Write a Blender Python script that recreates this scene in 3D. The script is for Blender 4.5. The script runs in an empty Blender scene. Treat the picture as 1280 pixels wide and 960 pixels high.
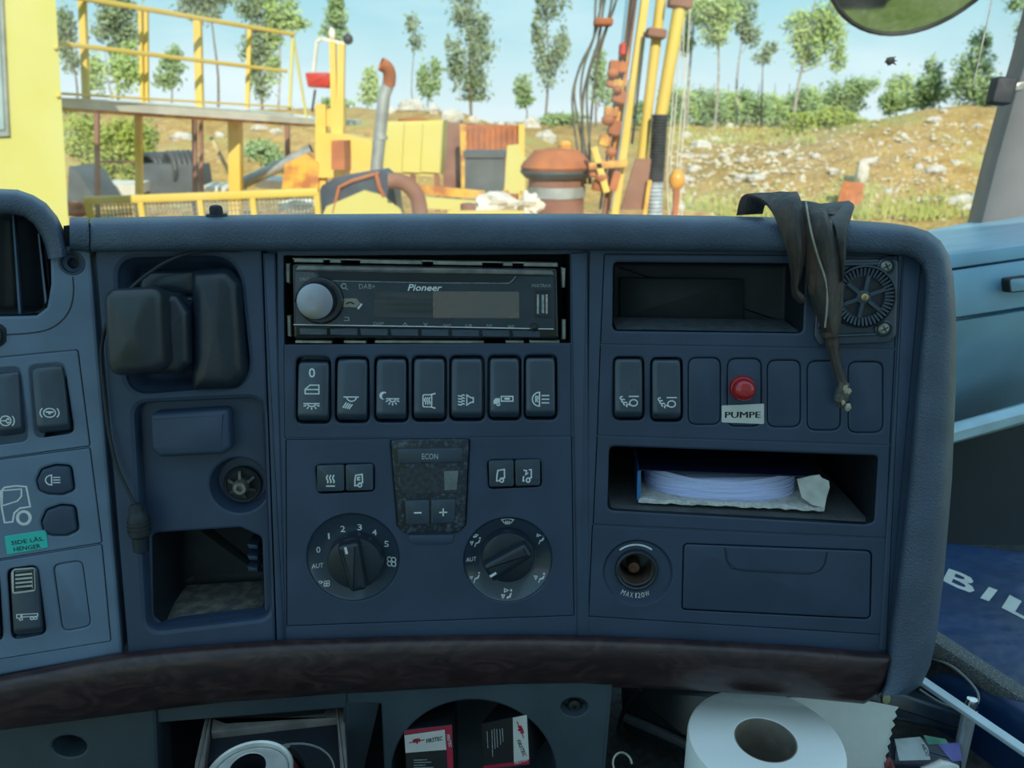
import bpy, math, random
from mathutils import Vector, Matrix, noise
from mathutils.geometry import tessellate_polygon

random.seed(7)
sc = bpy.context.scene
COL = sc.collection
V = Vector

# ------------------------------------------------------------------ camera
FPX = 1000.0                       # focal length in pixels of the 1280x960 frame
PITCH = math.atan((480 - 150) / FPX)
CAM = V((0, 0, 2.6))
FW = V((0, math.cos(PITCH), -math.sin(PITCH)))
UP = V((0, math.sin(PITCH), math.cos(PITCH)))
RT = V((1, 0, 0))
cd = bpy.data.cameras.new('camera')
cam = bpy.data.objects.new('camera', cd)
COL.objects.link(cam)
cam.matrix_world = Matrix(((RT.x, UP.x, -FW.x, CAM.x), (RT.y, UP.y, -FW.y, CAM.y),
                           (RT.z, UP.z, -FW.z, CAM.z), (0, 0, 0, 1)))
cd.sensor_width = 36
cd.lens = 36 * FPX / 1280
cd.clip_start = 0.02
cd.clip_end = 600
cd.dof.use_dof = True
cd.dof.focus_distance = 0.60
cd.dof.aperture_fstop = 11.0
sc.camera = cam

# ------------------------------------------------------------------ sky, sun, exposure
world = bpy.data.worlds.new('sky')
sc.world = world
world.use_nodes = True
wn = world.node_tree.nodes
wl = world.node_tree.links
wn.clear()
w_out = wn.new('ShaderNodeOutputWorld')
w_bg = wn.new('ShaderNodeBackground')
w_tc = wn.new('ShaderNodeTexCoord')
w_sep = wn.new('ShaderNodeSeparateXYZ')
w_ramp = wn.new('ShaderNodeValToRGB')
w_ramp.color_ramp.elements[0].position = 0.0
w_ramp.color_ramp.elements[0].color = (0.50, 0.59, 0.62, 1)
w_ramp.color_ramp.elements[1].position = 1.0
w_ramp.color_ramp.elements[1].color = (0.32, 0.50, 0.66, 1)
e = w_ramp.color_ramp.elements.new(0.17)
e.color = (0.19, 0.44, 0.52, 1)
e = w_ramp.color_ramp.elements.new(0.07)
e.color = (0.37, 0.53, 0.58, 1)
w_noise = wn.new('ShaderNodeTexNoise')
w_noise.inputs['Scale'].default_value = 3.0
w_noise.inputs['Detail'].default_value = 5
w_map = wn.new('ShaderNodeMapping')
w_map.inputs['Scale'].default_value = (1, 1, 4)
w_cr = wn.new('ShaderNodeMapRange')
w_cr.inputs[1].default_value = 0.52
w_cr.inputs[2].default_value = 0.75
w_cr.inputs[3].default_value = 0.0
w_cr.inputs[4].default_value = 0.35
w_mix = wn.new('ShaderNodeMixRGB')
w_mix.inputs[2].default_value = (0.72, 0.74, 0.77, 1)
wl.new(w_tc.outputs['Generated'], w_sep.inputs[0])
wl.new(w_sep.outputs['Z'], w_ramp.inputs[0])
wl.new(w_tc.outputs['Generated'], w_map.inputs[0])
wl.new(w_map.outputs[0], w_noise.inputs['Vector'])
wl.new(w_noise.outputs[0], w_cr.inputs[0])
wl.new(w_cr.outputs[0], w_mix.inputs[0])
wl.new(w_ramp.outputs[0], w_mix.inputs[1])
wl.new(w_mix.outputs[0], w_bg.inputs[0])
wl.new(w_bg.outputs[0], w_out.inputs[0])
w_bg.inputs[1].default_value = 1.0

sund = bpy.data.lights.new('sun', 'SUN')
sund.energy = 3.0
sund.angle = math.radians(0.6)
sund.color = (1.0, 0.93, 0.80)
sun = bpy.data.objects.new('sun', sund)
COL.objects.link(sun)
# light travels this way: from behind and a little to the right of the camera
sun.rotation_euler = V((-0.16, 0.85, -0.50)).to_track_quat('-Z', 'Y').to_euler()

vs = sc.view_settings
vs.view_transform = 'Standard'
vs.look = 'None'
vs.gamma = 1
vs.use_curve_mapping = False
vs.exposure = 0.72

# ------------------------------------------------------------------ pixel rays, planes
def ray(px, py):
    return FW + RT * ((px - 640) / FPX) + UP * ((480 - py) / FPX)

def P(px, py, z):                  # z: depth along the view axis
    return CAM + ray(px, py) * z

def PY(px, py, y):                 # y: horizontal distance ahead
    r = ray(px, py)
    return CAM + r * (y / r.y)

def PZ(px, py, h):                 # where the pixel's ray meets height h
    r = ray(px, py)
    return CAM + r * ((h - CAM.z) / r.z)

class Plane:
    def __init__(s, o, x, y):
        s.o = V(o)
        s.x = V(x).normalized()
        s.n = s.x.cross(V(y)).normalized()
        s.y = s.n.cross(s.x)
        s.M = Matrix(((s.x.x, s.y.x, s.n.x, s.o.x), (s.x.y, s.y.y, s.n.y, s.o.y),
                      (s.x.z, s.y.z, s.n.z, s.o.z), (0, 0, 0, 1)))
        s.Mi = s.M.inverted()
    def uv(s, px, py, w=0.0):
        r = ray(px, py)
        t = (s.o + s.n * w - CAM).dot(s.n) / r.dot(s.n)
        q = s.Mi @ (CAM + r * t)
        return (q.x, q.y)
    def p3(s, px, py, w=0.0):
        u, v = s.uv(px, py, w)
        return V((u, v, w))
    def wp(s, px, py, w=0.0):
        return s.M @ s.p3(px, py, w)
    def mpp(s, px, py):
        a = V(s.uv(px - 1, py)); b = V(s.uv(px + 1, py))
        return (b - a).length / 2
    def L(s, p):                   # world -> plane
        return s.Mi @ p

class _W:
    M = Matrix.Identity(4)
    Mi = M
WORLD = _W()

PUP = (UP * 0.986 - FW * 0.168).normalized()
def colplane(xa, za, xb, zb, y=545):
    a = P(xa, y, za); b = P(xb, y, zb)
    return Plane(a, b - a, PUP)
PLL = colplane(-20, .522, 115, .541)
PLM = colplane(115, .541, 345, .555)
PLC = colplane(345, .555, 728, .565)
PLR = colplane(728, .565, 1115, .545)
def plane_at(px):
    return PLL if px < 115 else PLM if px < 345 else PLC if px < 728 else PLR
def S(px, py, w=0.0):              # world point on the dash face
    return plane_at(px).wp(px, py, w)

# ------------------------------------------------------------------ 2D outlines
def area(p):
    return sum(p[i - 1][0] * p[i][1] - p[i][0] * p[i - 1][1] for i in range(len(p))) / 2

def ccw(p):
    return list(p) if area(p) > 0 else list(reversed(p))

def rnd(pts, r, n=4):              # round the corners of a polygon
    pts = ccw([tuple(q[:2]) for q in pts])
    rs = r if isinstance(r, (list, tuple)) else [r] * len(pts)
    out = []
    m = len(pts)
    for i in range(m):
        a = V(pts[i - 1]); b = V(pts[i]); c = V(pts[(i + 1) % m])
        d1 = (a - b); d2 = (c - b)
        l1 = d1.length; l2 = d2.length
        d1 /= l1; d2 /= l2
        rr = rs[i]
        ang = d1.angle(d2)
        if rr <= 0 or ang > 3.05:
            out.append(tuple(b)); continue
        t = min(rr / math.tan(ang / 2), l1 * .49, l2 * .49)
        p0 = b + d1 * t; p2 = b + d2 * t
        for k in range(n + 1):
            s = k / n
            out.append(tuple(p0 * (1 - s) ** 2 * 1 + b * 2 * s * (1 - s) + p2 * s * s))
    return out

def offs(pts, d):                  # inward for d > 0 (ccw)
    m = len(pts); out = []
    for i in range(m):
        a = V(pts[i - 1]); b = V(pts[i]); c = V(pts[(i + 1) % m])
        e1 = (b - a); e2 = (c - b)
        if e1.length < 1e-9: e1 = e2
        if e2.length < 1e-9: e2 = e1
        n1 = V((-e1.y, e1.x)).normalized(); n2 = V((-e2.y, e2.x)).normalized()
        nn = n1 + n2
        if nn.length < 1e-6: nn = n1
        nn.normalize()
        k = d / max(.35, nn.dot(n1))
        out.append(tuple(b + nn * k))
    return out

def circ(cx, cy, r, n=32, ry=None, a0=0):
    ry = ry or r
    return [(cx + r * math.cos(a0 + 2 * math.pi * i / n), cy + ry * math.sin(a0 + 2 * math.pi * i / n)) for i in range(n)]

def Q(pl, pts, r=0.0, w=0.0, n=4):  # polygon given in pixels -> rounded outline on the plane
    return rnd([pl.uv(x, y, w) for x, y in pts], r, n)

def B(pl, x0, y0, x1, y1, r=0.0, w=0.0, n=4):
    return Q(pl, [(x0, y0), (x1, y0), (x1, y1), (x0, y1)], r, w, n)

# ------------------------------------------------------------------ mesh builder
class MB:
    def __init__(s):
        s.v = []; s.f = []
    def add(s, vs, fs):
        b = len(s.v)
        s.v += [tuple(q) for q in vs]
        s.f += [tuple(i + b for i in f) for f in fs]
    def rings(s, rings, cap0=True, cap1=True, closed=True):
        n = len(rings[0]); b = len(s.v)
        for r in rings: s.v += [tuple(q) for q in r]
        for k in range(len(rings) - 1):
            for i in range(n if closed else n - 1):
                j = (i + 1) % n
                s.f.append((b + k * n + i, b + k * n + j, b + (k + 1) * n + j, b + (k + 1) * n + i))
        if cap0: s.f.append(tuple(b + i for i in reversed(range(n))))
        if cap1: s.f.append(tuple(b + (len(rings) - 1) * n + i for i in range(n)))
        return s
    def prism(s, o, w0, w1, bev=0.0, nb=2, bottom=True, wf=None, taper=0.0):
        o = ccw(o)
        base = offs(o, taper) if taper else o
        rs = [[(x, y, w0) for x, y in o]]
        if bev:
            for k in range(nb + 1):
                a = k / nb * math.pi / 2
                q = offs(base, bev * (1 - math.cos(a)))
                rs.append([(x, y, w1 - bev + bev * math.sin(a)) for x, y in q])
        else:
            rs.append([(x, y, w1) for x, y in base])
        if wf:
            rs = [rs[0]] + [[(x, y, w + wf(x, y)) for x, y, w in r] for r in rs[1:]]
        return s.rings(rs, cap0=bottom)
    def pillow(s, o, w0, w1, bev, bulge=0.0, nb=5):   # soft edged block, rings shrink toward the middle
        o = ccw(o)
        xs = [p[0] for p in o]; ys = [p[1] for p in o]
        cx, cy = (min(xs) + max(xs)) / 2, (min(ys) + max(ys)) / 2
        hx, hy = (max(xs) - min(xs)) / 2, (max(ys) - min(ys)) / 2
        rs = [[(x, y, w0) for x, y in o]]
        for k in range(nb + 1):
            a = k / nb * math.pi / 2
            sx = 1 - bev * (1 - math.cos(a)) / hx; sy = 1 - bev * (1 - math.cos(a)) / hy
            rs.append([(cx + (x - cx) * sx, cy + (y - cy) * sy, w1 - bev + bev * math.sin(a)) for x, y in o])
        for q in (.85, .65, .4, .15):
            rs.append([(cx + (x - cx) * q, cy + (y - cy) * q, w1 + bulge * (1 - q * q)) for x, y, _ in rs[nb + 1]])
        return s.rings(rs)
    def plate(s, o, holes, w0, w1, bev=0.0, hbev=None):
        o = ccw(o); hbev = bev if hbev is None else hbev
        hs = [ccw(h) for h in holes]
        top = [offs(o, bev) if bev else o] + [offs(h, -hbev) if hbev else h for h in hs]
        loops = [[V((x, y, 0)) for x, y in l] for l in top]
        flat = [q for l in loops for q in l]
        tris = tessellate_polygon(loops)
        b = len(s.v)
        s.v += [(q.x, q.y, w1) for q in flat]
        for t in tris:
            a, c, d = (flat[i] for i in t)
            up = (c - a).cross(d - a).z > 0
            s.f.append(tuple(b + i for i in (t if up else reversed(t))))
        for l, bv, inner in [(o, bev, False)] + [(h, hbev, True) for h in hs]:
            rs = [[(x, y, w0) for x, y in l]]
            for k in range(3):
                a = k / 2 * math.pi / 2
                q = offs(l, (-1 if inner else 1) * bv * (1 - math.cos(a))) if bv else l
                rs.append([(x, y, w1 - bv + bv * math.sin(a)) for x, y in q])
                if not bv: break
            if inner: rs = [list(reversed(r)) for r in rs]
            s.rings(rs, False, False)
        return s
    def pocket(s, o, depth, w1=0.0, taper=0.0, rad=0.0, floor=True):   # hollow seen from outside
        o = list(reversed(ccw(o)))
        rs = [[(x, y, w1) for x, y in o]]
        rr = rad
        q0 = offs(o, -taper) if taper else o
        if rr:
            for k in range(4):
                a = k / 3 * math.pi / 2
                q = offs(q0, -rr * (1 - math.cos(a)))
                rs.append([(x, y, w1 - depth + rr - rr * math.sin(a)) for x, y in q])
        else:
            rs.append([(x, y, w1 - depth) for x, y in q0])
        return s.rings(rs, False, floor)
    def lathe(s, cx, cy, prof, n=32, cap0=True, cap1=True):
        return s.rings([[(cx + r * math.cos(2 * math.pi * i / n), cy + r * math.sin(2 * math.pi * i / n), w) for i in range(n)]
                        for r, w in prof], cap0, cap1)
    def tube(s, pts, r, n=8, cap=True):
        pts = [V(p) for p in pts]; m = len(pts)
        rs = r if isinstance(r, (list, tuple)) else [r] * m
        ref = None; rings = []
        for i in range(m):
            t = (pts[min(i + 1, m - 1)] - pts[max(i - 1, 0)])
            if t.length < 1e-9: t = V((0, 0, 1))
            t.normalize()
            if ref is None:
                ref = t.orthogonal().normalized()
            ref = (ref - t * ref.dot(t))
            if ref.length < 1e-6: ref = t.orthogonal()
            ref.normalize()
            bt = t.cross(ref)
            rings.append([pts[i] + (ref * math.cos(2 * math.pi * k / n) + bt * math.sin(2 * math.pi * k / n)) * rs[i] for k in range(n)])
        return s.rings(rings, cap, cap)
    def bar(s, a, b, w, h=None, up=None, bev=0.0):
        a = V(a); b = V(b); h = h or w
        t = (b - a).normalized()
        up = V(up) if up is not None else (V((0, -1, 0)) if abs(t.y) < .8 else V((0, 0, 1)))
        x = t.cross(up).normalized(); y = x.cross(t).normalized()
        o = [(-w / 2, -h / 2), (w / 2, -h / 2), (w / 2, h / 2), (-w / 2, h / 2)]
        if bev: o = rnd(o, bev, 2)
        return s.rings([[a + x * p + y * q for p, q in o], [b + x * p + y * q for p, q in o]])
    def box(s, c, d, bev=0.0, M=None):
        hx, hy, hz = d[0] / 2, d[1] / 2, d[2] / 2
        o = [(-hx, -hy), (hx, -hy), (hx, hy), (-hx, hy)]
        t = MB()
        if bev:
            o = rnd(o, bev, 2)
            q = offs(o, bev * .8)
            t.rings([[(x, y, -hz) for x, y in q], [(x, y, -hz + bev) for x, y in o],
                     [(x, y, hz - bev) for x, y in o], [(x, y, hz) for x, y in q]])
        else:
            t.rings([[(x, y, -hz) for x, y in o], [(x, y, hz) for x, y in o]])
        M = M or Matrix.Identity(4)
        c = V(c)
        s.add([M @ V(q) + c for q in t.v], t.f)
        return s
    def loft(s, rows, close=False):   # rows of world points, open sheet
        n = len(rows[0]); b = len(s.v)
        for r in rows: s.v += [tuple(q) for q in r]
        for k in range(len(rows) - 1):
            for i in range(n - 1):
                s.f.append((b + k * n + i, b + k * n + i + 1, b + (k + 1) * n + i + 1, b + (k + 1) * n + i))
        return s
    def ell(s, c, r, n=12, m=8, jit=0.0, seed=0):
        c = V(c); r = V(r) if not isinstance(r, (int, float)) else V((r, r, r))
        rings = []
        for k in range(m + 1):
            th = math.pi * (k + .02 * (k == 0) - .02 * (k == m)) / m
            rg = []
            for i in range(n):
                d = V((math.sin(th) * math.cos(2 * math.pi * i / n), math.sin(th) * math.sin(2 * math.pi * i / n), -math.cos(th)))
                j = 1 + jit * noise.noise(d * 1.6 + V((seed * 3.1, seed * 1.7, 0)))
                rg.append(c + V((d.x * r.x, d.y * r.y, d.z * r.z)) * j)
            rings.append(rg)
        return s.rings(rings)
    def stroke(s, pts, wd, w, closed=False, th=0.0001):
        pts = [V(p[:2]) for p in pts]
        m = len(pts)
        lo = []; hi = []
        for i in range(m):
            if closed:
                a = pts[i - 1]; c = pts[(i + 1) % m]
            else:
                a = pts[max(i - 1, 0)]; c = pts[min(i + 1, m - 1)]
            b = pts[i]
            e1 = (b - a); e2 = (c - b)
            if e1.length < 1e-9: e1 = e2
            if e2.length < 1e-9: e2 = e1
            n1 = V((-e1.y, e1.x)).normalized(); n2 = V((-e2.y, e2.x)).normalized()
            nn = n1 + n2
            if nn.length < 1e-6: nn = n1
            nn.normalize()
            k = wd / 2 / max(.5, nn.dot(n1))
            lo.append(b - nn * k); hi.append(b + nn * k)
        if closed:
            lo.append(lo[0]); hi.append(hi[0]); m += 1
        W = w if callable(w) else (lambda x, y: w)
        b = len(s.v)
        for i in range(m):
            s.v.append((lo[i].x, lo[i].y, W(lo[i].x, lo[i].y) + th)); s.v.append((hi[i].x, hi[i].y, W(hi[i].x, hi[i].y) + th))
        for i in range(m - 1):
            s.f.append((b + 2 * i, b + 2 * i + 2, b + 2 * i + 3, b + 2 * i + 1))
        return s
    def fillp(s, pts, w, th=0.0001):
        W = w if callable(w) else (lambda x, y: w)
        pts = ccw(pts); b = len(s.v)
        s.v += [(x, y, W(x, y) + th) for x, y in pts]
        s.f.append(tuple(range(b, b + len(pts))))
        return s
    def xf(s, M):
        s.v = [tuple(M @ V(q)) for q in s.v]
        return s
    def mesh(s, name, o=(0, 0, 0), smooth=35):
        me = bpy.data.meshes.new(name)
        me.from_pydata([(x - o[0], y - o[1], z - o[2]) for x, y, z in s.v], [], s.f)
        if smooth:
            me.polygons.foreach_set('use_smooth', [True] * len(me.polygons))
            me.set_sharp_from_angle(angle=math.radians(smooth))
        me.update()
        return me

# ------------------------------------------------------------------ objects
def tag(o, label=None, cat=None, group=None, kind=None):
    if label: o['label'] = label
    if cat: o['category'] = cat
    if group: o['group'] = group
    if kind: o['kind'] = kind
    return o

def thing(name, label, cat, pl=WORLD, o=(0, 0, 0), group=None, kind=None):
    e = bpy.data.objects.new(name, None)
    e.empty_display_size = 0.01
    COL.objects.link(e)
    o = V(o) if len(o) == 3 else V((o[0], o[1], 0))
    e.matrix_world = pl.M @ Matrix.Translation(o)
    e['_o'] = list(o)
    return tag(e, label, cat, group, kind)

def part(par, name, mb, mat, label=None, root=None, kind=None, smooth=35):
    org = list(par['_o'])
    ob = bpy.data.objects.new(name, mb.mesh(name, org, smooth))
    ob.data.materials.append(mat)
    COL.objects.link(ob)
    ob.parent = par
    ob['_o'] = org
    if label: ob['label'] = label
    if kind: ob['kind'] = kind
    return ob

def single(name, label, cat, mb, mat, pl=WORLD, o=(0, 0, 0), group=None, kind=None, smooth=35):
    o = V(o) if len(o) == 3 else V((o[0], o[1], 0))
    ob = bpy.data.objects.new(name, mb.mesh(name, o, smooth))
    ob.data.materials.append(mat)
    COL.objects.link(ob)
    ob.matrix_world = pl.M @ Matrix.Translation(o)
    ob['_o'] = list(o)
    return tag(ob, label, cat, group, kind)

def struct(name, mb, mat, pl=WORLD, o=(0, 0, 0), smooth=35, label=None):
    return single(name, label, None, mb, mat, pl, o, kind='structure', smooth=smooth)

_tc = {}
def text_geo(body, shear=0.0, bold=0.0, space=1.0):
    key = (body, shear, bold, space)
    if key not in _tc:
        c = bpy.data.curves.new('lettering', 'FONT')
        c.body = body; c.size = 1; c.align_x = 'CENTER'; c.resolution_u = 2
        c.shear = shear; c.offset = bold; c.space_character = space
        ob = bpy.data.objects.new('lettering', c)
        m = ob.to_mesh()
        vs = [(v.co.x, v.co.y) for v in m.vertices]
        fs = [tuple(p.vertices) for p in m.polygons]
        ob.to_mesh_clear()
        bpy.data.objects.remove(ob); bpy.data.curves.remove(c)
        xs = [a for a, b in vs]; ys = [b for a, b in vs]
        cx = (min(xs) + max(xs)) / 2; cy = (min(ys) + max(ys)) / 2
        W = max(xs) - min(xs); H = max(ys) - min(ys)
        _tc[key] = ([((a - cx) / W, (b - cy) / H) for a, b in vs], fs, W / H)
    return _tc[key]

def text(mb, pl, body, px, py, wpx, hpx, w, rot=0.0, shear=0.0, bold=0.0, th=0.00012, space=1.0):
    vs, fs, _ = text_geo(body, shear, bold, space)
    W = w if callable(w) else (lambda x, y: w)
    w0 = W(*pl.uv(px, py))
    cu, cv = pl.uv(px, py, w0)
    k = pl.mpp(px, py)
    ca, sa = math.cos(rot), math.sin(rot)
    out = []
    for x, y in vs:
        x *= wpx * k; y *= hpx * k
        X = cu + x * ca - y * sa; Y = cv + x * sa + y * ca
        out.append((X, Y, W(X, Y) + th))
    mb.add(out, fs)
    return mb

# ------------------------------------------------------------------ materials
def mat(name, col, rough=0.5, metal=0.0, var=0.0, vscale=20.0, bump=0.0, bscale=200.0, spec=0.5, col2=None,
        coat=0.0, detail=4.0, emit=None, trans=0.0, vdist=0.0, stretch=None, lo=.35, hi=.65, bdist=0.001, voro=False):
    m = bpy.data.materials.new(name)
    m.use_nodes = True
    nt = m.node_tree; n = nt.nodes; l = nt.links
    b = n['Principled BSDF']
    b.inputs['Base Color'].default_value = (*col, 1)
    b.inputs['Roughness'].default_value = rough
    b.inputs['Metallic'].default_value = metal
    b.inputs['Specular IOR Level'].default_value = spec
    b.inputs['Coat Weight'].default_value = coat
    b.inputs['Transmission Weight'].default_value = trans
    if emit:
        b.inputs['Emission Color'].default_value = (*emit[0], 1)
        b.inputs['Emission Strength'].default_value = emit[1]
    tc = n.new('ShaderNodeTexCoord')
    src = tc.outputs['Object']
    if stretch:
        mp = n.new('ShaderNodeMapping')
        mp.inputs['Scale'].default_value = stretch
        l.new(src, mp.inputs[0]); src = mp.outputs[0]
    if var or col2:
        nz = n.new('ShaderNodeTexNoise')
        nz.inputs['Scale'].default_value = vscale
        nz.inputs['Detail'].default_value = detail
        nz.inputs['Distortion'].default_value = vdist
        l.new(src, nz.inputs['Vector'])
        mr = n.new('ShaderNodeMapRange')
        mr.inputs[1].default_value = lo; mr.inputs[2].default_value = hi
        l.new(nz.outputs[0], mr.inputs[0])
        mx = n.new('ShaderNodeMixRGB')
        c2 = col2 or tuple(max(0, c * (1 - var)) for c in col)
        mx.inputs[1].default_value = (*col, 1); mx.inputs[2].default_value = (*c2, 1)
        l.new(mr.outputs[0], mx.inputs[0])
        l.new(mx.outputs[0], b.inputs['Base Color'])
        if var:
            rr = n.new('ShaderNodeMapRange')
            rr.inputs[3].default_value = max(.02, rough - .08); rr.inputs[4].default_value = min(1, rough + .10)
            l.new(nz.outputs[0], rr.inputs[0]); l.new(rr.outputs[0], b.inputs['Roughness'])
    if bump:
        if voro:
            bz = n.new('ShaderNodeTexVoronoi'); bz.inputs['Scale'].default_value = bscale
        else:
            bz = n.new('ShaderNodeTexNoise'); bz.inputs['Scale'].default_value = bscale
            bz.inputs['Detail'].default_value = 2
        l.new(src, bz.inputs['Vector'])
        bp = n.new('ShaderNodeBump')
        bp.inputs['Strength'].default_value = bump
        bp.inputs['Distance'].default_value = bdist
        l.new(bz.outputs[0], bp.inputs['Height']); l.new(bp.outputs[0], b.inputs['Normal'])
    return m

PL_ = dict(spec=.4)
M = {}
M['pad'] = mat('grained_padding', (.070, .100, .158), .42, var=.25, vscale=30, bump=.35, bscale=750, bdist=.0010, voro=True)
M['face'] = mat('face_plastic', (.032, .055, .106), .5, var=.22, vscale=25, bump=.15, bscale=1500, bdist=.0003)  # face, frame and rocker plastics tinted blue to imitate the shadows' cool cast
M['frame'] = mat('frame_plastic', (.035, .060, .112), .5, var=.2, vscale=25, bump=.15, bscale=1500, bdist=.0003)
M['window_lit_face'] = mat('window_lit_plastic', (.135, .195, .290), .5, var=.2, vscale=25, bump=.15, bscale=1500, bdist=.0003)  # grey plastic lightened to carry daylight from the driver's window
M['rocker'] = mat('rocker_plastic', (.034, .056, .088), .30, var=.2, vscale=60, bump=.1, bscale=2500, bdist=.0002, coat=.35)
M['knob'] = mat('knob_plastic', (.014, .023, .038), .30, var=.2, vscale=60)
M['gloss'] = mat('gloss_black', (.010, .015, .023), .16, var=.3, vscale=40)
M['hole'] = mat('dark_cavity', (.008, .013, .021), .6, var=.3, vscale=40)
M['rubber'] = mat('black_rubber', (.015, .020, .027), .6, var=.3, vscale=60, bump=.3, bscale=900, bdist=.0004)
M['print'] = mat('white_print', (.70, .72, .74), .5, var=.15, vscale=200)
M['faint'] = mat('worn_print', (.34, .36, .38), .5, var=.4, vscale=400)
M['steel'] = mat('brushed_steel', (.62, .60, .56), .38, 1.0, var=.35, vscale=60, stretch=(1, 8, 1))
M['zinc'] = mat('dull_zinc', (.40, .40, .37), .5, .7, var=.4, vscale=90)
M['chrome'] = mat('chrome', (.72, .74, .76), .15, 1.0, var=.1, vscale=40)
M['brass'] = mat('brass', (.62, .48, .24), .35, 1.0, var=.3, vscale=200)
# ------------------------------------------------------------------ more materials
M['headliner'] = mat('grey_headliner', (.58, .57, .54), .9, var=.1, vscale=8)
M['pillar'] = mat('grey_pillar_plastic', (.17, .17, .17), .6, var=.12, vscale=14, bump=.2, bscale=600, bdist=.0006)
M['seal'] = mat('black_seal', (.012, .013, .015), .6, var=.3, vscale=20)
M['carpet'] = mat('dark_carpet', (.040, .044, .048), .95, var=.5, vscale=160, bump=.8, bscale=500, bdist=.003)
M['pdash'] = mat('passenger_dash_plastic', (.230, .420, .560), .34, var=.2, vscale=9, bump=.25, bscale=700, bdist=.0005)  # colour raised to include the window glare on this dash
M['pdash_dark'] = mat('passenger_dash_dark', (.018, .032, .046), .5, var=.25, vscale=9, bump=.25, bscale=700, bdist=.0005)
M['lip'] = mat('pale_shelf_lip', (.58, .78, .88), .45, var=.2, vscale=20)

gm = bpy.data.materials.new('windscreen_glass')
gm.use_nodes = True
n = gm.node_tree.nodes; l = gm.node_tree.links
n.clear()
o_ = n.new('ShaderNodeOutputMaterial'); tr = n.new('ShaderNodeBsdfTransparent'); gl = n.new('ShaderNodeBsdfGlossy')
df = n.new('ShaderNodeBsdfDiffuse'); m1 = n.new('ShaderNodeMixShader'); m2 = n.new('ShaderNodeMixShader')
fr = n.new('ShaderNodeFresnel'); fr.inputs[0].default_value = 1.2
nz = n.new('ShaderNodeTexNoise'); nz.inputs['Scale'].default_value = 9; nz.inputs['Detail'].default_value = 6
mr = n.new('ShaderNodeMapRange'); mr.inputs[1].default_value = .4; mr.inputs[2].default_value = .8
mr.inputs[3].default_value = .0; mr.inputs[4].default_value = .05
tc = n.new('ShaderNodeTexCoord')
gl.inputs['Roughness'].default_value = .02
tr.inputs[0].default_value = (.97, .985, .98, 1)
df.inputs[0].default_value = (.8, .8, .78, 1)
l.new(tc.outputs['Object'], nz.inputs['Vector']); l.new(nz.outputs[0], mr.inputs[0])
l.new(mr.outputs[0], m2.inputs[0]); l.new(fr.outputs[0], m1.inputs[0])
l.new(tr.outputs[0], m1.inputs[1]); l.new(gl.outputs[0], m1.inputs[2])
l.new(m1.outputs[0], m2.inputs[1]); l.new(df.outputs[0], m2.inputs[2]); l.new(m2.outputs[0], o_.inputs[0])
M['glass'] = gm

# ------------------------------------------------------------------ the cab around the dash
CZ = CAM.z
mb = MB().box((0, .25, CZ - 1.08), (2.5, 3.1, .06)); struct('floor', mb, M['carpet'], o=(0, .25, CZ - 1.08))
for sx, nm in ((1, 'wall_right'),):      # left side left open, like an open driver's door, to admit daylight
    mb = MB()
    x = sx * 1.25
    mb.box((x, .46, CZ - .86), (.05, 2.3, .46))          # door below the window
    struct(nm, mb, M['headliner'], o=(x, .2, CZ - .3))
mb = MB().box((.465, -.80, CZ + .04), (1.57, .08, 2.22), .03); struct('sun_block_wall', mb, mat('pale_bounce_fabric', (.72, .71, .68), .95, var=.1, vscale=10), o=(0, -.8, CZ - .6))  # unseen wall, sized to block direct sun and lightened to bounce skylight
# windscreen pane, leaning slightly back at the top
mb = MB()
wa = [V((-1.22, 1.68, CZ - .32)), V((1.22, 1.68, CZ - .32)), V((1.20, 1.58, CZ + .775)), V((-1.20, 1.58, CZ + .775))]
th_ = V((0, .005, 0))
mb.rings([[q for q in wa], [q + th_ for q in wa]])
struct('window_1', mb, M['glass'], o=(0, 1.63, CZ), smooth=0)
mb = MB()
mb.box((0, 1.70, CZ - 1.0), (2.5, .06, 1.30)); struct('wall_front', mb, M['seal'], o=(0, 1.7, CZ - .7))

# right A pillar
t = thing('trim_1', None, None, o=PY(1260, 268, 1.5), kind='structure')
mb = MB()
rows = []
for k, (lx, ly) in enumerate(((1214, 330), (1229, 272), (1247, 200), (1268, 125), (1285, 66), (1310, -30), (1345, -180))):
    a = PY(lx, ly, 1.50)
    rows.append([a + V((.03, .10, 0)), a + V((.0, .02, 0)), a, a + V((.012, -.012, 0)), a + V((.07, -.03, 0)), a + V((.16, -.03, 0)), a + V((.20, .02, 0)), a + V((.20, .10, 0))])
mb.rings(rows)
part(t, 'pillar_cover', mb, M['pillar'])
mb = MB()
mb.tube([PY(a, b, 1.515) for a, b in ((1213, 330), (1228, 272), (1246, 200), (1267, 125), (1284, 66), (1309, -30), (1344, -180))], .006, 8)
part(t, 'rubber_seal', mb, M['seal'])

# small black sensor on the pillar
SP = Plane(PY(1255, 114, 1.42), (1, -.12, 0), (0.05, .1, 1))
t = thing('windscreen_sensor', 'small black sensor box clipped to the grey windscreen pillar', 'sensor', SP)
mb = MB().prism(Q(SP, [(1246, 95), (1273, 97), (1264, 131), (1238, 129)], .006), -.02, .004, .004, 3)
part(t, 'housing', mb, M['rubber'])
mb = MB().prism(Q(SP, [(1262, 104), (1283, 101), (1281, 112), (1262, 114)], .002), -.02, -.004, .002)
part(t, 'bracket', mb, M['zinc'])

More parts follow.
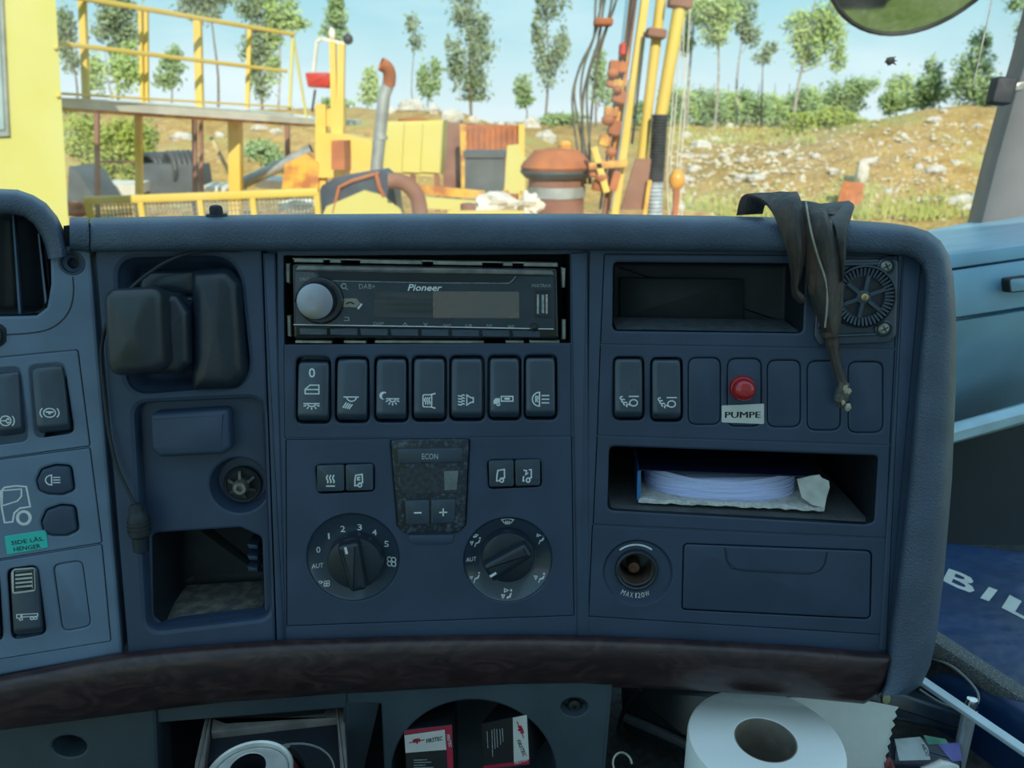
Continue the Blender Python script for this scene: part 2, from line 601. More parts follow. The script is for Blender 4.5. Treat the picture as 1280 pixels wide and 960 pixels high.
# film aerial wire and insect mark on the glass
mb = MB().tube([PY(a, b, 1.60) for a, b in ((1243, -20), (1238, 10), (1230, 45), (1223, 78), (1217, 105), (1219, 109), (1230, 110), (1243, 112))], .0012, 6)
single('aerial_wire', 'thin pale aerial wire bent along the windscreen beside the pillar', 'wire', mb, M['zinc'], o=PY(1217, 105, 1.6))
random.seed(3)
mb = MB()
c = PY(1113, 76, 1.612)
mb.ell(c, (.009, .004, .008), 8, 6, .6, 4)
for k in range(7):
    a = k * .9
    mb.tube([c, c + V((math.cos(a) * random.uniform(.010, .020), -.001, math.sin(a) * random.uniform(.006, .013)))], [.003, .0006], 5)
single('insect_splat', 'dark squashed insect stuck on the windscreen glass', 'insect', mb, M['seal'], o=c)

# convex front mirror outside the windscreen
MP = Plane(PY(1158, -70, 1.95), (1, 0, 0), (0, -.55, .83))
t = thing('front_mirror', 'round convex mirror with black rim hanging above the windscreen', 'mirror', MP)
R0 = .200
prof = [(R0 * s, .030 * (1 - s * s)) for s in (1.0, .9, .75, .6, .45, .3, .15, .02)]
mb = MB().lathe(0, 0, prof, 48, False, True)
part(t, 'mirror_glass', mb, mat('mirror_glass', (.86, .88, .86), .03, 1.0, var=.05, vscale=3))
mb = MB().lathe(0, 0, [(R0 - .002, .001), (R0 + .002, .004), (R0 + .008, .002), (R0 + .010, -.006), (R0 - .01, -.04), (R0 * .5, -.07)], 48, False, True)
part(t, 'rim', mb, M['seal'])
mb = MB().tube([V((0, .0, -.06)), V((.0, .22, -.06)), V((0, .42, -.14))], .014, 8)
part(t, 'arm', mb, M['seal'])

# ------------------------------------------------------------------ passenger dashboard
def rowx(ya, yb, Ya, Yb, xs=(1120, 1150, 1196, 1240, 1280, 1330, 1380)):
    out = []
    for x in xs:
        k = (x - 1196) / 84
        out.append(PY(x, ya + (yb - ya) * k, Ya + (Yb - Ya) * k))
    return out
t = thing('passenger_dashboard', 'blue grey passenger dashboard beyond the padded console edge', 'dashboard', o=PY(1240, 540, 1.0))
mb = MB()
mb.loft([rowx(281, 265, 1.56, 1.56), rowx(292, 276, 1.38, 1.38), rowx(303, 292, 1.16, 1.16), rowx(313, 302, 1.02, 1.05), rowx(317, 306, .995, 1.03), rowx(320, 309, .99, 1.025)][::-1])
part(t, 'dash_top', mb, M['pdash'])
mb = MB()
mb.loft([rowx(318, 307, .99, 1.025), rowx(326, 315, .985, 1.02), rowx(334, 322, .985, 1.02), rowx(336, 324, 1.0, 1.03)][::-1])
part(t, 'trim_band', mb, M['pdash'])
mb = MB()
mb.loft([rowx(336, 324, 1.0, 1.03), rowx(338, 326, .98, 1.015), rowx(365, 353, .965, 1.0), rowx(396, 383, .965, 1.0), rowx(398, 385, .985, 1.02)][::-1])
gl_ = part(t, 'glovebox_lid', mb, M['pdash'])
GP = Plane(PY(1270, 355, .975), (1, .35, 0), (0, .1, 1))
mb = MB()
o1 = Q(PLR, [(0, 0), (1, 0), (1, 1)], 0)
mb2 = MB().plate(Q(GP, [(1260, 348), (1300, 343), (1300, 363), (1262, 366)], .004), [Q(GP, [(1261.6, 349.2), (1299, 344.8), (1299, 361.6), (1263.6, 364.6)], .0035)], -.01, .0006, .0003)
mb2.xf(GP.M); part(gl_, 'latch_surround', mb2, M['seal'])
mb2 = MB().prism(Q(GP, [(1261.6, 349.2), (1299, 344.8), (1299, 361.6), (1263.6, 364.6)], .0035), -.01, .0012, .0010).xf(GP.M)
part(gl_, 'latch_button', mb2, M['pdash'])
mb = MB()
mb.loft([rowx(398, 385, .99, 1.02), rowx(402, 389, .965, 1.0), rowx(425, 408, .97, 1.005), rowx(450, 430, .995, 1.03), rowx(480, 458, 1.035, 1.07), rowx(505, 482, 1.075, 1.11), rowx(530, 506, 1.11, 1.14)][::-1])
part(t, 'lower_panel', mb, M['pdash'])
mb = MB()
mb.loft([rowx(527, 503, .985, 1.02), rowx(529, 505, .96, .99), rowx(540, 517, .94, .97), rowx(551, 527, .945, .975), rowx(553, 530, 1.0, 1.03)][::-1])
part(t, 'shelf_lip', mb, M['lip'])
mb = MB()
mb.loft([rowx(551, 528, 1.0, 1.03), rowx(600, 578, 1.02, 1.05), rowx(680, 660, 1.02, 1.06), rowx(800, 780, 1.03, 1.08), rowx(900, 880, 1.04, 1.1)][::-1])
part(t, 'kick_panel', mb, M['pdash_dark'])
def smooth_path0(pts, n=6):
    pts = [V(p) for p in pts]; out = []
    for i in range(len(pts) - 1):
        p0 = pts[max(i - 1, 0)]; p1 = pts[i]; p2 = pts[i + 1]; p3 = pts[min(i + 2, len(pts) - 1)]
        for k in range(n):
            s = k / n
            out.append(.5 * ((2 * p1) + (p2 - p0) * s + (2 * p0 - 5 * p1 + 4 * p2 - p3) * s * s + (3 * p1 - p0 - 3 * p2 + p3) * s ** 3))
    out.append(pts[-1])
    return out
# ------------------------------------------------------------------ padded rim of the console
def lerp(a, b, t): return a + (b - a) * t
def interp(tab, x):
    for (x0, y0), (x1, y1) in zip(tab, tab[1:]):
        if x <= x1 or (x1, y1) == tab[-1]:
            return lerp(y0, y1, (x - x0) / (x1 - x0))
def pad_loft(st, prof, planes=None):
    rings = []
    for (i, o) in st:
        pl = plane_at(max(i[0], o[0]) - 1)
        rings.append([pl.wp(lerp(i[0], o[0], t), lerp(i[1], o[1], t), w) for t, w in prof])
    return rings
PROF = [(0.0, -.03), (0.0, .001), (.03, .007), (.10, .010), (.25, .0118), (.50, .0128), (.68, .0125), (.80, .0105), (.89, .005), (.95, -.004), (.985, -.018), (1.0, -.042), (.9, -.06)]
st = [((113, 316), (113, 273)), ((118, 315), (118, 272)), ((230, 314), (230, 270)), ((344, 314), (344, 268)), ((500, 313), (500, 267)), ((640, 313), (640, 267)),
      ((727, 313), (727, 267)), ((900, 315), (900, 270)), ((1000, 316), (1000, 272)), ((1060, 317), (1062, 275)), ((1105, 318), (1115, 279)),
      ((1130, 320), (1140, 283)), ((1143, 324), (1160, 289)), ((1152, 332), (1176, 301)), ((1156, 345), (1186, 318)), ((1156, 362), (1192, 345)),
      ((1154, 400), (1195, 392)), ((1146, 480), (1195, 480)), ((1136, 600), (1190, 600)), ((1123, 720), (1180, 720)), ((1113, 790), (1171, 795)),
      ((1110, 830), (1163, 832)), ((1106, 855), (1152, 856)), ((1100, 870), (1134, 868))]
t = thing('dashboard_rim', 'grained black padded rim along console top and side', 'dashboard', o=S(1150, 860))
mb = MB(); mb.rings([list(reversed(r)) for r in pad_loft(st, PROF)])
part(t, 'padding', mb, M['pad'], smooth=50)
st2 = [((87, 314), (87, 272)), ((89, 314), (90, 271)), ((100, 314), (100, 271)), ((110, 315), (110, 272)), ((111.5, 315), (111.5, 274))]
mb = MB(); mb.rings([list(reversed(r)) for r in pad_loft(st2, [(a, b - .002) for a, b in PROF])])
part(t, 'end_cap', mb, M['pad'], smooth=50)

mb = MB().prism(Q(PLL, [(78, 282), (118, 278), (118, 318), (78, 322)]), -.06, -.003).xf(PLL.M)
part(t, 'joint_filler', mb, M['seal'])
# small black plug on top of the rim
PP = Plane(S(271, 271, -.012), (1, 0, 0), (0, 1, 0))
t = thing('rim_plug', 'small black rubber plug on top of the padded rim', 'plug', PP)
k = PLM.mpp(271, 271)
part(t, 'flange', MB().lathe(0, 0, [(14 * k, -.002), (14 * k, .0005), (13 * k, .0018), (10 * k, .002)], 20), M['rubber'])
part(t, 'cap', MB().lathe(0, 0, [(8.5 * k, .001), (8.5 * k, .0055), (7 * k, .0072), (3 * k, .0078)], 20), M['rubber'])

# ------------------------------------------------------------------ console frame plates
t = thing('console_frame', 'dark plastic frame plates holding the console switch panels', 'dashboard', o=S(640, 800, -.01))
def wplate(pl, o, holes, w0, w1, bev=.0008, hb=.0006):
    return MB().plate(o, holes, w0, w1, bev, hb).xf(pl.M)
G = .0005
def insert_hole(pl, pts, r=.0015): return Q(pl, pts, r)
# left column
LI1 = [(-60, 453), (97, 438), (112, 557), (-60, 580)]
LI2 = [(-60, 583), (112, 560), (127, 678), (-60, 708)]
LI3 = [(-60, 711), (127, 681), (138, 801), (-60, 833)]
lo = Q(PLL, [(62, 308), (112, 308), (121, 420), (153, 817), (-60, 855), (-60, 396), (45, 394), (58, 384), (63, 355)], [.0, .001, .0, .002, 0, 0, .004, .003, .0])
holes = [offs(ccw(Q(PLL, q, .001)), -G) for q in (LI1, LI2, LI3)]
cu, cv = PLL.uv(90, 329)
holes.append(circ(cu, cv, .0062, 24))
part(t, 'left_plate', wplate(PLL, lo, holes, -.02, 0, .002), M['window_lit_face'])
mb = MB().prism(B(PLL, -60, 320, 140, 860), -.03, -.022).xf(PLL.M)
# second column
mo = Q(PLM, [(118, 308), (327, 307), (345, 806), (160, 822)], .002)
R1 = [(148, 322), (288, 320), (316, 352), (318, 470), (296, 490), (170, 492), (150, 470)]
R2 = [(168, 512), (182, 503), (318, 499), (331, 512), (335, 770), (322, 782), (196, 792), (181, 780)]
mh1 = Q(PLM, [(146, 324), (296, 320), (314, 480), (160, 493)], [.014, .02, .02, .014], n=8)
mh2 = Q(PLM, [(168, 505), (327, 498), (337, 772), (184, 790)], .010, n=6)
part(t, 'ashtray_plate', wplate(PLM, mo, [mh1, mh2], -.02, 0, .0018, .0035), M['face'])
# centre
RAD = [(355, 320), (712, 318), (713, 430), (356, 431)]
CI1 = [(355, 432), (713, 430), (714, 545), (356, 548)]
CI2 = [(358, 550), (714, 546), (717, 769), (359, 782)]
co = Q(PLC, [(346, 306), (728, 305), (729, 800), (348, 806)], .0005)
part(t, 'centre_plate', wplate(PLC, co, [offs(ccw(Q(PLC, RAD, .001)), -G / 2), offs(ccw(Q(PLC, CI1, .0005)), -.0001), offs(ccw(Q(PLC, CI2, .001)), -G)], -.02, 0), M['frame'])
mb = MB()
mb.prism(B(PLM, 328.5, 316, 344, 802, .0005), -.02, .0012, .0008).xf(PLM.M)
m2 = MB().prism(Q(PLC, [(713.5, 316), (734, 315), (736, 794), (722, 795)], .0005), -.02, .0014, .0008).xf(PLC.M)
mb = MB().prism(Q(PLM, [(329, 316.5), (344.5, 316), (357, 801), (346.5, 801.5)], .0004), -.02, .0012, .0008).xf(PLM.M)
part(t, 'divider_strip', mb, M['frame']); part(t, 'divider_strip', m2, M['frame'])
# right
RI1 = [(756, 318), (1122, 320), (1118, 436), (751, 430)]
RI2 = [(751, 431), (1118, 437), (1112, 556), (747, 544)]
RI3 = [(747, 545), (1112, 557), (1107, 672), (742, 655)]
RI4 = [(741, 657), (1107, 674), (1103, 793), (736, 770)]
ro = Q(PLR, [(737, 306), (1164, 309), (1122, 826), (731, 800)], .0005)
part(t, 'right_plate', wplate(PLR, ro, [offs(ccw(Q(PLR, q, .001)), -G) for q in (RI1, RI2, RI3, RI4)], -.02, 0), M['frame'])
mb = MB().prism(Q(PLR, [(1128, 319), (1152, 322), (1108, 815), (1098, 812)], .0004), -.02, .0012, .0008).xf(PLR.M)
part(t, 'edge_strip', mb, M['frame'])
# dark backing behind everything
for pl, a in ((PLL, (-60, 296, 128, 850)), (PLM, (112, 296, 350, 822)), (PLC, (340, 296, 735, 800)), (PLR, (725, 296, 1150, 818))):
    part(t, 'backing', MB().prism(B(pl, *a, w=-.13), -.135, -.130).xf(pl.M), M['hole'])
# groove line round the left vent, screw cup
mb = MB().stroke([(q.x, q.y) for q in smooth_path0([V((*PLL.uv(*q), 0)) for q in ((91, 346), (92, 365), (88, 385), (78, 400), (62, 411), (40, 416), (0, 419), (-60, 424))])], .0008, .0001)
part(t, 'seam', mb.xf(PLL.M), M['hole'])
mb = MB().lathe(cu, cv, [(.0062, 0), (.0058, -.002), (.0036, -.003), (.0032, -.010)], 24, False, True)
mb.lathe(cu, cv, [(.0078, .0000), (.0074, .0008), (.0064, .0008), (.0062, 0)], 24, False, False)
part(t, 'screw_cup', mb.xf(PLL.M), M['frame'])

# ------------------------------------------------------------------ wood trim
YT = [(-60, 856), (0, 845), (100, 825), (160, 815), (250, 806), (345, 800), (500, 795), (640, 793), (735, 794), (850, 799), (1000, 807), (1113, 817)]
YB = [(-60, 921), (0, 913), (186, 889), (265, 879), (440, 866), (640, 858), (735, 858), (850, 862), (1000, 872), (1080, 880), (1113, 880)]
xs = [-60, -30, 0, 50, 100, 160, 220, 280, 344, 420, 500, 570, 640, 700, 727, 800, 850, 920, 1000, 1050, 1080, 1098, 1106, 1112, 1113.5]
WP = [(0, -.03), (0, .001), (.04, .006), (.12, .010), (.22, .0122), (.32, .0128), (.5, .0117), (.75, .0085), (.92, .004), (1, -.004), (.98, -.03)]
rings = []
for x in xs:
    a = interp(YT, x); b = interp(YB, x)
    if x > 1080:                       # rounded right end
        s = (x - 1080) / 33.5
        b = lerp(880, 838, s ** 2.2)
    pl = plane_at(x)
    dw = 0 if x < 1098 else -.004 * ((x - 1098) / 15) ** 2
    rings.append([pl.wp(x, lerp(a, b, tt), w + (dw if w > -.02 else 0)) for tt, w in WP])
mb = MB(); mb.rings(rings)
wm = mat('burl_wood', (.026, .014, .017), .36, vscale=30, col2=(.068, .037, .036), detail=7, vdist=2.2, stretch=(1, 1, 2.2), coat=0, lo=.42, hi=.75)
single('wood_trim_strip', 'dark burl wood trim curving below the console panels', 'trim', mb, wm, o=S(640, 860), smooth=45)

# ------------------------------------------------------------------ icons (unit box, y up)
def arc(cx, cy, r, a0, a1, n=10, ry=None):
    ry = ry or r
    return [(cx + r * math.cos(math.radians(a0 + (a1 - a0) * i / n)), cy + ry * math.sin(math.radians(a0 + (a1 - a0) * i / n))) for i in range(n + 1)]
def wave(x, y0, y1, a=.1, n=10):
    return [(x + a * math.sin(2 * math.pi * i / n * 1.2), y0 + (y1 - y0) * i / n) for i in range(n + 1)]
CAB = [(-.55, -.75), (-.8, -.75), (-.75, .1), (-.6, .85), (.55, 1), (.6, -.25), (.35, -.3)]
ICON = {
 'door': [('c', [(-.9, -.7), (.9, -.7), (.9, .75), (-.25, .75), (-.9, .05)]), ('l', [(-.9, .02), (.9, .02)])],
 'dome': [('l', [(-1, .5), (1, .5)]), ('l', arc(0, .5, .52, 180, 360))] + [('l', [(.72 * math.cos(math.radians(a)), .5 + .72 * math.sin(math.radians(a))), (1.1 * math.cos(math.radians(a)), .5 + 1.1 * math.sin(math.radians(a)))]) for a in (-25, -58, -90, -122, -155)],
 'spot': [('l', [(-.9, .75), (1, .75)]), ('l', arc(.1, .75, .6, 180, 360))] + [('l', [(-.55 + d, .0 - d * .35), (-1.0 + d, -.75 - d * .25)]) for d in (0, .25, .5, .75)],
 'moon': [('f', arc(-.75, .55, .5, 60, 270) + list(reversed(arc(-.52, .45, .42, 75, 255))))] + [('l', [(-.5, .15), (1, .15)]), ('l', arc(.25, .15, .36, 180, 360))] + [('l', [(.25 + .5 * math.cos(math.radians(a)), .15 + .5 * math.sin(math.radians(a))), (.25 + .85 * math.cos(math.radians(a)), .15 + .85 * math.sin(math.radians(a)))]) for a in (-25, -58, -90, -122, -155)],
 'mirror': [('c', rnd([(-.8, -.75), (.4, -.75), (.4, .75), (-.8, .75)], .2, 3))] + [('l', wave(x, -.45, .45)) for x in (-.5, -.2, .1)] + [('f', [(.05, .8), (.9, 1), (.95, .85), (.4, .7)]), ('f', [(.05, -.8), (.9, -1), (.95, -.85), (.4, -.7)])],
 'horn': [('c', [(.15, .7), (.15, -.7), (.65, -.32), (.95, -.32), (.95, .32), (.65, .32)])] + [('l', [(-.1, y), (-.35, y + .12), (-.55, y - .1), (-.95, y)]) for y in (.6, .2, -.2, -.6)],
 'trailer': [('c', [(-.2, -.15), (1, -.15), (1, .5), (-.2, .5)]), ('f', arc(.4, .18, .34, 0, 360, 14, .16)), ('f', [(-1, -.55), (-1, -.1), (-.8, .25), (-.35, .25), (-.35, -.5)]), ('l', arc(-.5, -.6, .16, 0, 360))],
 'fog': [('c', arc(-.15, 0, .85, 90, 270, 12, .95))] + [('l', [(.1, y), (1, y)]) for y in (.5, 0, -.5)] + [('l', [(-.6, -.4), (-.6, .4), (-.35, .35), (-.35, .05), (-.6, 0), (-.3, -.4)])],
 'head': [('c', arc(-.15, 0, .8, 90, 270, 12, .95))] + [('l', [(.05, y), (1, y)]) for y in (.5, 0, -.5)],
 'brake': [('l', arc(0, 0, .62, 0, 360, 20)), ('l', arc(0, 0, .98, 140, 220)), ('l', arc(0, 0, .98, -40, 40)), ('f', [(-.4, .22), (.42, .22), (.42, 0), (.12, 0), (.12, -.2), (-.12, -.2), (-.12, 0), (-.4, 0)])],
 'brake2': [('l', arc(0, 0, .62, 0, 360, 20)), ('l', arc(0, 0, .98, -40, 40)), ('l', arc(0, 0, .98, 140, 220)), ('l', [(-.5, 0), (.0, 0), (.25, .3), (.45, .1)]), ('l', [(0, 0), (.25, -.3), (.45, -.1)])],
 'cab': [('c', CAB), ('l', arc(.1, -.62, .32, 0, 360, 14))],
 'cabc': [('c', CAB), ('l', arc(.1, -.62, .32, 0, 360, 14)), ('l', [(.2, .55), (-.25, .5), (-.25, .15), (.2, .15)])],
 'cabo': [('l', [(-.55, -.75), (-.8, -.75), (-.7, .0)]), ('l', [(-.75, .9), (-.2, .8), (-.35, .2), (.1, .5)]), ('l', [(.2, .95), (.65, .95), (.65, -.25), (.35, -.3)]), ('l', arc(.1, -.62, .32, 0, 360, 14))],
 'truck': [('c', [(-.85, -1), (-1, -.4), (-1, .55), (-.75, .88), (.0, 1), (.72, .98), (1, -.35), (.55, -.35), (.2, -.5), (-.1, -.95)]), ('c', [(-.95, -.25), (-.95, .45), (-.3, .65), (.4, .7), (.42, .35), (.2, .05)])],
 'heat': [('l', wave(x, -.35, .9, .12)) for x in (-.55, 0, .55)] + [('l', [(-.8, -.8), (.8, -.8)])],
 'fan': [('l', arc(x, y, .42, 0, 360, 14)) for x, y in ((-.42, .42), (.42, .42), (-.42, -.42), (.42, -.42))],
 'defrost': [('c', [(-1, .45), (0, .75), (1, .45), (.55, -.35), (-.55, -.35)])] + [('l', [(x, .2), (x, -.75)]) for x in (-.3, 0, .3)],
 'seat': [('f', arc(.7, .85, .2, 0, 360, 8)), ('l', [(.75, .5), (.55, -.1), (-.05, -.3), (-.25, -.95)]), ('l', [(.62, .4), (.42, -.02), (-.1, -.2)]), ('c', [(-1, .25), (-.5, .25), (-.75, -.4)])],
 'seat_up': [('f', arc(.7, .75, .2, 0, 360, 8)), ('l', [(.75, .4), (.55, -.2), (.0, -.4), (-.2, -1)]), ('l', [(.62, .3), (.42, -.1), (-.1, -.3)]), ('c', [(-.6, 1), (.1, .75), (-.6, .5)])],
 'seat_both': [('f', arc(.7, .75, .2, 0, 360, 8)), ('l', [(.75, .4), (.55, -.2), (.0, -.4), (-.2, -1)]), ('l', [(.62, .3), (.42, -.1), (-.1, -.3)]), ('c', [(-.5, 1), (.2, .75), (-.5, .5)]), ('c', [(-1, .1), (-.5, .1), (-.75, -.5)])],
 'axle': [('l', arc(.45, -.25, .4, 0, 360, 16)), ('l', [(-.05, .55), (1, .55)]), ('l', arc(-.75, .35, .18, 60, 300)), ('l', arc(-.6, .0, .18, 40, 280)), ('l', arc(-.4, -.35, .18, 20, 260)), ('l', arc(-.1, -.6, .18, 0, 240))],
 'lorry': [('c', [(-1, -.1), (-1, .35), (-.6, .35), (-.6, -.1)]), ('c', [(-.5, .0), (1, .0), (1, .35), (-.5, .35)]), ('l', arc(-.6, -.25, .16, 0, 360)), ('l', arc(.45, -.25, .16, 0, 360)), ('l', arc(.8, -.25, .16, 0, 360))],
}
def icon(mb, pl, name, px, py, hw, hh, w, lw=1.5, rot=0.0):
    W = w if callable(w) else (lambda x, y: w)
    cu, cv = pl.uv(px, py, W(*pl.uv(px, py)))
    k = pl.mpp(px, py); ca, sa = math.cos(rot), math.sin(rot)
    def T(p):
        x, y = p[0] * hw * k, p[1] * hh * k
        return (cu + x * ca - y * sa, cv + x * sa + y * ca)
    for kind, pts in ICON[name]:
        q = [T(p) for p in pts]
        if kind == 'f': mb.fillp(q, W, .00012)
        else: mb.stroke(q, lw * k, W, kind == 'c', .00012)
    return mb

# ------------------------------------------------------------------ rocker switches and blanks
RV = [(0, .0), (.02, .0010), (.05, .0016), (.10, .0019), (.30, .0027), (.60, .0040), (.84, .0050), (.88, .0050), (.91, .0043), (.96, .0022), (1, .0)]
RH = [(0, .86), (.02, .93), (.05, .975), (.10, 1), (.90, 1), (.96, .97), (1, .88)]
def rocker(th, pl, x0, y0, x1, y1, marks=(), label=None, skew=0, pmat=None, slope=0.0):
    wm_ = .0035
    tl = V(pl.uv(x0, y0 + slope / 2, .0018)); tr_ = V(pl.uv(x1, y0 - slope / 2, .0018)); bl = V(pl.uv(x0 + skew, y1 + slope / 2, .003)); br = V(pl.uv(x1 + skew, y1 - slope / 2, .003))
    US = [-1, -.985, -.95, -.88, -.5, 0, .5, .88, .95, .985, 1]
    UD = [-.0022, -.0013, -.0006, -.0001, 0, .0001, 0, -.0001, -.0006, -.0013, -.0022]
    rows = []
    for v, w in [(0, None)] + RV + [(1, None)]:
        L = tl.lerp(bl, v); R = tr_.lerp(br, v); c = (L + R) / 2; h = (R - L) / 2
        s = interp(RH, v)
        row = [(*(c + h * u * s), (-.007 if w is None else w + d)) for u, d in zip(US, UD)]
        row = [(row[0][0], row[0][1], -.007)] + row + [(row[-1][0], row[-1][1], -.007)]
        rows.append(row)
    mb = MB().loft(rows[::-1])
    sw = part(th, 'rocker_switch', mb, M['rocker'], label, smooth=40)
    top = (tl + tr_) / 2; bot = (bl + br) / 2; ax = bot - top; L2 = ax.length_squared
    def W(x, y):
        s = min(max((V((x, y)) - top).dot(ax) / L2, .06), .87)
        return interp(RV, s)
    for m in marks:
        kind = m[0]; mb = MB()
        if kind == 'text': text(mb, pl, m[1], m[2], m[3], m[4], m[5], W, bold=.01)
        else: icon(mb, pl, kind, m[1], m[2], m[3], m[4], W, m[5] if len(m) > 5 else 1.5)
        part(sw, 'symbol', mb, pmat or M['print'], smooth=0)
    return sw

def panel(name, label, pl, pts, holes, mtl, w1=.0004, bev=.0006, hbev=.0012, r=.001):
    o = Q(pl, pts, r)
    cx = sum(p[0] for p in pts) / 4; cy = max(p[1] for p in pts)
    th = thing(name, label, 'dashboard panel', pl, (*pl.uv(cx, cy), -.01))
    part(th, 'faceplate', MB().plate(o, holes, -.012, w1, bev, hbev), mtl)
    return th

def well(th, pl, o, depth=.012):
    part(th, 'switch_well', MB().pocket(o, depth, 0), M['rocker'])

# centre row of seven
xr = [(372, 411), (421, 459), (470, 508), (517, 556), (564, 603), (612, 649), (657, 694)]
wells = [B(PLC, a - 1.6, 446.5 - i * .4, b + 2, 529 - i * .8, .0045) for i, (a, b) in enumerate(xr)]
t = panel('switch_panel', 'dark panel with seven rocker switches under the radio', PLC, CI1, wells, M['face'], hbev=.0019)
mk = [
 ([('text', '0', 390, 466, 8, 12), ('door', 390, 487, 9.5, 7.5), ('dome', 389.5, 508, 10, 7)], 'rocker with zero, door and lamp symbols'),
 ([('spot', 438.5, 503, 10, 9)], 'rocker with reading lamp symbol'),
 ([('moon', 488, 500, 11, 10)], 'rocker with moon and lamp symbol'),
 ([('mirror', 536, 501, 9, 10)], 'rocker with heated mirror symbol'),
 ([('horn', 582, 500, 10, 9)], 'rocker with air horn symbol'),
 ([('trailer', 629, 500, 12, 9)], 'rocker with truck and trailer symbol'),
 ([('fog', 676, 499, 10.5, 9)], 'rocker with rear fog lamp symbol')]
for i, (a, b) in enumerate(xr):
    well(t, PLC, wells[i])
    y0 = 453 if i == 0 else 450 - i * .35
    rocker(t, PLC, a, y0, b, 527 - i * .8, *mk[i], skew=0)

# right row: two rockers, five blanks
xr2 = [(768, 803, 449, 523), (815, 851, 450, 525)]
bl2 = [(860, 901, 447, 531), (909, 952, 448, 533), (959, 1001, 450, 534), (1009, 1051, 451, 538), (1060, 1104, 452, 541)]
wl2 = [B(PLR, a - 1.6, c - 3, b + 2, d + 2, .0045) for a, b, c, d in xr2]
bh = [B(PLR, a, c, b, d, .006) for a, b, c, d in bl2]
t = panel('switch_panel', 'dark panel with two rockers, blank covers and a red lamp', PLR, RI2, wl2 + bh, M['face'], hbev=.0013)
for i, (a, b, c, d) in enumerate(xr2):
    well(t, PLR, wl2[i])
    rocker(t, PLR, a, c, b, d, [('axle', (a + b) / 2 + 1, 501 + i * 1.5, 12, 10)], ('first' if not i else 'second') + ' rocker with axle lift symbol')
for i, h in enumerate(bh):
    part(t, 'blank_cover', MB().prism(offs(ccw(h), .0004), -.01, -.0004, .0009, 2), M['frame'])
PLRc = PLR.uv(930, 487, .006)
k = PLR.mpp(930, 487)
red = mat('red_lens', (.45, .010, .018), .18, var=.2, vscale=300, coat=.6)
th2 = part(t, 'warning_lamp', MB().lathe(*PLRc, [(16.5 * k, -.002), (16.5 * k, .0012), (15 * k, .0030), (14.2 * k, .0032), (14 * k, .0075), (12.5 * k, .0095), (9 * k, .0108), (4 * k, .0113), (.5 * k, .0114)], 32), red, 'domed red warning lamp')
so = Q(PLR, [(902, 507), (955, 504.5), (955, 530), (902, 528)], .0008, .0004)
st_ = part(t, 'label_sticker', MB().prism(so, .0002, .0009, .0002, 1), mat('white_sticker', (.62, .62, .60), .5, var=.12, vscale=80), 'white sticker reading PUMPE')
mb = MB()
for dx_ in (-.4, .4): text(mb, PLR, 'PUMPE', 928.5 + dx_, 518.5, 44, 8, .0009)
part(st_, 'lettering', mb, mat('black_ink', (.010, .011, .013), .6, var=.2, vscale=300), smooth=0)
M['ink'] = bpy.data.materials['black_ink']

# left switch panels
lr = [(-8, 26, 466, 549), (39, 88, 459, 543)]
lw_ = [Q(PLL, [(-14, 462), (25, 458), (35, 551), (-10, 557)], .0045), Q(PLL, [(36, 457), (80, 453), (93, 541), (44, 548)], .0045)]
t = panel('switch_panel', 'grey panel with brake symbol rockers beside the steering column', PLL, LI1, lw_, M['window_lit_face'])
for o_ in lw_: well(t, PLL, o_)
rocker(t, PLL, -10, 466, 24, 545, [('brake2', 7, 526, 11, 11)], 'rocker with partly hidden brake symbol', skew=6, slope=4)
rocker(t, PLL, 38, 459, 79, 541, [('brake', 62, 516, 12, 10)], 'rocker with parking brake symbol', skew=9, slope=4)

b1 = Q(PLL, [(49, 585), (88, 582), (92, 615), (50, 617)], [.006, .003, .003, .006])
b1 = ccw(rnd([PLL.uv(*q) for q in ((47, 600), (53, 587), (70, 582), (88, 583), (92, 612), (78, 617), (60, 616), (50, 612))], .003))
b2 = ccw(rnd([PLL.uv(*q) for q in ((53, 652), (59, 638), (76, 632), (93, 633), (97, 662), (84, 668), (66, 668), (56, 664))], .003))
t = panel('switch_panel', 'grey panel with truck outline, lamp button and turquoise label', PLL, LI2, [offs(b1, -.0008), offs(b2, -.0008)], M['window_lit_face'], hbev=.0018)
p1 = part(t, 'push_button', MB().prism(b1, -.01, .0018, .0016, 3), M['frame'], 'button with headlamp symbol')
mb = MB(); icon(mb, PLL, 'head', 66, 600, 9.5, 7.5, .0018, 1.6); part(p1, 'symbol', mb, M['print'], smooth=0)
part(t, 'push_button', MB().prism(b2, -.01, .0018, .0016, 3), M['frame'], 'plain unmarked button')
mb = MB()
PA = [(6, 653), (2, 632), (1, 614), (6, 609), (20, 607), (33, 608), (38, 633), (25, 635), (18, 641), (16, 652)]
mb.stroke([PLL.uv(*q) for q in PA], .0011, .0004, True)
mb.stroke([PLL.uv(*q) for q in ((3, 632), (3, 613), (27, 611), (27, 620), (22, 626))], .0009, .0004, True)
mb.stroke([PLL.uv(30 + 8 * math.cos(a * .4), 647 + 8 * math.sin(a * .4)) for a in range(16)], .0019, .0004, True)
part(t, 'truck_symbol', mb, M['print'], smooth=0)
so = Q(PLL, [(6, 670), (58, 662), (60.5, 684), (9, 693)], .0003)
st_ = part(t, 'label_sticker', MB().prism(so, .0003, .0008, .0002, 1), mat('turquoise_tape', (.035, .52, .47), .45, var=.08, vscale=60), 'turquoise sticker reading SIDE LÅS, HENGER')
mb = MB()
rt_ = math.radians(7)
text(mb, PLL, 'SIDE', 24, 677.5, 20, 6.2, .0008, rot=rt_, bold=.012)
text(mb, PLL, 'LÅS,', 46, 674, 17, 8, .0008, rot=rt_, bold=.012)
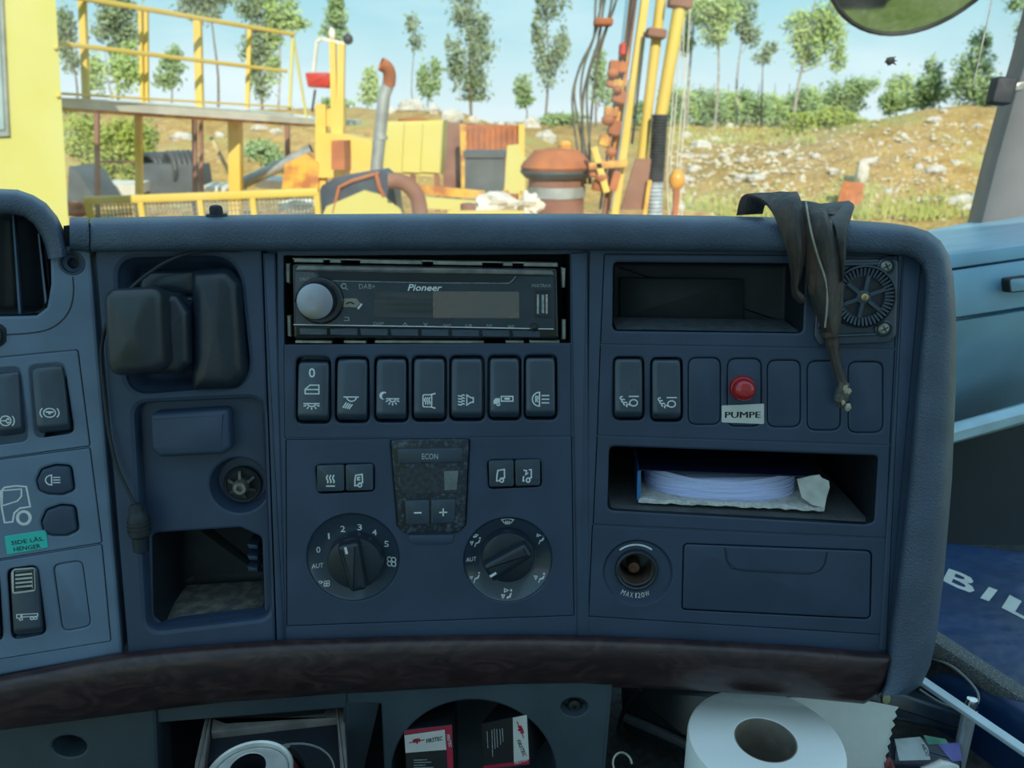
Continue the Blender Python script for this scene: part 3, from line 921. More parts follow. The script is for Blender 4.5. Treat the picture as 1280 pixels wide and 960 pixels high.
text(mb, PLL, 'HENGER', 34, 684.5, 34, 6.2, .0008, rot=rt_, bold=.012)
part(st_, 'lettering', mb, M['ink'], smooth=0)

w3 = Q(PLL, [(9, 711), (47, 706), (58, 792), (15, 800)], .0045)
bl3 = Q(PLL, [(66, 706), (103, 700), (114, 783), (78, 790)], .005)
w0_ = Q(PLL, [(-40, 718), (-1, 713), (4, 800), (-36, 806)], .0045)
t = panel('switch_panel', 'grey panel with white tipped lorry rocker and blank cover', PLL, LI3, [w3, bl3, w0_], M['window_lit_face'])
well(t, PLL, w3); well(t, PLL, w0_)
part(t, 'blank_cover', MB().prism(offs(ccw(bl3), .0004), -.01, -.0004, .0009, 2), M['window_lit_face'])
rocker(t, PLL, -38, 720, -5, 800, (), 'rocker cut by the picture edge', skew=4, slope=4)
sw = rocker(t, PLL, 11, 712, 47, 795, [('lorry', 34, 771, 13, 11, 1.2)], 'rocker with lorry symbol', skew=7, slope=4)
o_ = Q(PLL, [(14, 713), (43, 711), (45, 739), (15, 743)], .002, .0025)
part(sw, 'white_tip', MB().prism(o_, -.001, .0034, .001, 2), mat('cream_plastic', (.55, .56, .54), .45, var=.2, vscale=120))
mb = MB()
for j in range(5):
    mb.stroke([PLL.uv(19, 716.5 + j * 5, .0034), PLL.uv(40, 714.5 + j * 5, .0034)], .0014, .0034)
mb.stroke([PLL.uv(x, y, .0034) for x, y in ((18, 714), (41, 712), (42, 736), (18.5, 739))], .0009, .0034, True)
part(sw, 'grille_mark', mb, M['ink'], smooth=0)
def floor_rows(pl, a, b, w, depth, n_=4):      # level floor running back from a front edge
    A_ = pl.wp(*a, w); B_2 = pl.wp(*b, w)
    return [[pl.L(A_ + V((0, depth * i / n_, 0))), pl.L(B_2 + V((0, depth * i / n_, 0)))] for i in range(n_ + 1)]
# ------------------------------------------------------------------ air vent at the left edge
t = thing('air_vent', 'air vent with upright slats under a padded hood', 'air vent', PLL, (*PLL.uv(10, 390), -.02))
vo = Q(PLL, [(-60, 268), (22, 268), (45, 281), (57, 306), (61, 352), (58, 380), (44, 392), (-60, 395)], [.0, .01, .012, .012, .02, .006, .006, 0])
part(t, 'vent_cavity', MB().pocket(vo, .055, 0, .002), M['rocker'])
mb = MB()
hst = [((-60, 270), (-60, 236)), ((0, 268), (0, 236)), ((16, 268), (22, 237)), ((30, 271), (42, 244)), ((42, 280), (58, 254)), ((51, 294), (72, 271)), ((56, 306), (80, 288)), ((59, 318), (85, 308)), ((60, 324), (86, 320))]
rings = [[PLL.p3(lerp(i[0], o[0], q), lerp(i[1], o[1], q), w) for q, w in PROF] for i, o in hst]
mb.rings([list(reversed(r)) for r in rings])
part(t, 'hood', mb, M['pad'], smooth=50)
for a, b, y0, y1 in ((-14, -10, 268, 396), (15, 21, 269, 394), (47, 55, 292, 389)):
    mb = MB()
    mb.rings([[PLL.p3(a, y0, -.006), PLL.p3(a + 2, y0, -.004), PLL.p3(a + 6, y0, -.035), PLL.p3(a + 3, y0, -.035)],
              [PLL.p3(b + 2, y1, -.006), PLL.p3(b + 5, y1, -.004), PLL.p3(b + 9, y1, -.035), PLL.p3(b + 6, y1, -.035)]])
    part(t, 'slat', mb, M['window_lit_face'])
# knurled wheel peeping in at the left edge
cu, cv = PLL.uv(-6, 419)
t = thing('vent_wheel', 'dark ribbed vent wheel cut by the left picture edge', 'knob', PLL, (cu, cv, 0))
mb = MB().prism(rnd([PLL.uv(*q) for q in ((-40, 405), (2, 405), (8, 411), (8, 427), (2, 433), (-40, 434))], .003), -.004, .001, .0008)
part(t, 'surround', mb, M['hole'])
mb = MB().prism(rnd([PLL.uv(*q) for q in ((-40, 410), (0, 410), (4, 414), (4, 425), (0, 429), (-40, 430))], .002), 0, .004, .001)
part(t, 'wheel', mb, M['rubber'])

# ------------------------------------------------------------------ second column: swivel mount in its bowl
bowl = thing('mount_bowl', 'rounded recess in the console behind the swivel mount', 'dashboard panel', PLM, (*PLM.uv(230, 490), -.03))
part(bowl, 'recess', MB().pocket(mh1, .017, -.0035, .004, .010), M['face'])
t = thing('swivel_mount', 'glossy black swivel mount block sticking out of the console recess', 'device mount', PLM, (*PLM.uv(230, 480), -.03))
# right hand housing
hs = Q(PLM, [(240, 337), (286, 334), (302, 352), (310, 470), (298, 486), (240, 488)], [.003, .008, .012, .008, .008, .004], n=6)
part(t, 'housing', MB().pillow(hs, -.024, .009, .011, .001), M['knob'], smooth=60)
# shelf behind
mb = MB().pillow(Q(PLM, [(170, 338), (245, 336), (244, 372), (165, 374)], .005, n=5), -.024, -.006, .005, .0005)
part(t, 'upper_arm', mb, M['knob'], smooth=60)
mb = MB().prism(Q(PLM, [(196, 372), (243, 370), (246, 462), (200, 470)], .003), -.024, .000, .003, 3)
part(t, 'neck', mb, M['knob'])
# head: rounded block nearer the camera, turned to the left
def rblock(pl, front, back, wf, wb, bulge):
    m = MB()
    f = ccw([pl.uv(x, y, wf) for x, y in front]); b = ccw([pl.uv(x, y, wb) for x, y in back])
    fr_ = rnd(f, .009, 6); bk = rnd(b, .009, 6)
    rs = [[(x, y, wb) for x, y in bk]]
    mid = [((x0 + x1) / 2, (y0 + y1) / 2) for (x0, y0), (x1, y1) in zip(fr_, bk)]
    cx = sum(x for x, y in fr_) / len(fr_); cy = sum(y for x, y in fr_) / len(fr_)
    q = MB().pillow(fr_, wb + .5 * (wf - wb), wf, .008, bulge, 6)
    n_ = len(fr_)
    rs += [q.v[i * n_:(i + 1) * n_] for i in range(len(q.v) // n_)]
    m.rings(rs)
    return m
mb = rblock(PLM, [(125, 362), (201, 359), (206, 466), (131, 473)], [(150, 366), (240, 370), (243, 466), (155, 468)], .030, .002, .003)
part(t, 'head', mb, mat('satin_black', (.026, .034, .044), .30, var=.2, vscale=30), smooth=70)
mb = MB().pillow(Q(PLM, [(196, 366), (222, 368), (236, 390), (238, 455), (225, 468), (198, 468)], .004, .012), -.02, .016, .006, .001)
part(t, 'collar', mb, M['knob'], smooth=50)

# lower recess with flap, aerial plug hole and pocket
t = thing('pocket_panel', 'console panel with flap, aerial plug hole and open pocket', 'dashboard panel', PLM, (*PLM.uv(255, 790), -.02))
DW = -.010
fl = offs(ccw(mh2), .0005)
ch_c = PLM.uv(299, 607, DW)
k = PLM.mpp(300, 607)
phole = circ(*ch_c, 37 * k, 32)
pk = Q(PLM, [(190, 667), (300, 660), (327, 672), (330, 768), (318, 775), (206, 782), (192, 770)], .005, DW)
part(t, 'inner_face', MB().plate(fl, [phole, pk], DW - .002, DW, .0, .002), M['face'])
part(t, 'recess_wall', MB().pocket(mh2, -DW, -.0035, .0005, 0, False), M['face'])
mb = MB().pocket(pk, .06, DW - .001, .004, .008)
part(t, 'pocket', mb, M['hole'])
dusty = mat('dusty_mat', (.075, .078, .075), .9, vscale=120, col2=(.20, .19, .165), bump=.5, bscale=700, lo=.45, hi=.75)
mb = MB().prism(Q(PLM, [(198, 772), (322, 764), (322, 690), (212, 700)], .002, -.060), -.0685, -.066)
mb = MB()
mb.loft(floor_rows(PLM, (200, 779), (325, 771), DW - .003, .050))
part(t, 'dusty_floor', mb, dusty)
for y in (676, 690, 704):
    part(t, 'rib', MB().prism(Q(PLM, [(311, y), (324, y + 2), (324, y + 7), (313, y + 6)], .0005, -.03), -.05, -.024, .0006), M['frame'])
# flap
part(t, 'flap', MB().prism(Q(PLM, [(187, 517), (286, 511), (289, 560), (280, 568), (200, 572), (189, 562)], .004, .002), DW - .001, .0035, .004, 4), M['face'])
# aerial plug
mb = MB().pocket(circ(*ch_c, 37 * k, 32), .012, DW - .0015, .003)
part(t, 'socket_cup', mb, M['frame'])
c2 = PLM.uv(303, 606, DW - .01)
part(t, 'socket_hole', MB().lathe(*c2, [(25 * k, DW - .0112), (24 * k, DW - .0100), (21 * k, DW - .0105), (20 * k, DW - .0120)], 28), M['hole'])
dusty2 = mat('dusty_metal', (.26, .25, .22), .55, .6, var=.5, vscale=300)
pg = part(t, 'aerial_plug', MB().lathe(*c2, [(10 * k, DW - .012), (10 * k, DW - .002), (8 * k, DW), (4 * k, DW), (3.6 * k, DW - .003)], 20), dusty2, 'small metal aerial plug')
mb = MB()
for a in (35, 100, 160, 215, 280, 335):
    d = V((math.cos(math.radians(a)), math.sin(math.radians(a))))
    mb.bar(V((c2[0] + d.x * 9 * k, c2[1] + d.y * 9 * k, DW - .006)), V((c2[0] + d.x * 19 * k, c2[1] + d.y * 19 * k, DW - .010)), .002, .001, up=(0, 0, 1))
part(pg, 'prong', mb, dusty2)

# ------------------------------------------------------------------ car radio
t = thing('car_radio', 'black car radio with silver volume knob and grey display', 'radio', PLC, (*PLC.uv(533, 428), -.02))
part(t, 'slot', MB().pocket(Q(PLC, RAD, .001), .05, 0), M['hole'])
mb = MB()
for a, b, c, d in ((366, 323, 694, 329.5),):
    for x0, x1 in ((366, 403), (411, 425), (449, 527), (541, 603), (629, 641), (655, 698)):
        mb.prism(Q(PLC, [(x0, 322.5 + (x0 - 366) * .018), (x1, 322.5 + (x1 - 366) * .018), (x1, 328 + (x1 - 366) * .018), (x0, 328 + (x0 - 366) * .018)]), -.012, -.003, .0004, 1)
    mb.prism(Q(PLC, [(364, 322), (698, 328), (698, 330.5), (364, 324.5)]), -.012, -.0035, .0003, 1)
    for x0, x1 in ((368, 414), (429, 457), (468, 605), (632, 655), (662, 700)):
        mb.prism(Q(PLC, [(x0, 425.5), (x1, 426), (x1, 430), (x0, 429.5)]), -.012, -.002, .0004, 1)
for q in ([(355.5, 329), (361, 329), (361, 355), (356, 353)], [(357, 395), (362, 395), (363, 422), (358, 421)], [(702, 334), (708, 335), (707, 360), (703, 360)], [(703, 400), (708, 400), (708, 425), (703, 425)]):
    mb.prism(Q(PLC, q), -.012, -.003, .0005, 1)
part(t, 'metal_sleeve', mb, M['zinc'])
fo = Q(PLC, [(364, 330), (697, 336), (699, 424), (366, 424)], .002, .004)
part(t, 'body', MB().prism(fo, -.04, .0022, .002, 2), M['gloss'])
W0 = .0022
f2 = Q(PLC, [(369, 341), (693, 344), (694, 409), (369, 406)], .0015, W0)
slot = Q(PLC, [(395, 339), (650, 345), (641, 353.5), (540, 353), (403, 350)], .0006, W0)
rmat = mat('radio_front', (.030, .044, .062), .22, var=.25, vscale=60)
part(t, 'front_panel', MB().prism(Q(PLC, [(369, 339), (693, 345), (694, 411.5), (369, 408)], .0015, W0), 0, W0 + .0006, .0005, 1), rmat)
part(t, 'top_edge', MB().prism(Q(PLC, [(373, 331.5), (690, 338), (693, 344.5), (369, 338.5)], .0006, W0), 0, W0 + .0010, .0008, 2), mat('worn_edge', (.10, .105, .11), .35, var=.5, vscale=90, col2=(.22, .20, .18)))
part(t, 'disc_slot', MB().prism(slot, 0, W0 + .0008), M['hole'])
mb = MB().stroke([PLC.uv(*q, W0) for q in ((403, 350), (420, 351), (540, 353.5), (636, 354), (641, 350), (645, 345))], .0004, W0 + .0008)
part(t, 'slot_edge', mb, M['faint'], smooth=0)
pc = mat('radio_corner', (.075, .085, .10), .4, var=.2, vscale=60)
part(t, 'corner_trim', MB().prism(Q(PLC, [(369, 339), (393, 340), (400, 352), (384, 357), (372, 366), (368, 380)], .0004, W0), 0, W0 + .0012, .0004, 1), pc)
kk = PLC.mpp(395, 377)
c0 = PLC.uv(400, 376, .004)
part(t, 'knob_ring', MB().lathe(*c0, [(30 * kk, W0), (29 * kk, .0050), (27 * kk, .0058), (22 * kk, .0058)], 40), M['gloss'])
c1 = PLC.uv(393.5, 377, .013)
spun = bpy.data.materials.new('spun_aluminium'); spun.use_nodes = True
n = spun.node_tree.nodes; l = spun.node_tree.links; b_ = n['Principled BSDF']
tc = n.new('ShaderNodeTexCoord'); sp_ = n.new('ShaderNodeSeparateXYZ'); at_ = n.new('ShaderNodeMath'); at_.operation = 'ARCTAN2'
cb = n.new('ShaderNodeCombineXYZ'); nz = n.new('ShaderNodeTexNoise'); nz.inputs['Scale'].default_value = 2.0; rp = n.new('ShaderNodeMapRange')
rp.inputs[3].default_value = .3; rp.inputs[4].default_value = .55
l.new(tc.outputs['Object'], sp_.inputs[0]); l.new(sp_.outputs[1], at_.inputs[0]); l.new(sp_.outputs[0], at_.inputs[1])
l.new(at_.outputs[0], cb.inputs[0]); l.new(cb.outputs[0], nz.inputs['Vector']); l.new(nz.outputs[0], rp.inputs[0]); l.new(rp.outputs[0], b_.inputs['Roughness'])
b_.inputs['Base Color'].default_value = (.38, .38, .44, 1); b_.inputs['Metallic'].default_value = 1.0; b_.inputs['Anisotropic'].default_value = .85; tg = n.new('ShaderNodeTangent'); tg.direction_type = 'RADIAL'; tg.axis = 'Z'; l.new(tg.outputs[0], b_.inputs['Tangent'])
vk = part(t, 'volume_knob', MB().lathe(*c1, [(24 * kk, .004), (23.5 * kk, .0115), (23 * kk, .0126), (22.2 * kk, .0132)], 48), M['knob'])
part(vk, 'knob_face', MB().lathe(*c1, [(22.2 * kk, .0125), (22 * kk, .0133), (21 * kk, .0136), (8 * kk, .0139), (.5 * kk, .0140)], 48), spun)
dm = mat('lcd_display', (.135, .120, .115), .25, var=.15, vscale=30, col2=(.16, .125, .11))
part(t, 'display', MB().prism(Q(PLC, [(541, 364), (649, 364.5), (649, 398), (541, 397.5)], .0006, W0), 0, W0 + .0009, .0002, 1), dm)
part(t, 'display_glass', MB().prism(Q(PLC, [(468, 364), (541, 364), (541, 397.5), (466, 397)], .0006, W0), 0, W0 + .0008, .0002, 1), mat('scratched_window', (.055, .062, .072), .3, var=.5, vscale=120, stretch=(.15, 2.5, 1)))
mb = MB(); text(mb, PLC, 'Pioneer', 531, 359.5, 43, 8.5, W0 + .0007, shear=.28, bold=.018)
part(t, 'lettering', mb, M['print'], 'white slanted maker name', smooth=0)
mb = MB()
for s_, x, y, wd, h in (('DISP', 473.5, 404.5, 13, 4), ('BAND', 559, 407, 10, 3.6), ('1/∞', 586, 407, 8, 3.6), ('SRC', 381, 349, 13, 4), ('DAB+', 459, 358, 20, 6), ('MIXTRAX', 677, 357, 24, 4), ('FLAC', 612, 407, 7, 3.6), ('BASS', 639, 408, 8, 3.4)):
    text(mb, PLC, s_.replace('∞', '8'), x, y, wd, h, W0 + (.0012 if s_ == 'SRC' else .0007))
mb.stroke([PLC.uv(x, y, W0) for x, y in ((504, 406.5), (506.5, 403.5), (509, 406.5))], .0005, W0 + .0007)
mb.stroke([PLC.uv(x, y, W0) for x, y in ((529.5, 403.5), (532, 406.5), (534.5, 403.5))], .0005, W0 + .0007)
mb.stroke([PLC.uv(430 + 3 * math.cos(a * .5), 357.5 + 3 * math.sin(a * .5), W0) for a in range(13)], .0007, W0 + .0007)
mb.stroke([PLC.uv(432, 360, W0), PLC.uv(435, 362, W0)], .0007, W0 + .0007)
mb.stroke([PLC.uv(x, y, W0) for x, y in ((431, 396.5), (436, 396.5), (436.5, 400.5), (430, 400.5))], .0005, W0 + .0007)
part(t, 'small_lettering', mb, M['faint'], smooth=0)
mb = MB().stroke([PLC.uv(x, y, W0) for x, y in ((367, 405.5), (450, 406.8), (530, 408), (610, 409.5), (664, 410.5))], .0006, W0 + .0007)
mb.stroke([PLC.uv(x, y, W0) for x, y in ((672, 410.8), (692, 411))], .0006, W0 + .0007)
part(t, 'silver_line', mb, M['print'], smooth=0)
cj = PLC.uv(667.5, 409, W0)
part(t, 'aux_jack', MB().lathe(*cj, [(5.6 * kk, W0), (5.6 * kk, W0 + .0012), (4.6 * kk, W0 + .0013), (4.2 * kk, W0 - .0), (3.8 * kk, W0 - .0002)], 24), M['gloss'])
for j in range(8):
    x = 374 + j * 38
    part(t, 'preset_button', MB().prism(Q(PLC, [(x, 409.5 + j * .5), (x + 35, 410 + j * .5), (x + 35, 419 + j * .4), (x + 1, 418.5 + j * .4)], .0004, W0), 0, W0 + .0010, .0005, 1), M['rocker'])
# phone key and usb port
ko = Q(PLC, [(428, 373), (446, 373), (450.5, 379), (446, 384.5), (428, 384)], .0003, W0)
pk_ = part(t, 'phone_key', MB().prism(ko, 0, W0 + .0012, .0003, 1), mat('beige_key', (.30, .29, .24), .4, var=.3, vscale=200))
mb = MB().stroke([PLC.uv(x, y, W0) for x, y in ((433, 380), (436, 378), (440, 378), (443, 380))], .0010, W0 + .0012)
part(pk_, 'symbol', mb, M['ink'], smooth=0)
mb = MB().stroke([PLC.uv(x, y, W0) for x, y in ((447.5, 386), (452.5, 379.5))], .0013, W0 + .0008)
part(t, 'key_mark', mb, M['print'], smooth=0)
uo = Q(PLC, [(668, 361), (688.5, 361.5), (689, 397), (668.5, 396)], .0006, W0)
us = part(t, 'usb_port', MB().plate(uo, [Q(PLC, [(670, 366), (685, 366), (685.5, 393), (670.5, 393)], .0004, W0)], 0, W0 + .0012, .0003, .0003), M['knob'])
part(us, 'tongue', MB().prism(Q(PLC, [(677, 368.5), (680, 368.5), (680, 391.5), (677, 391)], 0, W0), 0, W0 + .0008), M['faint'])
mb = MB()
for x in (671, 682):
    mb.prism(Q(PLC, [(x, 368), (x + 2.4, 368), (x + 2.4, 392), (x, 392)], 0, W0), 0, W0 + .0010)
part(us, 'contact', mb, M['steel'])

# ------------------------------------------------------------------ climate panel
bo1 = Q(PLC, [(394, 581), (468, 579), (468, 614), (398, 617)], [.003, .003, .004, .004])
bo2 = Q(PLC, [(609, 575), (676, 574), (677, 608), (611, 611)], [.003, .003, .004, .004])
DL = (441.5, 697); DR = (635, 700)
ccl = PLC.uv(*DL); ccr = PLC.uv(*DR)
kc = PLC.mpp(540, 700)
hL = circ(*ccl, 57 * kc, 56); hR = circ(*ccr, 55.5 * kc, 56)
eo = Q(PLC, [(488, 547.5), (587, 547), (582, 655), (573, 665), (507, 666), (497, 657)], [0, 0, .004, .003, .003, .004])
fg = Q(PLC, [(509, 667.5), (569, 667), (566, 677), (560, 680), (516, 680), (511, 676)], .002)
t = panel('climate_panel', 'dark climate control panel with two dials and digital readout', PLC, CI2, [bo1, bo2, hL, hR, eo], M['face'], hbev=.0012)
part(t, 'finger_notch', MB().prism(fg, -.004, .0016, .0012, 2), M['frame'])
for (cx, cy), R_, nm in ((ccl, 57, 'L'), (ccr, 55.5, 'R')):
    part(t, 'dial_dish', MB().lathe(cx, cy, [(R_ * kc, 0), ((R_ - 2) * kc, -.0012), ((R_ - 18) * kc, -.0042), ((R_ - 20) * kc, -.0045), (20 * kc, -.0045)], 56, False, True), M['rocker'])
def dial_w(cx, cy, R_):
    def W(x, y):
        r = math.hypot(x - cx, y - cy) / kc
        return lerp(-.0012, -.0042, min(max((R_ - 2 - r) / 16, 0), 1))
    return W
WL = dial_w(*ccl, 57); WR = dial_w(*ccr, 55.5)
mb = MB()
for s_, x, y, wd, h in (('0', 398, 687, 5, 8.5), ('1', 411, 670, 2.2, 8.5), ('2', 428.5, 661, 6, 8.5), ('3', 449.5, 659, 6, 8.5), ('4', 468, 665.5, 6, 8.5), ('5', 483, 680, 6, 8.5), ('AUT', 397, 707, 14, 6), ('P', 401, 729, 5, 6.5)):
    text(mb, PLC, s_, x, y, wd, h, WL, bold=.008)
icon(mb, PLC, 'fan', 489.5, 702, 6.5, 7, WL, 1.2); icon(mb, PLC, 'fan', 408.5, 729, 4, 4, WL, 1)
part(t, 'scale_print', mb, M['print'], 'numbers around the fan dial', smooth=0)
mb = MB()
icon(mb, PLC, 'defrost', 634.5, 652, 7.5, 6, WR, 1.2)
icon(mb, PLC, 'seat_up', 675, 674, 6, 7, WR, 1.2); icon(mb, PLC, 'seat', 675, 722, 7, 6.5, WR, 1.2)
icon(mb, PLC, 'seat_both', 634, 744, 7, 8, WR, 1.2); icon(mb, PLC, 'seat', 594, 722, 7, 6.5, WR, 1.2)
icon(mb, PLC, 'seat', 595, 678, 7, 6.5, WR, 1.2); icon(mb, PLC, 'defrost', 593.5, 670, 4, 3, WR, 1)
text(mb, PLC, 'AUT', 589, 699, 13, 5.5, WR, bold=.008)
part(t, 'scale_print', mb, M['print'], 'airflow symbols around the dial', smooth=0)

def dial_knob(th, px, py, rpx, ang, lab, tickpos):
    base = PLC.uv(px, py, .006)
    kn = part(th, 'dial_knob', MB().lathe(*base, [(rpx * kc, -.004), (rpx * kc * .99, .0050), (rpx * kc * .95, .0068), (rpx * kc * .88, .0074), (rpx * kc * .3, .0074)], 48), M['knob'], lab)
    # raised grip bar, rounded, across the face
    m = MB(); ca, sa = math.cos(ang), math.sin(ang)
    def tr2(o): return [(base[0] + x * ca - y * sa, base[1] + x * sa + y * ca) for x, y in o]
    L_ = rpx * kc * .93; H_ = rpx * kc * .43
    o = tr2(rnd([(-L_, -H_ * .75), (L_, -H_), (L_, H_), (-L_, H_ * .75)], .004, 5))
    m.prism(o, .005, .0155, .0035, 4, taper=.0006)
    gp = part(kn, 'grip', m, M['knob'])
    tx, ty = base[0] + tickpos[0] * kc * ca - tickpos[1] * kc * sa, base[1] + tickpos[0] * kc * sa + tickpos[1] * kc * ca
    m = MB(); m.stroke([(tx - ca * 4.5 * kc, ty - sa * 4.5 * kc), (tx + ca * 4.5 * kc, ty + sa * 4.5 * kc)], 3.2 * kc, .0156)
    part(kn, 'pointer', m, M['print'], smooth=0)
dial_knob(t, 443.5, 704, 34.5, math.radians(101), 'fan speed dial pointing between two and three', (24, 3))
dial_knob(t, 635, 697, 33.5, math.radians(212), 'airflow dial turned to the lower left', (24, 3))
for o_, xs_, marks in ((bo1, (395, 431, 467), ('heat', 'cabc')), (bo2, (610, 643, 676), ('cab', 'cabo'))):
    part(t, 'button_well', MB().pocket(o_, .006, 0), M['hole'])
    for j in range(2):
        a, b = xs_[j], xs_[j + 1]
        y0 = 582 if o_ is bo1 else 576
        bt = part(t, 'push_button', MB().prism(Q(PLC, [(a + .6, y0 - j), (b - .6, y0 - 1 - j), (b - .6, y0 + 32 - j), (a + 1.6, y0 + 33 - j)], .0018, .0018), -.006, .0020, .0009, 2), M['rocker'])
        m = MB(); icon(m, PLC, marks[j], (a + b) / 2, y0 + 17 + (2 if marks[j] == 'heat' else 2), 7, 8.5, .0020, 1.7)
        part(bt, 'symbol', m, M['print'], smooth=0)
# digital readout block
wornb = mat('worn_readout', (.014, .020, .030), .3, vscale=420, col2=(.09, .12, .17), lo=.50, hi=.74, detail=6)
eb = part(t, 'readout_block', MB().prism(offs(ccw(eo), .0003), -.008, .0030, .0012, 3), wornb)
def btn(par, pts, w, b, m_=None): return part(par, 'push_button', MB().prism(Q(PLC, pts, .0016, w), .001, w, b, 2), m_ or M['rocker'])
q = btn(eb, [(496, 561), (579, 560), (578, 578), (498, 580)], .0048, .0010)
mb = MB(); text(mb, PLC, 'ECON', 537.5, 570.5, 20, 7.5, .0048, bold=.01); text(mb, PLC, 'ECON', 537.5, 570.5, 20, 7.5, .0048, bold=.01)
part(eb, 'lettering', mb, M['print'], smooth=0)
dsp = part(eb, 'display', MB().prism(Q(PLC, [(499, 585), (575, 584), (572, 616), (503, 618)], .002, .003), .001, .0033, .0003, 1), mat('dark_display', (.040, .048, .062), .2, var=.5, vscale=300))
part(eb, 'display_patch', MB().prism(Q(PLC, [(555, 589), (573, 588.5), (571, 612), (555.5, 613)], .0005, .0033), .001, .0037, .0002, 1), mat('clear_patch', (.16, .18, .20), .3, var=.25, vscale=100))
b1_ = btn(eb, [(505.5, 626), (537, 625), (537, 656), (508, 657)], .0050, .0010)
b2_ = btn(eb, [(538.6, 625), (570, 624), (568, 654), (538.6, 656)], .0050, .0010)
mb = MB().stroke([PLC.uv(517.5, 641, .005), PLC.uv(527, 640.8, .005)], 2 * kc, .0050)
part(eb, 'minus_sign', mb, M['print'], smooth=0)
mb = MB().stroke([PLC.uv(549, 640.5, .005), PLC.uv(559, 640.3, .005)], 1.7 * kc, .0050); mb.stroke([PLC.uv(554, 635.5, .005), PLC.uv(554, 645, .005)], 1.7 * kc, .0050)
part(eb, 'plus_sign', mb, M['print'], smooth=0)

# ------------------------------------------------------------------ right column: upper tray with buzzer
so1 = Q(PLR, [(767, 328), (1006, 330), (1003, 416), (766, 413)], .0035)
t = panel('storage_tray', 'console module with empty letterbox tray beside round buzzer', PLR, RI1, [so1], M['face'], hbev=.0018)
part(t, 'tray_cavity', MB().pocket(so1, .045, 0, .001, .003), M['hole'])
mb = MB()
mb.loft(floor_rows(PLR, (771, 411.5), (1000, 415), -.003, .036))
part(t, 'felt_mat', mb, mat('grey_felt', (.075, .095, .12), .95, var=.4, vscale=150, bump=.6, bscale=700))
mb = MB().prism(Q(PLR, [(775, 347), (930, 349), (930, 400), (775, 398)], .001, -.04), -.046, -.041, .001)
part(t, 'rear_cover', mb, M['rubber'])
t = thing('buzzer', 'square black buzzer with round ribbed grille and four screws', 'buzzer', PLR, (*PLR.uv(1068, 425), 0))
kr = PLR.mpp(1080, 370)
part(t, 'mounting_plate', MB().prism(Q(PLR, [(1020, 324), (1121, 323), (1118, 420), (1108, 428), (1022, 431), (1016, 420)], .0035), 0, .004, .0015, 2), M['rocker'])
cb_ = PLR.uv(1079, 371, .008)
part(t, 'grille_dish', MB().lathe(*cb_, [(41 * kr, .003), (40 * kr, .0095), (38 * kr, .0100), (36 * kr, .0060), (14 * kr, .0060)], 48), M['knob'])
for j in range(44):
    a = 2 * math.pi * j / 44
    d = V((math.cos(a), math.sin(a), 0)); c_ = V((*cb_, 0))
    if j == 0:
        m = MB().bar(V((27 * kr, 0, .0072)), V((37.5 * kr, 0, .0086)), 2.6 * kr, .003, up=(0, 0, 1)); me0 = m.mesh('rib')
        me0.materials.append(M['rocker'])
    ob = bpy.data.objects.new('rib', me0); COL.objects.link(ob); ob.parent = t
    ob.location = c_ - V(t['_o']); ob.rotation_euler = (0, 0, a)
for a in (20, 80, 140, 200, 260, 320):
    d = V((math.cos(math.radians(a)), math.sin(math.radians(a)), 0)); c_ = V((*cb_, 0))
    part(t, 'spoke', MB().bar(c_ + d * 8 * kr + V((0, 0, .0078)), c_ + d * 27 * kr + V((0, 0, .0078)), 4.5 * kr, .004, up=(0, 0, 1)), M['rocker'])
part(t, 'hub', MB().lathe(*cb_, [(9 * kr, .006), (8.5 * kr, .0092), (4.5 * kr, .0098)], 20), M['rocker'])
part(t, 'centre_screw', MB().lathe(*cb_, [(4.6 * kr, .009), (4.4 * kr, .0112), (2.0 * kr, .0116), (1.6 * kr, .0106)], 16), M['brass'])
for x, y in ((1108, 333), (1105, 411), (1027, 334)):
    u, v = PLR.uv(x, y, .006)
    part(t, 'screw_boss', MB().lathe(u, v, [(11.5 * kr, .002), (11 * kr, .0055), (9 * kr, .0062), (8 * kr, .0050)], 20), M['rocker'])
    s_ = part(t, 'screw', MB().lathe(u, v, [(7.5 * kr, .004), (7.2 * kr, .0062), (5 * kr, .0072), (1 * kr, .0074)], 20), M['zinc'])
    m = MB().stroke([(u - 4 * kr, v - 2 * kr), (u + 4 * kr, v + 2 * kr)], 1.6 * kr, .0074).stroke([(u - 2 * kr, v + 4 * kr), (u + 2 * kr, v - 4 * kr)], 1.6 * kr, .0074)
    part(s_, 'cross_slot', m, M['hole'], smooth=0)
for q in ([(1045, 329), (1096, 328), (1096, 332), (1045, 333)], [(1040, 417), (1092, 415), (1092, 419), (1040, 421)], [(1020, 345), (1025, 345), (1024, 410), (1019, 410)]):
    part(t, 'raised_bead', MB().prism(Q(PLR, q, .001), .003, .0062, .0012, 2), M['rocker'])

# ------------------------------------------------------------------ right column: tray with box of paper discs
so3 = Q(PLR, [(762, 558), (1097, 570), (1092, 652), (1080, 655), (760, 637)], [.004, .004, .003, .003, .004])
t = panel('storage_tray', 'console module with tray holding a torn paper box', PLR, RI3, [so3], M['face'], hbev=.0018)
part(t, 'tray_cavity', MB().pocket(so3, .125, 0, .003, .004), M['hole'])
ribm = mat('ribbed_rubber', (.080, .090, .100), .8, var=.3, vscale=60, bump=1.0, bscale=900, bdist=.001)
mb = MB()
mb.loft(floor_rows(PLR, (764, 635.5), (1087, 652.5), -.003, .112))
part(t, 'rubber_mat', mb, ribm)
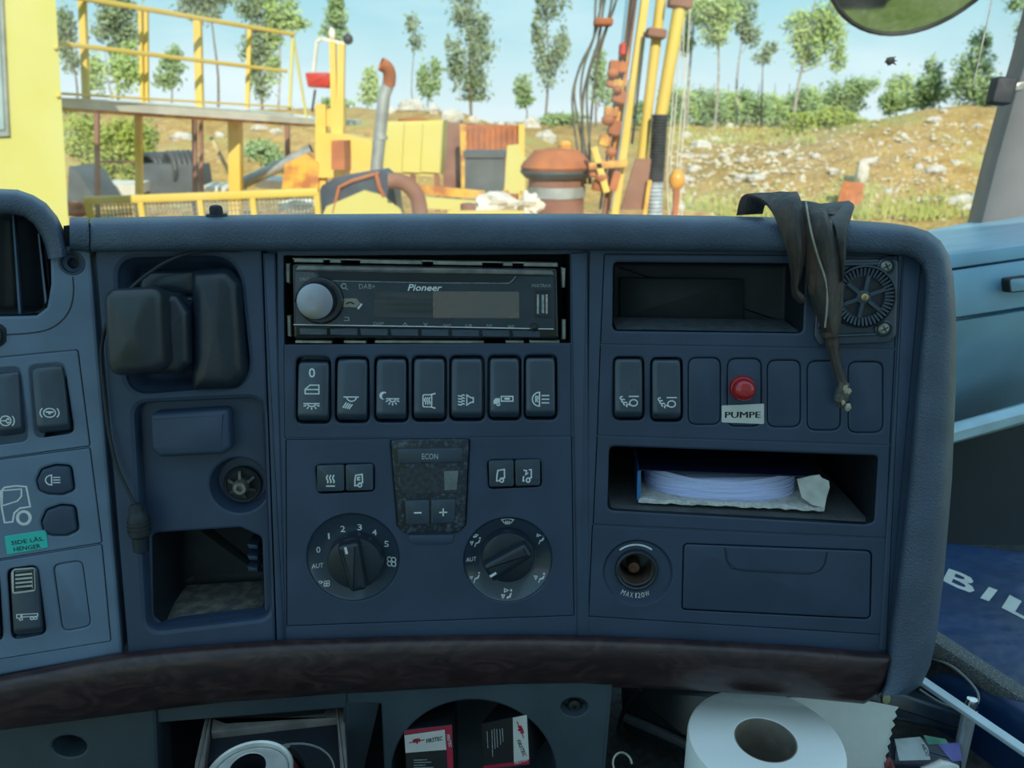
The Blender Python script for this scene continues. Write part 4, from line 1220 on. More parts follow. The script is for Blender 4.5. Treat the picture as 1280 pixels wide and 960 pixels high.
# the box: open front, torn lower edge
FW_ = -.010
card = mat('torn_cardboard', (.42, .40, .37), .85, vscale=200, col2=(.62, .60, .57), bump=.4, bscale=900)
navy = mat('navy_print', (.005, .008, .030), .4, var=.3, vscale=60)
t = thing('disc_box', 'torn open blue cardboard box lying in the lower tray', 'box', PLR, (*PLR.uv(900, 632, FW_), -.05))
def sheet(pts, th_=.0008, W=None):     # a thin slab through four plane points
    a, b, c, d = [V(p) for p in pts]
    nn = (b - a).cross(d - a).normalized() * th_
    return MB().rings([[a, b, c, d], [a + nn, b + nn, c + nn, d + nn]])
fl_ = PLR.p3(798, 625, FW_); fr2 = PLR.p3(1030, 636, FW_); tl_ = PLR.p3(799, 588, FW_); tr3 = PLR.p3(995, 595, FW_)
back = V((0, 0.015, -.100))
bk = lambda q: q + back
part(t, 'bottom', sheet((fl_, fr2, bk(fr2), bk(fl_))), card)
part(t, 'lid', sheet((tl_, tr3 + V((.012, -.0008, 0)), bk(tr3 + V((.012, 0, 0))), bk(tl_))), navy)
part(t, 'side', sheet((fl_, tl_, bk(tl_), bk(fl_))), mat('blue_print', (.02, .10, .30), .4, var=.2, vscale=60))
part(t, 'back', sheet((bk(fl_), bk(fr2), bk(tr3), bk(tl_))), card)
# torn rim and flap
random.seed(5)
m = MB(); N_ = 34
for (a, b, h, y_) in ((fl_, fr2, .0016, 0),):
    pts = [a.lerp(b, i / N_) for i in range(N_ + 1)]
    lo_ = [q + V((0, -.0008 - random.random() * .0012, .0010)) for q in pts]; hi_ = [q + V((0, .0008 + random.random() * .0016, .0010 + random.random() * .001)) for q in pts]
    m.loft([lo_, hi_]); m.loft([[q + V((0, 0, -.003)) for q in lo_], lo_]); m.loft([hi_, [q + V((0, 0, -.004)) for q in hi_]])
part(t, 'torn_edge', m, mat('torn_paper', (.66, .66, .66), .85, var=.3, vscale=400))
m = MB()
fpts = [PLR.p3(x, y, w) for x, y, w in ((996, 599, -.014), (1008, 596, -.010), (1024, 594, -.006), (1027, 598, -.004), (1036, 602, -.002), (1037, 610, -.001), (1033, 622, .000), (1031, 635, -.002), (1015, 631, -.008), (1002, 622, -.014))]
m.rings([[q for q in fpts], [q + V((.0004, .0002, -.0012)) for q in fpts]])
part(t, 'torn_flap', m, mat('white_card', (.62, .62, .60), .8, var=.25, vscale=100))
m = MB().rings([[PLR.p3(x, y, w) for x, y, w in ((797, 589, -.008), (801, 588, -.008), (801, 622, -.008), (796, 625, -.008))], [PLR.p3(x, y, w) for x, y, w in ((797, 589, -.01), (801, 588, -.01), (801, 622, -.01), (796, 625, -.01))]])
part(t, 'blue_corner', m, mat('bright_blue_print', (.03, .16, .42), .4, var=.2, vscale=60))
# stack of round paper discs: a dense pile nobody could count, with a few sheets proud
paper = bpy.data.materials.new('disc_paper'); paper.use_nodes = True
n = paper.node_tree.nodes; l = paper.node_tree.links; b_ = n['Principled BSDF']
tc = n.new('ShaderNodeTexCoord'); mp = n.new('ShaderNodeMapping'); mp.inputs['Scale'].default_value = (4, 2200, 4); nz = n.new('ShaderNodeTexNoise'); nz.inputs['Scale'].default_value = 1; nz.inputs['Detail'].default_value = 1
cr = n.new('ShaderNodeValToRGB'); cr.color_ramp.elements[0].position = .35; cr.color_ramp.elements[0].color = (.40, .44, .78, 1); cr.color_ramp.elements[1].position = .6; cr.color_ramp.elements[1].color = (.62, .66, .94, 1)
l.new(tc.outputs['Object'], mp.inputs[0]); l.new(mp.outputs[0], nz.inputs['Vector']); l.new(nz.outputs[0], cr.inputs[0]); l.new(cr.outputs[0], b_.inputs['Base Color']); b_.inputs['Roughness'].default_value = .8
c_ = (fl_ + fr2) / 2
cl = PLR.p3(812, 626, FW_ - .004); crr = PLR.p3(1000, 633.5, FW_ - .004)
rad = (crr - cl).length / 2 + .002; cen = (cl + crr) / 2 + V((0, 0, -rad * .55))
dv = (crr - cl).normalized()
t = thing('paper_discs', 'stack of pale blue round paper discs inside the torn box', 'paper stack', PLR, tuple(cen), kind='stuff')
vb = -.0125
up_ = V((0, 1, 0))
for lay in range(13):
    m = MB(); ring = []
    for i in range(48):
        a = 2 * math.pi * i / 48
        r_ = rad * (1 + .010 * math.sin(lay * 2.3))
        x = math.cos(a) * r_; z = abs(math.sin(a)) ** .75 * (1 if math.sin(a) > 0 else -1) * r_ * .55
        sag = -.0040 * math.exp(-((x / rad + .05) / .55) ** 2) * (lay / 12) * 1.0 + .0012
        ring.append(cen + dv * x + V((0, 0, z)) + up_ * (sag + lay * .00142 + .0005 + .15 * (rad * .55 - z)))
    m.rings([ring, [q + up_ * .00135 for q in ring]])
    part(t, 'disc_layer', m, paper, kind='stuff', smooth=0)

# ------------------------------------------------------------------ right column: power socket and ashtray drawer
ps = (795.5, 713)
pc_ = PLR.uv(*ps); kp = PLR.mpp(*ps)
hd = circ(*PLR.uv(797, 716), 43 * kp, 48)
dr = Q(PLR, [(854, 679), (1090, 688), (1088, 774), (852, 762)], [.003, .004, .005, .004])
t = panel('socket_panel', 'console module with round power socket and ashtray drawer', PLR, RI4, [hd, dr], M['face'], hbev=.0010)
hc = PLR.uv(797, 716)
part(t, 'socket_dish', MB().lathe(*hc, [(43 * kp, 0), (41 * kp, -.0016), (30 * kp, -.0020), (25 * kp, -.0020)], 48, False, False), M['face'])
part(t, 'socket_ring', MB().lathe(*pc_, [(27 * kp, -.004), (27 * kp, .0000), (26 * kp, .0014), (24 * kp, .0018), (22.5 * kp, .0010), (22 * kp, -.004), (21.5 * kp, -.030), (5 * kp, -.030)], 40, False, True), M['knob'])
part(t, 'socket_liner', MB().lathe(*pc_, [(22 * kp, -.003), (21 * kp, -.004), (20.5 * kp, -.029)], 32, False, False), M['steel'])
cpn = PLR.uv(792, 707, -.022)
part(t, 'contact_pin', MB().lathe(*cpn, [(9 * kp, -.03), (9 * kp, -.020), (7 * kp, -.018), (4 * kp, -.018)], 20), mat('tarnished_copper', (.22, .12, .075), .45, .8, var=.4, vscale=300))
mb = MB().stroke([(pc_[0] + math.cos(math.radians(a)) * 33 * kp, pc_[1] + math.sin(math.radians(a)) * 33 * kp - 0 * kp) for a in range(54, 130, 5)], 2.2 * kp, -.0017)
part(t, 'arc_mark', mb, M['print'], smooth=0)
mb = MB()
for ch, ang in zip('MAX 120W', (-116, -107, -99, -94, -90.5, -84.5, -77, -68)):
    if ch == ' ': continue
    a = math.radians(ang); r_ = 37 * kp
    x, y = pc_[0] + math.cos(a) * r_, pc_[1] + math.sin(a) * r_ * .95 + .5 * kp
    vs_, fs_, asp = text_geo(ch, 0, .0, 1.0)
    wd = {'1': 1.5, 'M': 4.8, 'W': 5.6}.get(ch, 4.0) * kp; h_ = 7 * kp
    ro_ = a + math.pi / 2; ca, sa = math.cos(ro_), math.sin(ro_)
    mb.add([(x + vx * wd * ca - vy * h_ * sa, y + vx * wd * sa + vy * h_ * ca, -.0016) for vx, vy in vs_], fs_)
part(t, 'lettering', mb, M['print'], smooth=0)
di = offs(ccw(dr), .0006)
dw = part(t, 'ashtray_drawer', MB().prism(di, -.015, .0006, .0012, 3), M['face'])
part(t, 'drawer_gap', MB().pocket(dr, .014, 0), M['hole'])
lip = [PLR.uv(*q, .0006) for q in ((906, 684), (908, 700), (914, 710), (930, 713.5), (970, 715.5), (1012, 717.5), (1026, 713), (1032, 703), (1034, 690))]
part(dw, 'finger_grip', MB().stroke(lip, .0008, .0007), M['hole'], smooth=0)
gp_ = Q(PLR, [(907.5, 683.5), (1033, 688.5), (1030, 706), (1020, 715.5), (920, 711), (910, 702)], .003, .0006)
part(dw, 'grip_face', MB().prism(gp_, 0, .0011, .0004, 1), M['face'])
# ------------------------------------------------------------------ cable with plug
def smooth_path(pts, n=6):
    pts = [V(p) for p in pts]; out = []
    for i in range(len(pts) - 1):
        p0 = pts[max(i - 1, 0)]; p1 = pts[i]; p2 = pts[i + 1]; p3 = pts[min(i + 2, len(pts) - 1)]
        for k in range(n):
            s = k / n
            out.append(.5 * ((2 * p1) + (p2 - p0) * s + (2 * p0 - 5 * p1 + 4 * p2 - p3) * s * s + (3 * p1 - p0 - 3 * p2 + p3) * s ** 3))
    out.append(pts[-1])
    return out
t = thing('plug_cable', 'thin black cable ending in a plug beside the open pocket', 'cable', o=S(174, 690, .01))
cp = [S(300, 313, .002), S(262, 313, .003), S(232, 318, .003), S(205, 329, .004), S(184, 343, .006), S(166, 358, .010), S(150, 376, .014), S(136, 398, .010), S(128, 428, .005), S(127, 455, .004), S(131, 500, .004), S(137, 545, .005), S(146, 583, .006), S(158, 610, .007), S(169, 632, .008)]
part(t, 'wire', MB().tube(smooth_path(cp, 6), .0012, 8), M['rubber'])
ax = [S(169, 630, .008), S(171, 640, .008), S(173, 648, .008), S(175, 668, .008), S(177, 690, .007)]
part(t, 'strain_relief', MB().tube([ax[0], ax[0].lerp(ax[1], .2), ax[1]], [.0030, .0044, .0052], 14), M['rubber'])
part(t, 'plug_body', MB().tube([ax[1], ax[1].lerp(ax[2], .5), ax[2], ax[3], ax[3].lerp(ax[4], .1)], [.0052, .0064, .0070, .0072, .0060], 16), M['rubber'])
part(t, 'plug_tip', MB().tube([ax[3], ax[4].lerp(ax[3], .1), ax[4]], [.0055, .0052, .0035], 14), M['knob'])
for s in (.25, .5, .75):
    c_ = ax[2].lerp(ax[3], s); d_ = (ax[3] - ax[2]).normalized()
    part(t, 'grip_ring', MB().tube([c_ - d_ * .0009, c_ + d_ * .0009], .0076, 16), M['rubber'])

# ------------------------------------------------------------------ dried banana peel over the rim
peel = mat('dried_peel', (.042, .038, .040), .5, vscale=55, col2=(.115, .070, .050), detail=6, vdist=1.0, stretch=(2.5, 2.5, .6), bump=.5, bscale=160, bdist=.002, lo=.40, hi=.78)
peel_in = mat('peel_inside', (.10, .095, .095), .6, var=.4, vscale=70, bump=.4, bscale=200, bdist=.002)
t = thing('banana_peel', 'dried brown banana peel hanging over the padded rim', 'banana peel', o=S(1050, 500, .005))
def ribbon(rows, bulge=.004, nu=7, thick=.0012, wav=0.0):
    """rows: (xl,yl,wl, xr,yr,wr) in pixels with height over the panel"""
    L = smooth_path([PLR.wp(a, b, c) for a, b, c, *_ in rows], 4); R = smooth_path([PLR.wp(r[3], r[4], r[5]) for r in rows], 4)
    nrm = PLR.n; front = []; back_ = []
    for k, (p, q) in enumerate(zip(L, R)):
        fr_ = []; bk_ = []
        for i in range(nu):
            s = i / (nu - 1)
            c_ = p.lerp(q, s) + nrm * (bulge * math.sin(math.pi * s) + wav * math.sin(s * 9 + k * .25))
            fr_.append(c_); bk_.append(c_ - nrm * thick)
        front.append(fr_ + bk_[::-1])
    m = MB(); m.rings(front)
    return m
def C7(x, y): return (880 + x * .3125, 220 + y * .3125)
def row(a, wa, b, wb): return (*C7(*a), wa, *C7(*b), wb)
# left strip: lies on the rim top, then falls
part(t, 'strip', ribbon([row((130, 158), -.03, (235, 152), -.03), row((150, 84), -.024, (245, 118), -.016), row((200, 68), -.012, (262, 128), .010), row((262, 66), .000, (285, 165), .017), row((330, 63), .010, (318, 215), .0185), row((385, 92), .018, (335, 300), .0165)], .005, wav=.0006), peel)
part(t, 'strip', ribbon([row((262, 70), .004, (372, 62), .004), row((268, 125), .015, (388, 95), .017), row((300, 210), .018, (410, 190), .021), row((330, 300), .0165, (407, 300), .020), row((348, 390), .010, (392, 390), .014), row((352, 450), .008, (376, 445), .011), row((358, 485), .008, (392, 468), .010), row((385, 512), .007, (410, 485), .008)], .006, wav=.001), peel)
# middle strip with the pale vein
part(t, 'strip', ribbon([row((380, 98), .006, (488, 118), .004), row((398, 160), .018, (505, 170), .018), row((406, 260), .019, (528, 250), .020), row((408, 370), .014, (552, 350), .016), row((420, 460), .012, (557, 440), .014), row((445, 540), .011, (552, 530), .012), row((468, 600), .010, (545, 595), .011), row((490, 640), .009, (530, 640), .009)], .008, wav=.0012), peel)
vein = [C7(*q) for q in ((408, 105), (415, 150), (430, 230), (455, 320), (482, 400), (493, 460), (491, 540), (484, 605))]
part(t, 'vein', MB().tube(smooth_path([PLR.wp(x, y, w) for (x, y), w in zip(vein, (.012, .0255, .0275, .0245, .0220, .0205, .0190, .016))], 4), .0007, 6), mat('pale_vein', (.42, .38, .32), .6, var=.3, vscale=100))
# right strip curling up at its end
part(t, 'strip', ribbon([row((480, 148), .006, (580, 100), -.004), row((505, 170), .018, (602, 118), .004), row((525, 205), .021, (592, 160), .012), row((535, 260), .021, (572, 230), .018), row((545, 340), .017, (566, 330), .018), row((550, 420), .015, (556, 425), .016)], .003, wav=.0006), peel_in)
part(t, 'strip', ribbon([row((452, 112), -.006, (585, 98), -.012), row((470, 128), .006, (560, 118), .002), row((490, 150), .014, (540, 160), .012)], .003), peel)
# stem and tip
part(t, 'stem', MB().tube(smooth_path([PLR.wp(*C7(*q), w) for q, w in (((500, 615), .010), ((510, 660), .009), ((525, 730), .007), ((543, 800), .006), ((556, 840), .006))], 4), [.0062] * 3 + [.0045] * 3 + [.0036] * 11, 9), peel)
random.seed(11)
tip = MB(); c_ = PLR.wp(*C7(552, 872), .006)
tip.ell(c_, (.0046, .0045, .0085), 12, 8, .6, 3)
part(t, 'tip', tip, mat('grey_stem_end', (.13, .115, .105), .8, var=.5, vscale=300, bump=.6, bscale=500))
m = MB()
for dx, dy, r_ in ((566, 850, .0022), (578, 862, .0017), (556, 905, .0016), (574, 925, .0019)):
    m.ell(PLR.wp(*C7(dx, dy), .009), (r_, r_, r_ * 1.2), 8, 6, .6, dx)
part(t, 'torn_fibre', m, mat('pale_fibre', (.50, .42, .31), .8, var=.3, vscale=300))

# ------------------------------------------------------------------ lower console
KP = Plane(P(380, 910, .60), P(780, 908, .60) - P(380, 910, .60), PUP)
kk2 = KP.mpp(590, 930)
M['lower'] = mat('lower_console_plastic', (.036, .056, .074), .55, var=.25, vscale=18, bump=.3, bscale=500, bdist=.0006)
t = thing('lower_console', 'grey green lower console below the wood trim', 'dashboard', KP, (*KP.uv(380, 990), -.02))
rc = circ(*KP.uv(592, 970), 104 * kk2, 64)
scr = circ(*KP.uv(718, 884), 16 * kk2, 32, 12 * kk2)
hol = circ(*KP.uv(90, 929), 21 * kk2, 32, 14 * kk2)
dk = Q(KP, [(432, 880), (476, 880), (483, 1040), (434, 1040)], .001)
cph = Q(KP, [(196, 888), (432, 872), (432, 1040), (206, 1040)], .001)
part(t, 'panel', MB().plate(Q(KP, [(432, 820), (768, 820), (748, 1060), (432, 1060)], .003), [rc, scr, dk], -.02, 0, .002, .0015), M['lower'])
part(t, 'cupholder_slot', MB().pocket(cph, .10, .001), M['hole'])
part(t, 'panel', MB().plate(Q(KP, [(196, 820), (433, 820), (433, 884), (196, 903)], .001), [], -.02, .001, .001), M['lower'])
part(t, 'side_panel', MB().plate(Q(KP, [(-80, 820), (195, 820), (206, 1060), (-80, 1060)], .003), [hol], -.02, .004, .003, .002), M['lower'])
part(t, 'hole_cup', MB().pocket(hol, .02, .003, .003), M['lower'])
part(t, 'round_recess', MB().pocket(rc, .075, -.001, .006, .01), M['lower'])
part(t, 'dark_slot', MB().pocket(dk, .06, 0), M['hole'])
part(t, 'screw_recess', MB().pocket(scr, .010, 0, .002), M['lower'])
sc_ = KP.uv(718, 881, -.008)
part(t, 'screw', MB().lathe(*sc_, [(8 * kk2, -.010), (8 * kk2, -.006), (5 * kk2, -.005), (3 * kk2, -.005), (2.5 * kk2, -.007)], 18), M['rubber'])
part(t, 'end_wall', MB().rings([[KP.p3(768, 820, 0), KP.p3(748, 1060, 0), KP.p3(740, 1060, -.3), KP.p3(760, 820, -.3)], [KP.p3(764, 820, 0), KP.p3(744, 1060, 0), KP.p3(736, 1060, -.3), KP.p3(756, 820, -.3)]]), M['lower'])

# pull-out cup holder
HZ = CZ - .432
HPl = Plane(V((0, 0, HZ)), (1, 0, 0), (0, 1, 0))
t = thing('cup_holder', 'pulled out cup holder tray with worn metal rails', 'cup holder', HPl, (*HPl.uv(340, 930), -.02))
metal = mat('worn_bronze_metal', (.30, .27, .25), .40, .3, var=.4, vscale=60)
outer = Q(HPl, [(262, 902), (424, 884), (436, 1010), (238, 1010)], .002)
h1 = circ(*HPl.uv(312, 968), .037, 40); h2c = HPl.uv(362, 966)
part(t, 'tray', MB().plate(outer, [h1], -.012, -.004, .001), M['hole'])
part(t, 'ring', MB().lathe(*HPl.uv(357, 968), [(.0335, -.006), (.0335, -.0032), (.0325, -.003), (.0322, -.006)], 48, False, False), mat('highlight_ring', (.55, .56, .56), .3, .4, var=.2, vscale=50))  # ring coloured pale grey to paint in its arc highlight
for a in ([(258, 898), (265, 896), (257, 960), (251, 1010), (238, 1010), (245, 955)], [(420, 883), (430, 882), (434, 955), (438, 1010), (428, 1010), (425, 955)]):
    part(t, 'rail', MB().prism(Q(HPl, a, .0008), -.012, .004, .0012, 2), metal)
m = MB().prism(Q(HPl, [(264, 918), (422, 900), (421, 884), (409, 887), (404, 894), (283, 906), (276, 900), (266, 900)], .001), -.012, .002, .001, 2)
part(t, 'back_bar', m, metal)

# open drinks can
can_c = PZ(312, 964, CZ - .405)
t = thing('drink_can', 'opened drinks can with silver lid in the cup holder', 'can', o=(can_c.x, can_c.y, CZ - .52))
zt = CZ - .405
alu = mat('can_lid_aluminium', (.74, .73, .69), .35, .45, var=.3, vscale=50)
redp = mat('can_red_paint', (.22, .008, .022), .3, .3, var=.3, vscale=30)
L_ = lambda prof, nn=40, c0=True, c1=True: MB().lathe(can_c.x, can_c.y, prof, nn, c0, c1)
part(t, 'body', L_([(.024, CZ - .52), (.030, CZ - .515), (.033, CZ - .505), (.033, zt - .022), (.0315, zt - .012), (.0282, zt - .004), (.0275, zt - .001)], 40, True, False), redp)
lid_o = circ(can_c.x, can_c.y, .0240, 40)
mo_ = PZ(309, 960, zt - .003)
mouth = circ(mo_.x, mo_.y, .0118, 28, .0135)
part(t, 'lid', MB().plate(lid_o, [mouth], zt - .0035, zt - .003, 0, .0006), alu)
part(t, 'rim', L_([(.0275, zt - .002), (.0278, zt - .0002), (.0268, zt + .0006), (.0255, zt - .0004), (.0248, zt - .004), (.0236, zt - .0045)], 48, False, False), alu)
part(t, 'inside', MB().lathe(mo_.x, mo_.y, [(.0135, zt - .005), (.0145, zt - .03)], 28, False, True), M['hole'])

# ------------------------------------------------------------------ filter boxes in the round recess
whitecard = mat('white_box_print', (.60, .58, .55), .5, var=.12, vscale=40)
redprint = mat('red_box_print', (.42, .012, .045), .45, var=.15, vscale=40)
blackbox = mat('black_box_print', (.016, .018, .022), .4, var=.3, vscale=40)
def logo(m, pl, px, py, s, rot):
    ca, sa = math.cos(rot), math.sin(rot); cu, cv = pl.uv(px, py); k = pl.mpp(px, py)
    def T(x, y): x *= s * k; y *= s * k; return (cu + x * ca - y * sa, cv + x * sa + y * ca)
    for x0, x1 in ((-1, -.05), (.05, 1)):
        m.fillp([T(x0 * .55 - .02, .55), T(x0 * .55 + .3, .55), T(x0 * .3 + .15, -.1)], .0002)
    m.fillp([T(-.75, .55), T(-.3, .55), T(-.3, .0), T(-.55, -.35), T(-.75, .0)], .0002)
    m.fillp([T(.75, .55), T(.3, .55), T(.3, .0), T(.55, -.35), T(.75, .0)], .0002)
    m.fillp([T(-.25, .6), T(.25, .6), T(.25, -.3), T(0, -.6), T(-.25, -.3)], .0002)
    m.fillp([T(-1.6, .12), T(1.6, .12), T(1.6, -.08), T(-1.6, -.08)], .0002)
# right box
o_ = P(601, 905, .615)
B2 = Plane(o_, P(659, 893, .598) - o_, UP + FW * -.1 + RT * -.06)
t = thing('filter_box', 'black red and white carton with upright label strip in the round recess', 'box', B2, (*B2.uv(632, 957), -.02))
ft = [(601, 905), (659, 893), (662, 955), (604, 961)]
part(t, 'carton', MB().prism(Q(B2, ft, .0006), -.060, 0, .0004, 1), blackbox)
m = MB(); m.fillp([B2.uv(*q) for q in ((641, 897), (658.6, 893.5), (661.5, 950), (642.5, 953))], .0, .00015)
w_ = part(t, 'white_panel', m, whitecard, smooth=0)
m = MB(); m.fillp([B2.uv(*q) for q in ((604, 957), (642, 952.5), (661.6, 949), (662, 955), (604, 961))], .0001, .00015)
part(t, 'red_band', m, redprint, smooth=0)
m = MB(); logo(m, B2, 650.5, 912, 6.2, math.radians(-88)); part(t, 'logo', m, redprint, smooth=0)
m = MB(); text(m, B2, 'FIRSTEC', 652, 935, 19, 5, .00025, rot=math.radians(-88), bold=.02); part(t, 'lettering', m, M['ink'], smooth=0)
m = MB(); text(m, B2, 'FIRSTEC', 651, 951.5, 18, 3.6, .0003, rot=math.radians(7), shear=.2, bold=.02); part(t, 'band_lettering', m, whitecard, smooth=0)
m = MB()
for x, y0, y1 in ((609, 914, 935), (615, 912, 946), (618, 911, 936), (621, 911, 934), (625, 911, 931), (628, 910, 927)):
    m.stroke([B2.uv(x, y0), B2.uv(x + 1, y1)], 1.1 * kk2, .0001)
part(t, 'small_print', m, M['faint'], smooth=0)
a0 = V((*B2.uv(601, 905), 0)); a1 = V((*B2.uv(604, 961), 0))
q_ = [a0 + V((-.0002, 0, -.0005)), a1 + V((-.0002, 0, -.0005)), a1 + V((-.0002, 0, -.028)), a0 + V((-.0002, 0, -.028))]
m = MB().add(q_, [(0, 1, 2, 3)]); m = MB(); m.add(q_, [(0, 1, 2, 3)])
part(t, 'red_side', m, redprint, smooth=0)
# left box
o_ = P(505, 917, .60)
B1 = Plane(o_, P(556, 911, .60) - o_, UP - FW * .1)
t = thing('filter_box', 'black red and white carton with lying label strip in the round recess', 'box', B1, (*B1.uv(530, 980), -.02))
part(t, 'carton', MB().prism(Q(B1, [(505, 913), (565, 906), (568, 1010), (510, 1010)], .0006), -.055, 0, .0004, 1), blackbox)
m = MB(); m.fillp([B1.uv(*q) for q in ((505.5, 919), (556, 912), (558, 937), (507, 941))], .0, .00015); part(t, 'white_panel', m, whitecard, smooth=0)
m = MB(); m.fillp([B1.uv(*q) for q in ((505, 913.5), (565, 906.5), (565, 911), (505, 918))], .0, .00015)
m.fillp([B1.uv(*q) for q in ((557, 912), (565, 911), (568, 1005), (562, 1005))], .0, .00018); part(t, 'red_band', m, redprint, smooth=0)
m = MB(); logo(m, B1, 521, 926.5, 6.2, math.radians(5)); part(t, 'logo', m, redprint, smooth=0)
m = MB(); text(m, B1, 'FIRSTEC', 543, 924.5, 21, 5.5, .00025, rot=math.radians(4), shear=.1, bold=.02); part(t, 'lettering', m, M['ink'], smooth=0)
m = MB(); text(m, B1, 'FIRSTEC', 561.5, 926, 17, 4, .0003, rot=math.radians(-86), shear=.1, bold=.02); part(t, 'band_lettering', m, whitecard, smooth=0)
m = MB()
for y, x1 in ((949.5, 534), (952.5, 539), (956, 532), (959, 542)):
    m.stroke([B1.uv(517, y + .6), B1.uv(x1, y)], 1.1 * kk2, .0001)
part(t, 'small_print', m, M['faint'], smooth=0)

# ------------------------------------------------------------------ storage tray between the seats, its contents
TZ = CZ - .53
t = thing('centre_tray', 'dark carpeted storage tray under the console', 'tray', o=(.2, .5, TZ - .01))
part(t, 'tray_floor', MB().box((.20, .56, TZ - .012), (1.10, .75, .02)), M['carpet'])
rim_a = P(1120, 772, .74); rim_b = P(1360, 930, .66)
flecked = mat('flecked_grey_carpet', (.085, .095, .100), .95, vscale=900, col2=(.30, .32, .32), lo=.5, hi=.75, bump=.8, bscale=900, bdist=.002)
dr_ = (rim_b - rim_a).normalized(); sd_ = V((0, 0, 1)).cross(dr_).normalized()
part(t, 'tray_rim', MB().bar(rim_a, rim_b, .020, .016, up=(0, 0, 1), bev=.004), flecked)
m = MB(); down = V((0, 0, TZ - rim_a.z - .0)); 
m.rings([[rim_a, rim_b, V((rim_b.x, rim_b.y, TZ - .01)), V((rim_a.x, rim_a.y, TZ - .01))], [rim_a + V((.012, .012, 0)), rim_b + V((.012, .012, 0)), V((rim_b.x + .012, rim_b.y + .012, TZ - .01)), V((rim_a.x + .012, rim_a.y + .012, TZ - .01))]])
part(t, 'tray_wall', m, M['carpet'])

# toilet roll
top_c = PZ(957, 924, CZ - .427)
zr = CZ - .427; zb = TZ
t = thing('toilet_roll', 'white toilet paper roll standing under the wood trim', 'toilet roll', o=(top_c.x, top_c.y, zb))
tissue = bpy.data.materials.new('tissue_paper'); tissue.use_nodes = True
n = tissue.node_tree.nodes; l = tissue.node_tree.links; b_ = n['Principled BSDF']
b_.inputs['Base Color'].default_value = (.90, .90, .89, 1); b_.inputs['Roughness'].default_value = .95; b_.inputs['Specular IOR Level'].default_value = .1
tc = n.new('ShaderNodeTexCoord'); sp_ = n.new('ShaderNodeSeparateXYZ'); cb2 = n.new('ShaderNodeCombineXYZ'); ln = n.new('ShaderNodeVectorMath'); ln.operation = 'LENGTH'
wv = n.new('ShaderNodeMath'); wv.operation = 'MULTIPLY'; wv.inputs[1].default_value = 5200; sn = n.new('ShaderNodeMath'); sn.operation = 'SINE'
nz = n.new('ShaderNodeTexNoise'); nz.inputs['Scale'].default_value = 90; ad = n.new('ShaderNodeMath'); bp = n.new('ShaderNodeBump'); bp.inputs['Strength'].default_value = .15; bp.inputs['Distance'].default_value = .0006
ml = n.new('ShaderNodeMath'); ml.operation = 'MULTIPLY'; ml.inputs[1].default_value = 3
l.new(tc.outputs['Object'], sp_.inputs[0]); l.new(sp_.outputs[0], cb2.inputs[0]); l.new(sp_.outputs[1], cb2.inputs[1]); l.new(cb2.outputs[0], ln.inputs[0]); l.new(ln.outputs['Value'], wv.inputs[0]); l.new(wv.outputs[0], sn.inputs[0])
l.new(tc.outputs['Object'], nz.inputs['Vector']); l.new(nz.outputs[0], ml.inputs[0]); l.new(sn.outputs[0], ad.inputs[0]); l.new(ml.outputs[0], ad.inputs[1]); l.new(ad.outputs[0], bp.inputs['Height']); l.new(bp.outputs[0], b_.inputs['Normal'])
Rr = .0555
cxr, cyr = top_c.x, top_c.y
part(t, 'paper', MB().lathe(cxr, cyr, [(.0215, zr - .001), (.0225, zr), (Rr - .003, zr + .0005), (Rr - .0008, zr - .0008), (Rr, zr - .003), (Rr, zb + .002), (Rr - .002, zb), (.0225, zb)], 64, False, False), tissue)
part(t, 'cardboard_core', MB().lathe(cxr, cyr, [(.0222, zr - .0005), (.0212, zr - .0005), (.0212, zb + .001)], 40, False, False), mat('core_card', (.26, .22, .18), .9, var=.3, vscale=60))
# loose end standing off the roll to the right with a torn edge
m = MB(); rows = []
N_ = 22
A0 = V((cxr + .028, cyr + .048, 0))
E0 = PZ(1124, 884, zr - .004)
for k in range(N_ + 1):
    s = k / N_
    c_ = A0.lerp(V((E0.x, E0.y, 0)), s) + V((.0, .006 * math.sin(math.pi * s), 0))
    rows.append(c_)
nv = 12
random.seed(9)
grid = []
for j in range(nv * 2 + 1):
    s = j / (nv * 2)
    tooth = (.0022 if j % 2 else 0) + random.random() * .0008
    r_ = [V((q.x, q.y, lerp(zr - .004, zb + .001, s))) for q in rows[:-1]] + [V((rows[-1].x - tooth - .006 * s, rows[-1].y - .004 * s, lerp(zr - .004, zb + .001, s)))]
    grid.append(r_)
m.loft(grid); m.loft([[q + V((0, .0005, 0)) for q in r_] for r_ in grid[::-1]])
part(t, 'loose_sheet', m, mat('tissue_sheet', (.90, .90, .89), .95, var=.05, vscale=60, bump=.3, bscale=120, spec=.1), 'loose end with serrated torn edge')

# black case beside the roll
cz0 = P(815, 905, .72)
BP_ = Plane(cz0, P(870, 928, .70) - cz0, V((0, .35, 1)))
t = thing('black_case', 'glossy black plastic case lying beside the toilet roll', 'case', o=(cz0.x, cz0.y, TZ))
case_o = Q(BP_, [(772, 850), (930, 858), (930, 985), (776, 952)], .012, n=6)
part(t, 'shell', MB().prism(case_o, -.05, 0, .010, 4).xf(BP_.M), mat('case_plastic', (.020, .028, .034), .25, var=.3, vscale=30))
m = MB().tube([BP_.wp(782, 897, .002), BP_.wp(815, 911, .004), BP_.wp(870, 936, .004)], .0045, 10)
part(t, 'ridge', m, mat('highlight_ridge', (.10, .115, .125), .3, var=.3, vscale=60))  # ridge coloured paler than the case to paint in its highlight
m = MB().tube([BP_.wp(x, y, .001) for x, y in ((801, 862), (787, 877), (778, 893), (773, 912))], .002, 8)
part(t, 'edge_bead', m, M['knob'])
rg = PZ(778, 955, CZ - .45)
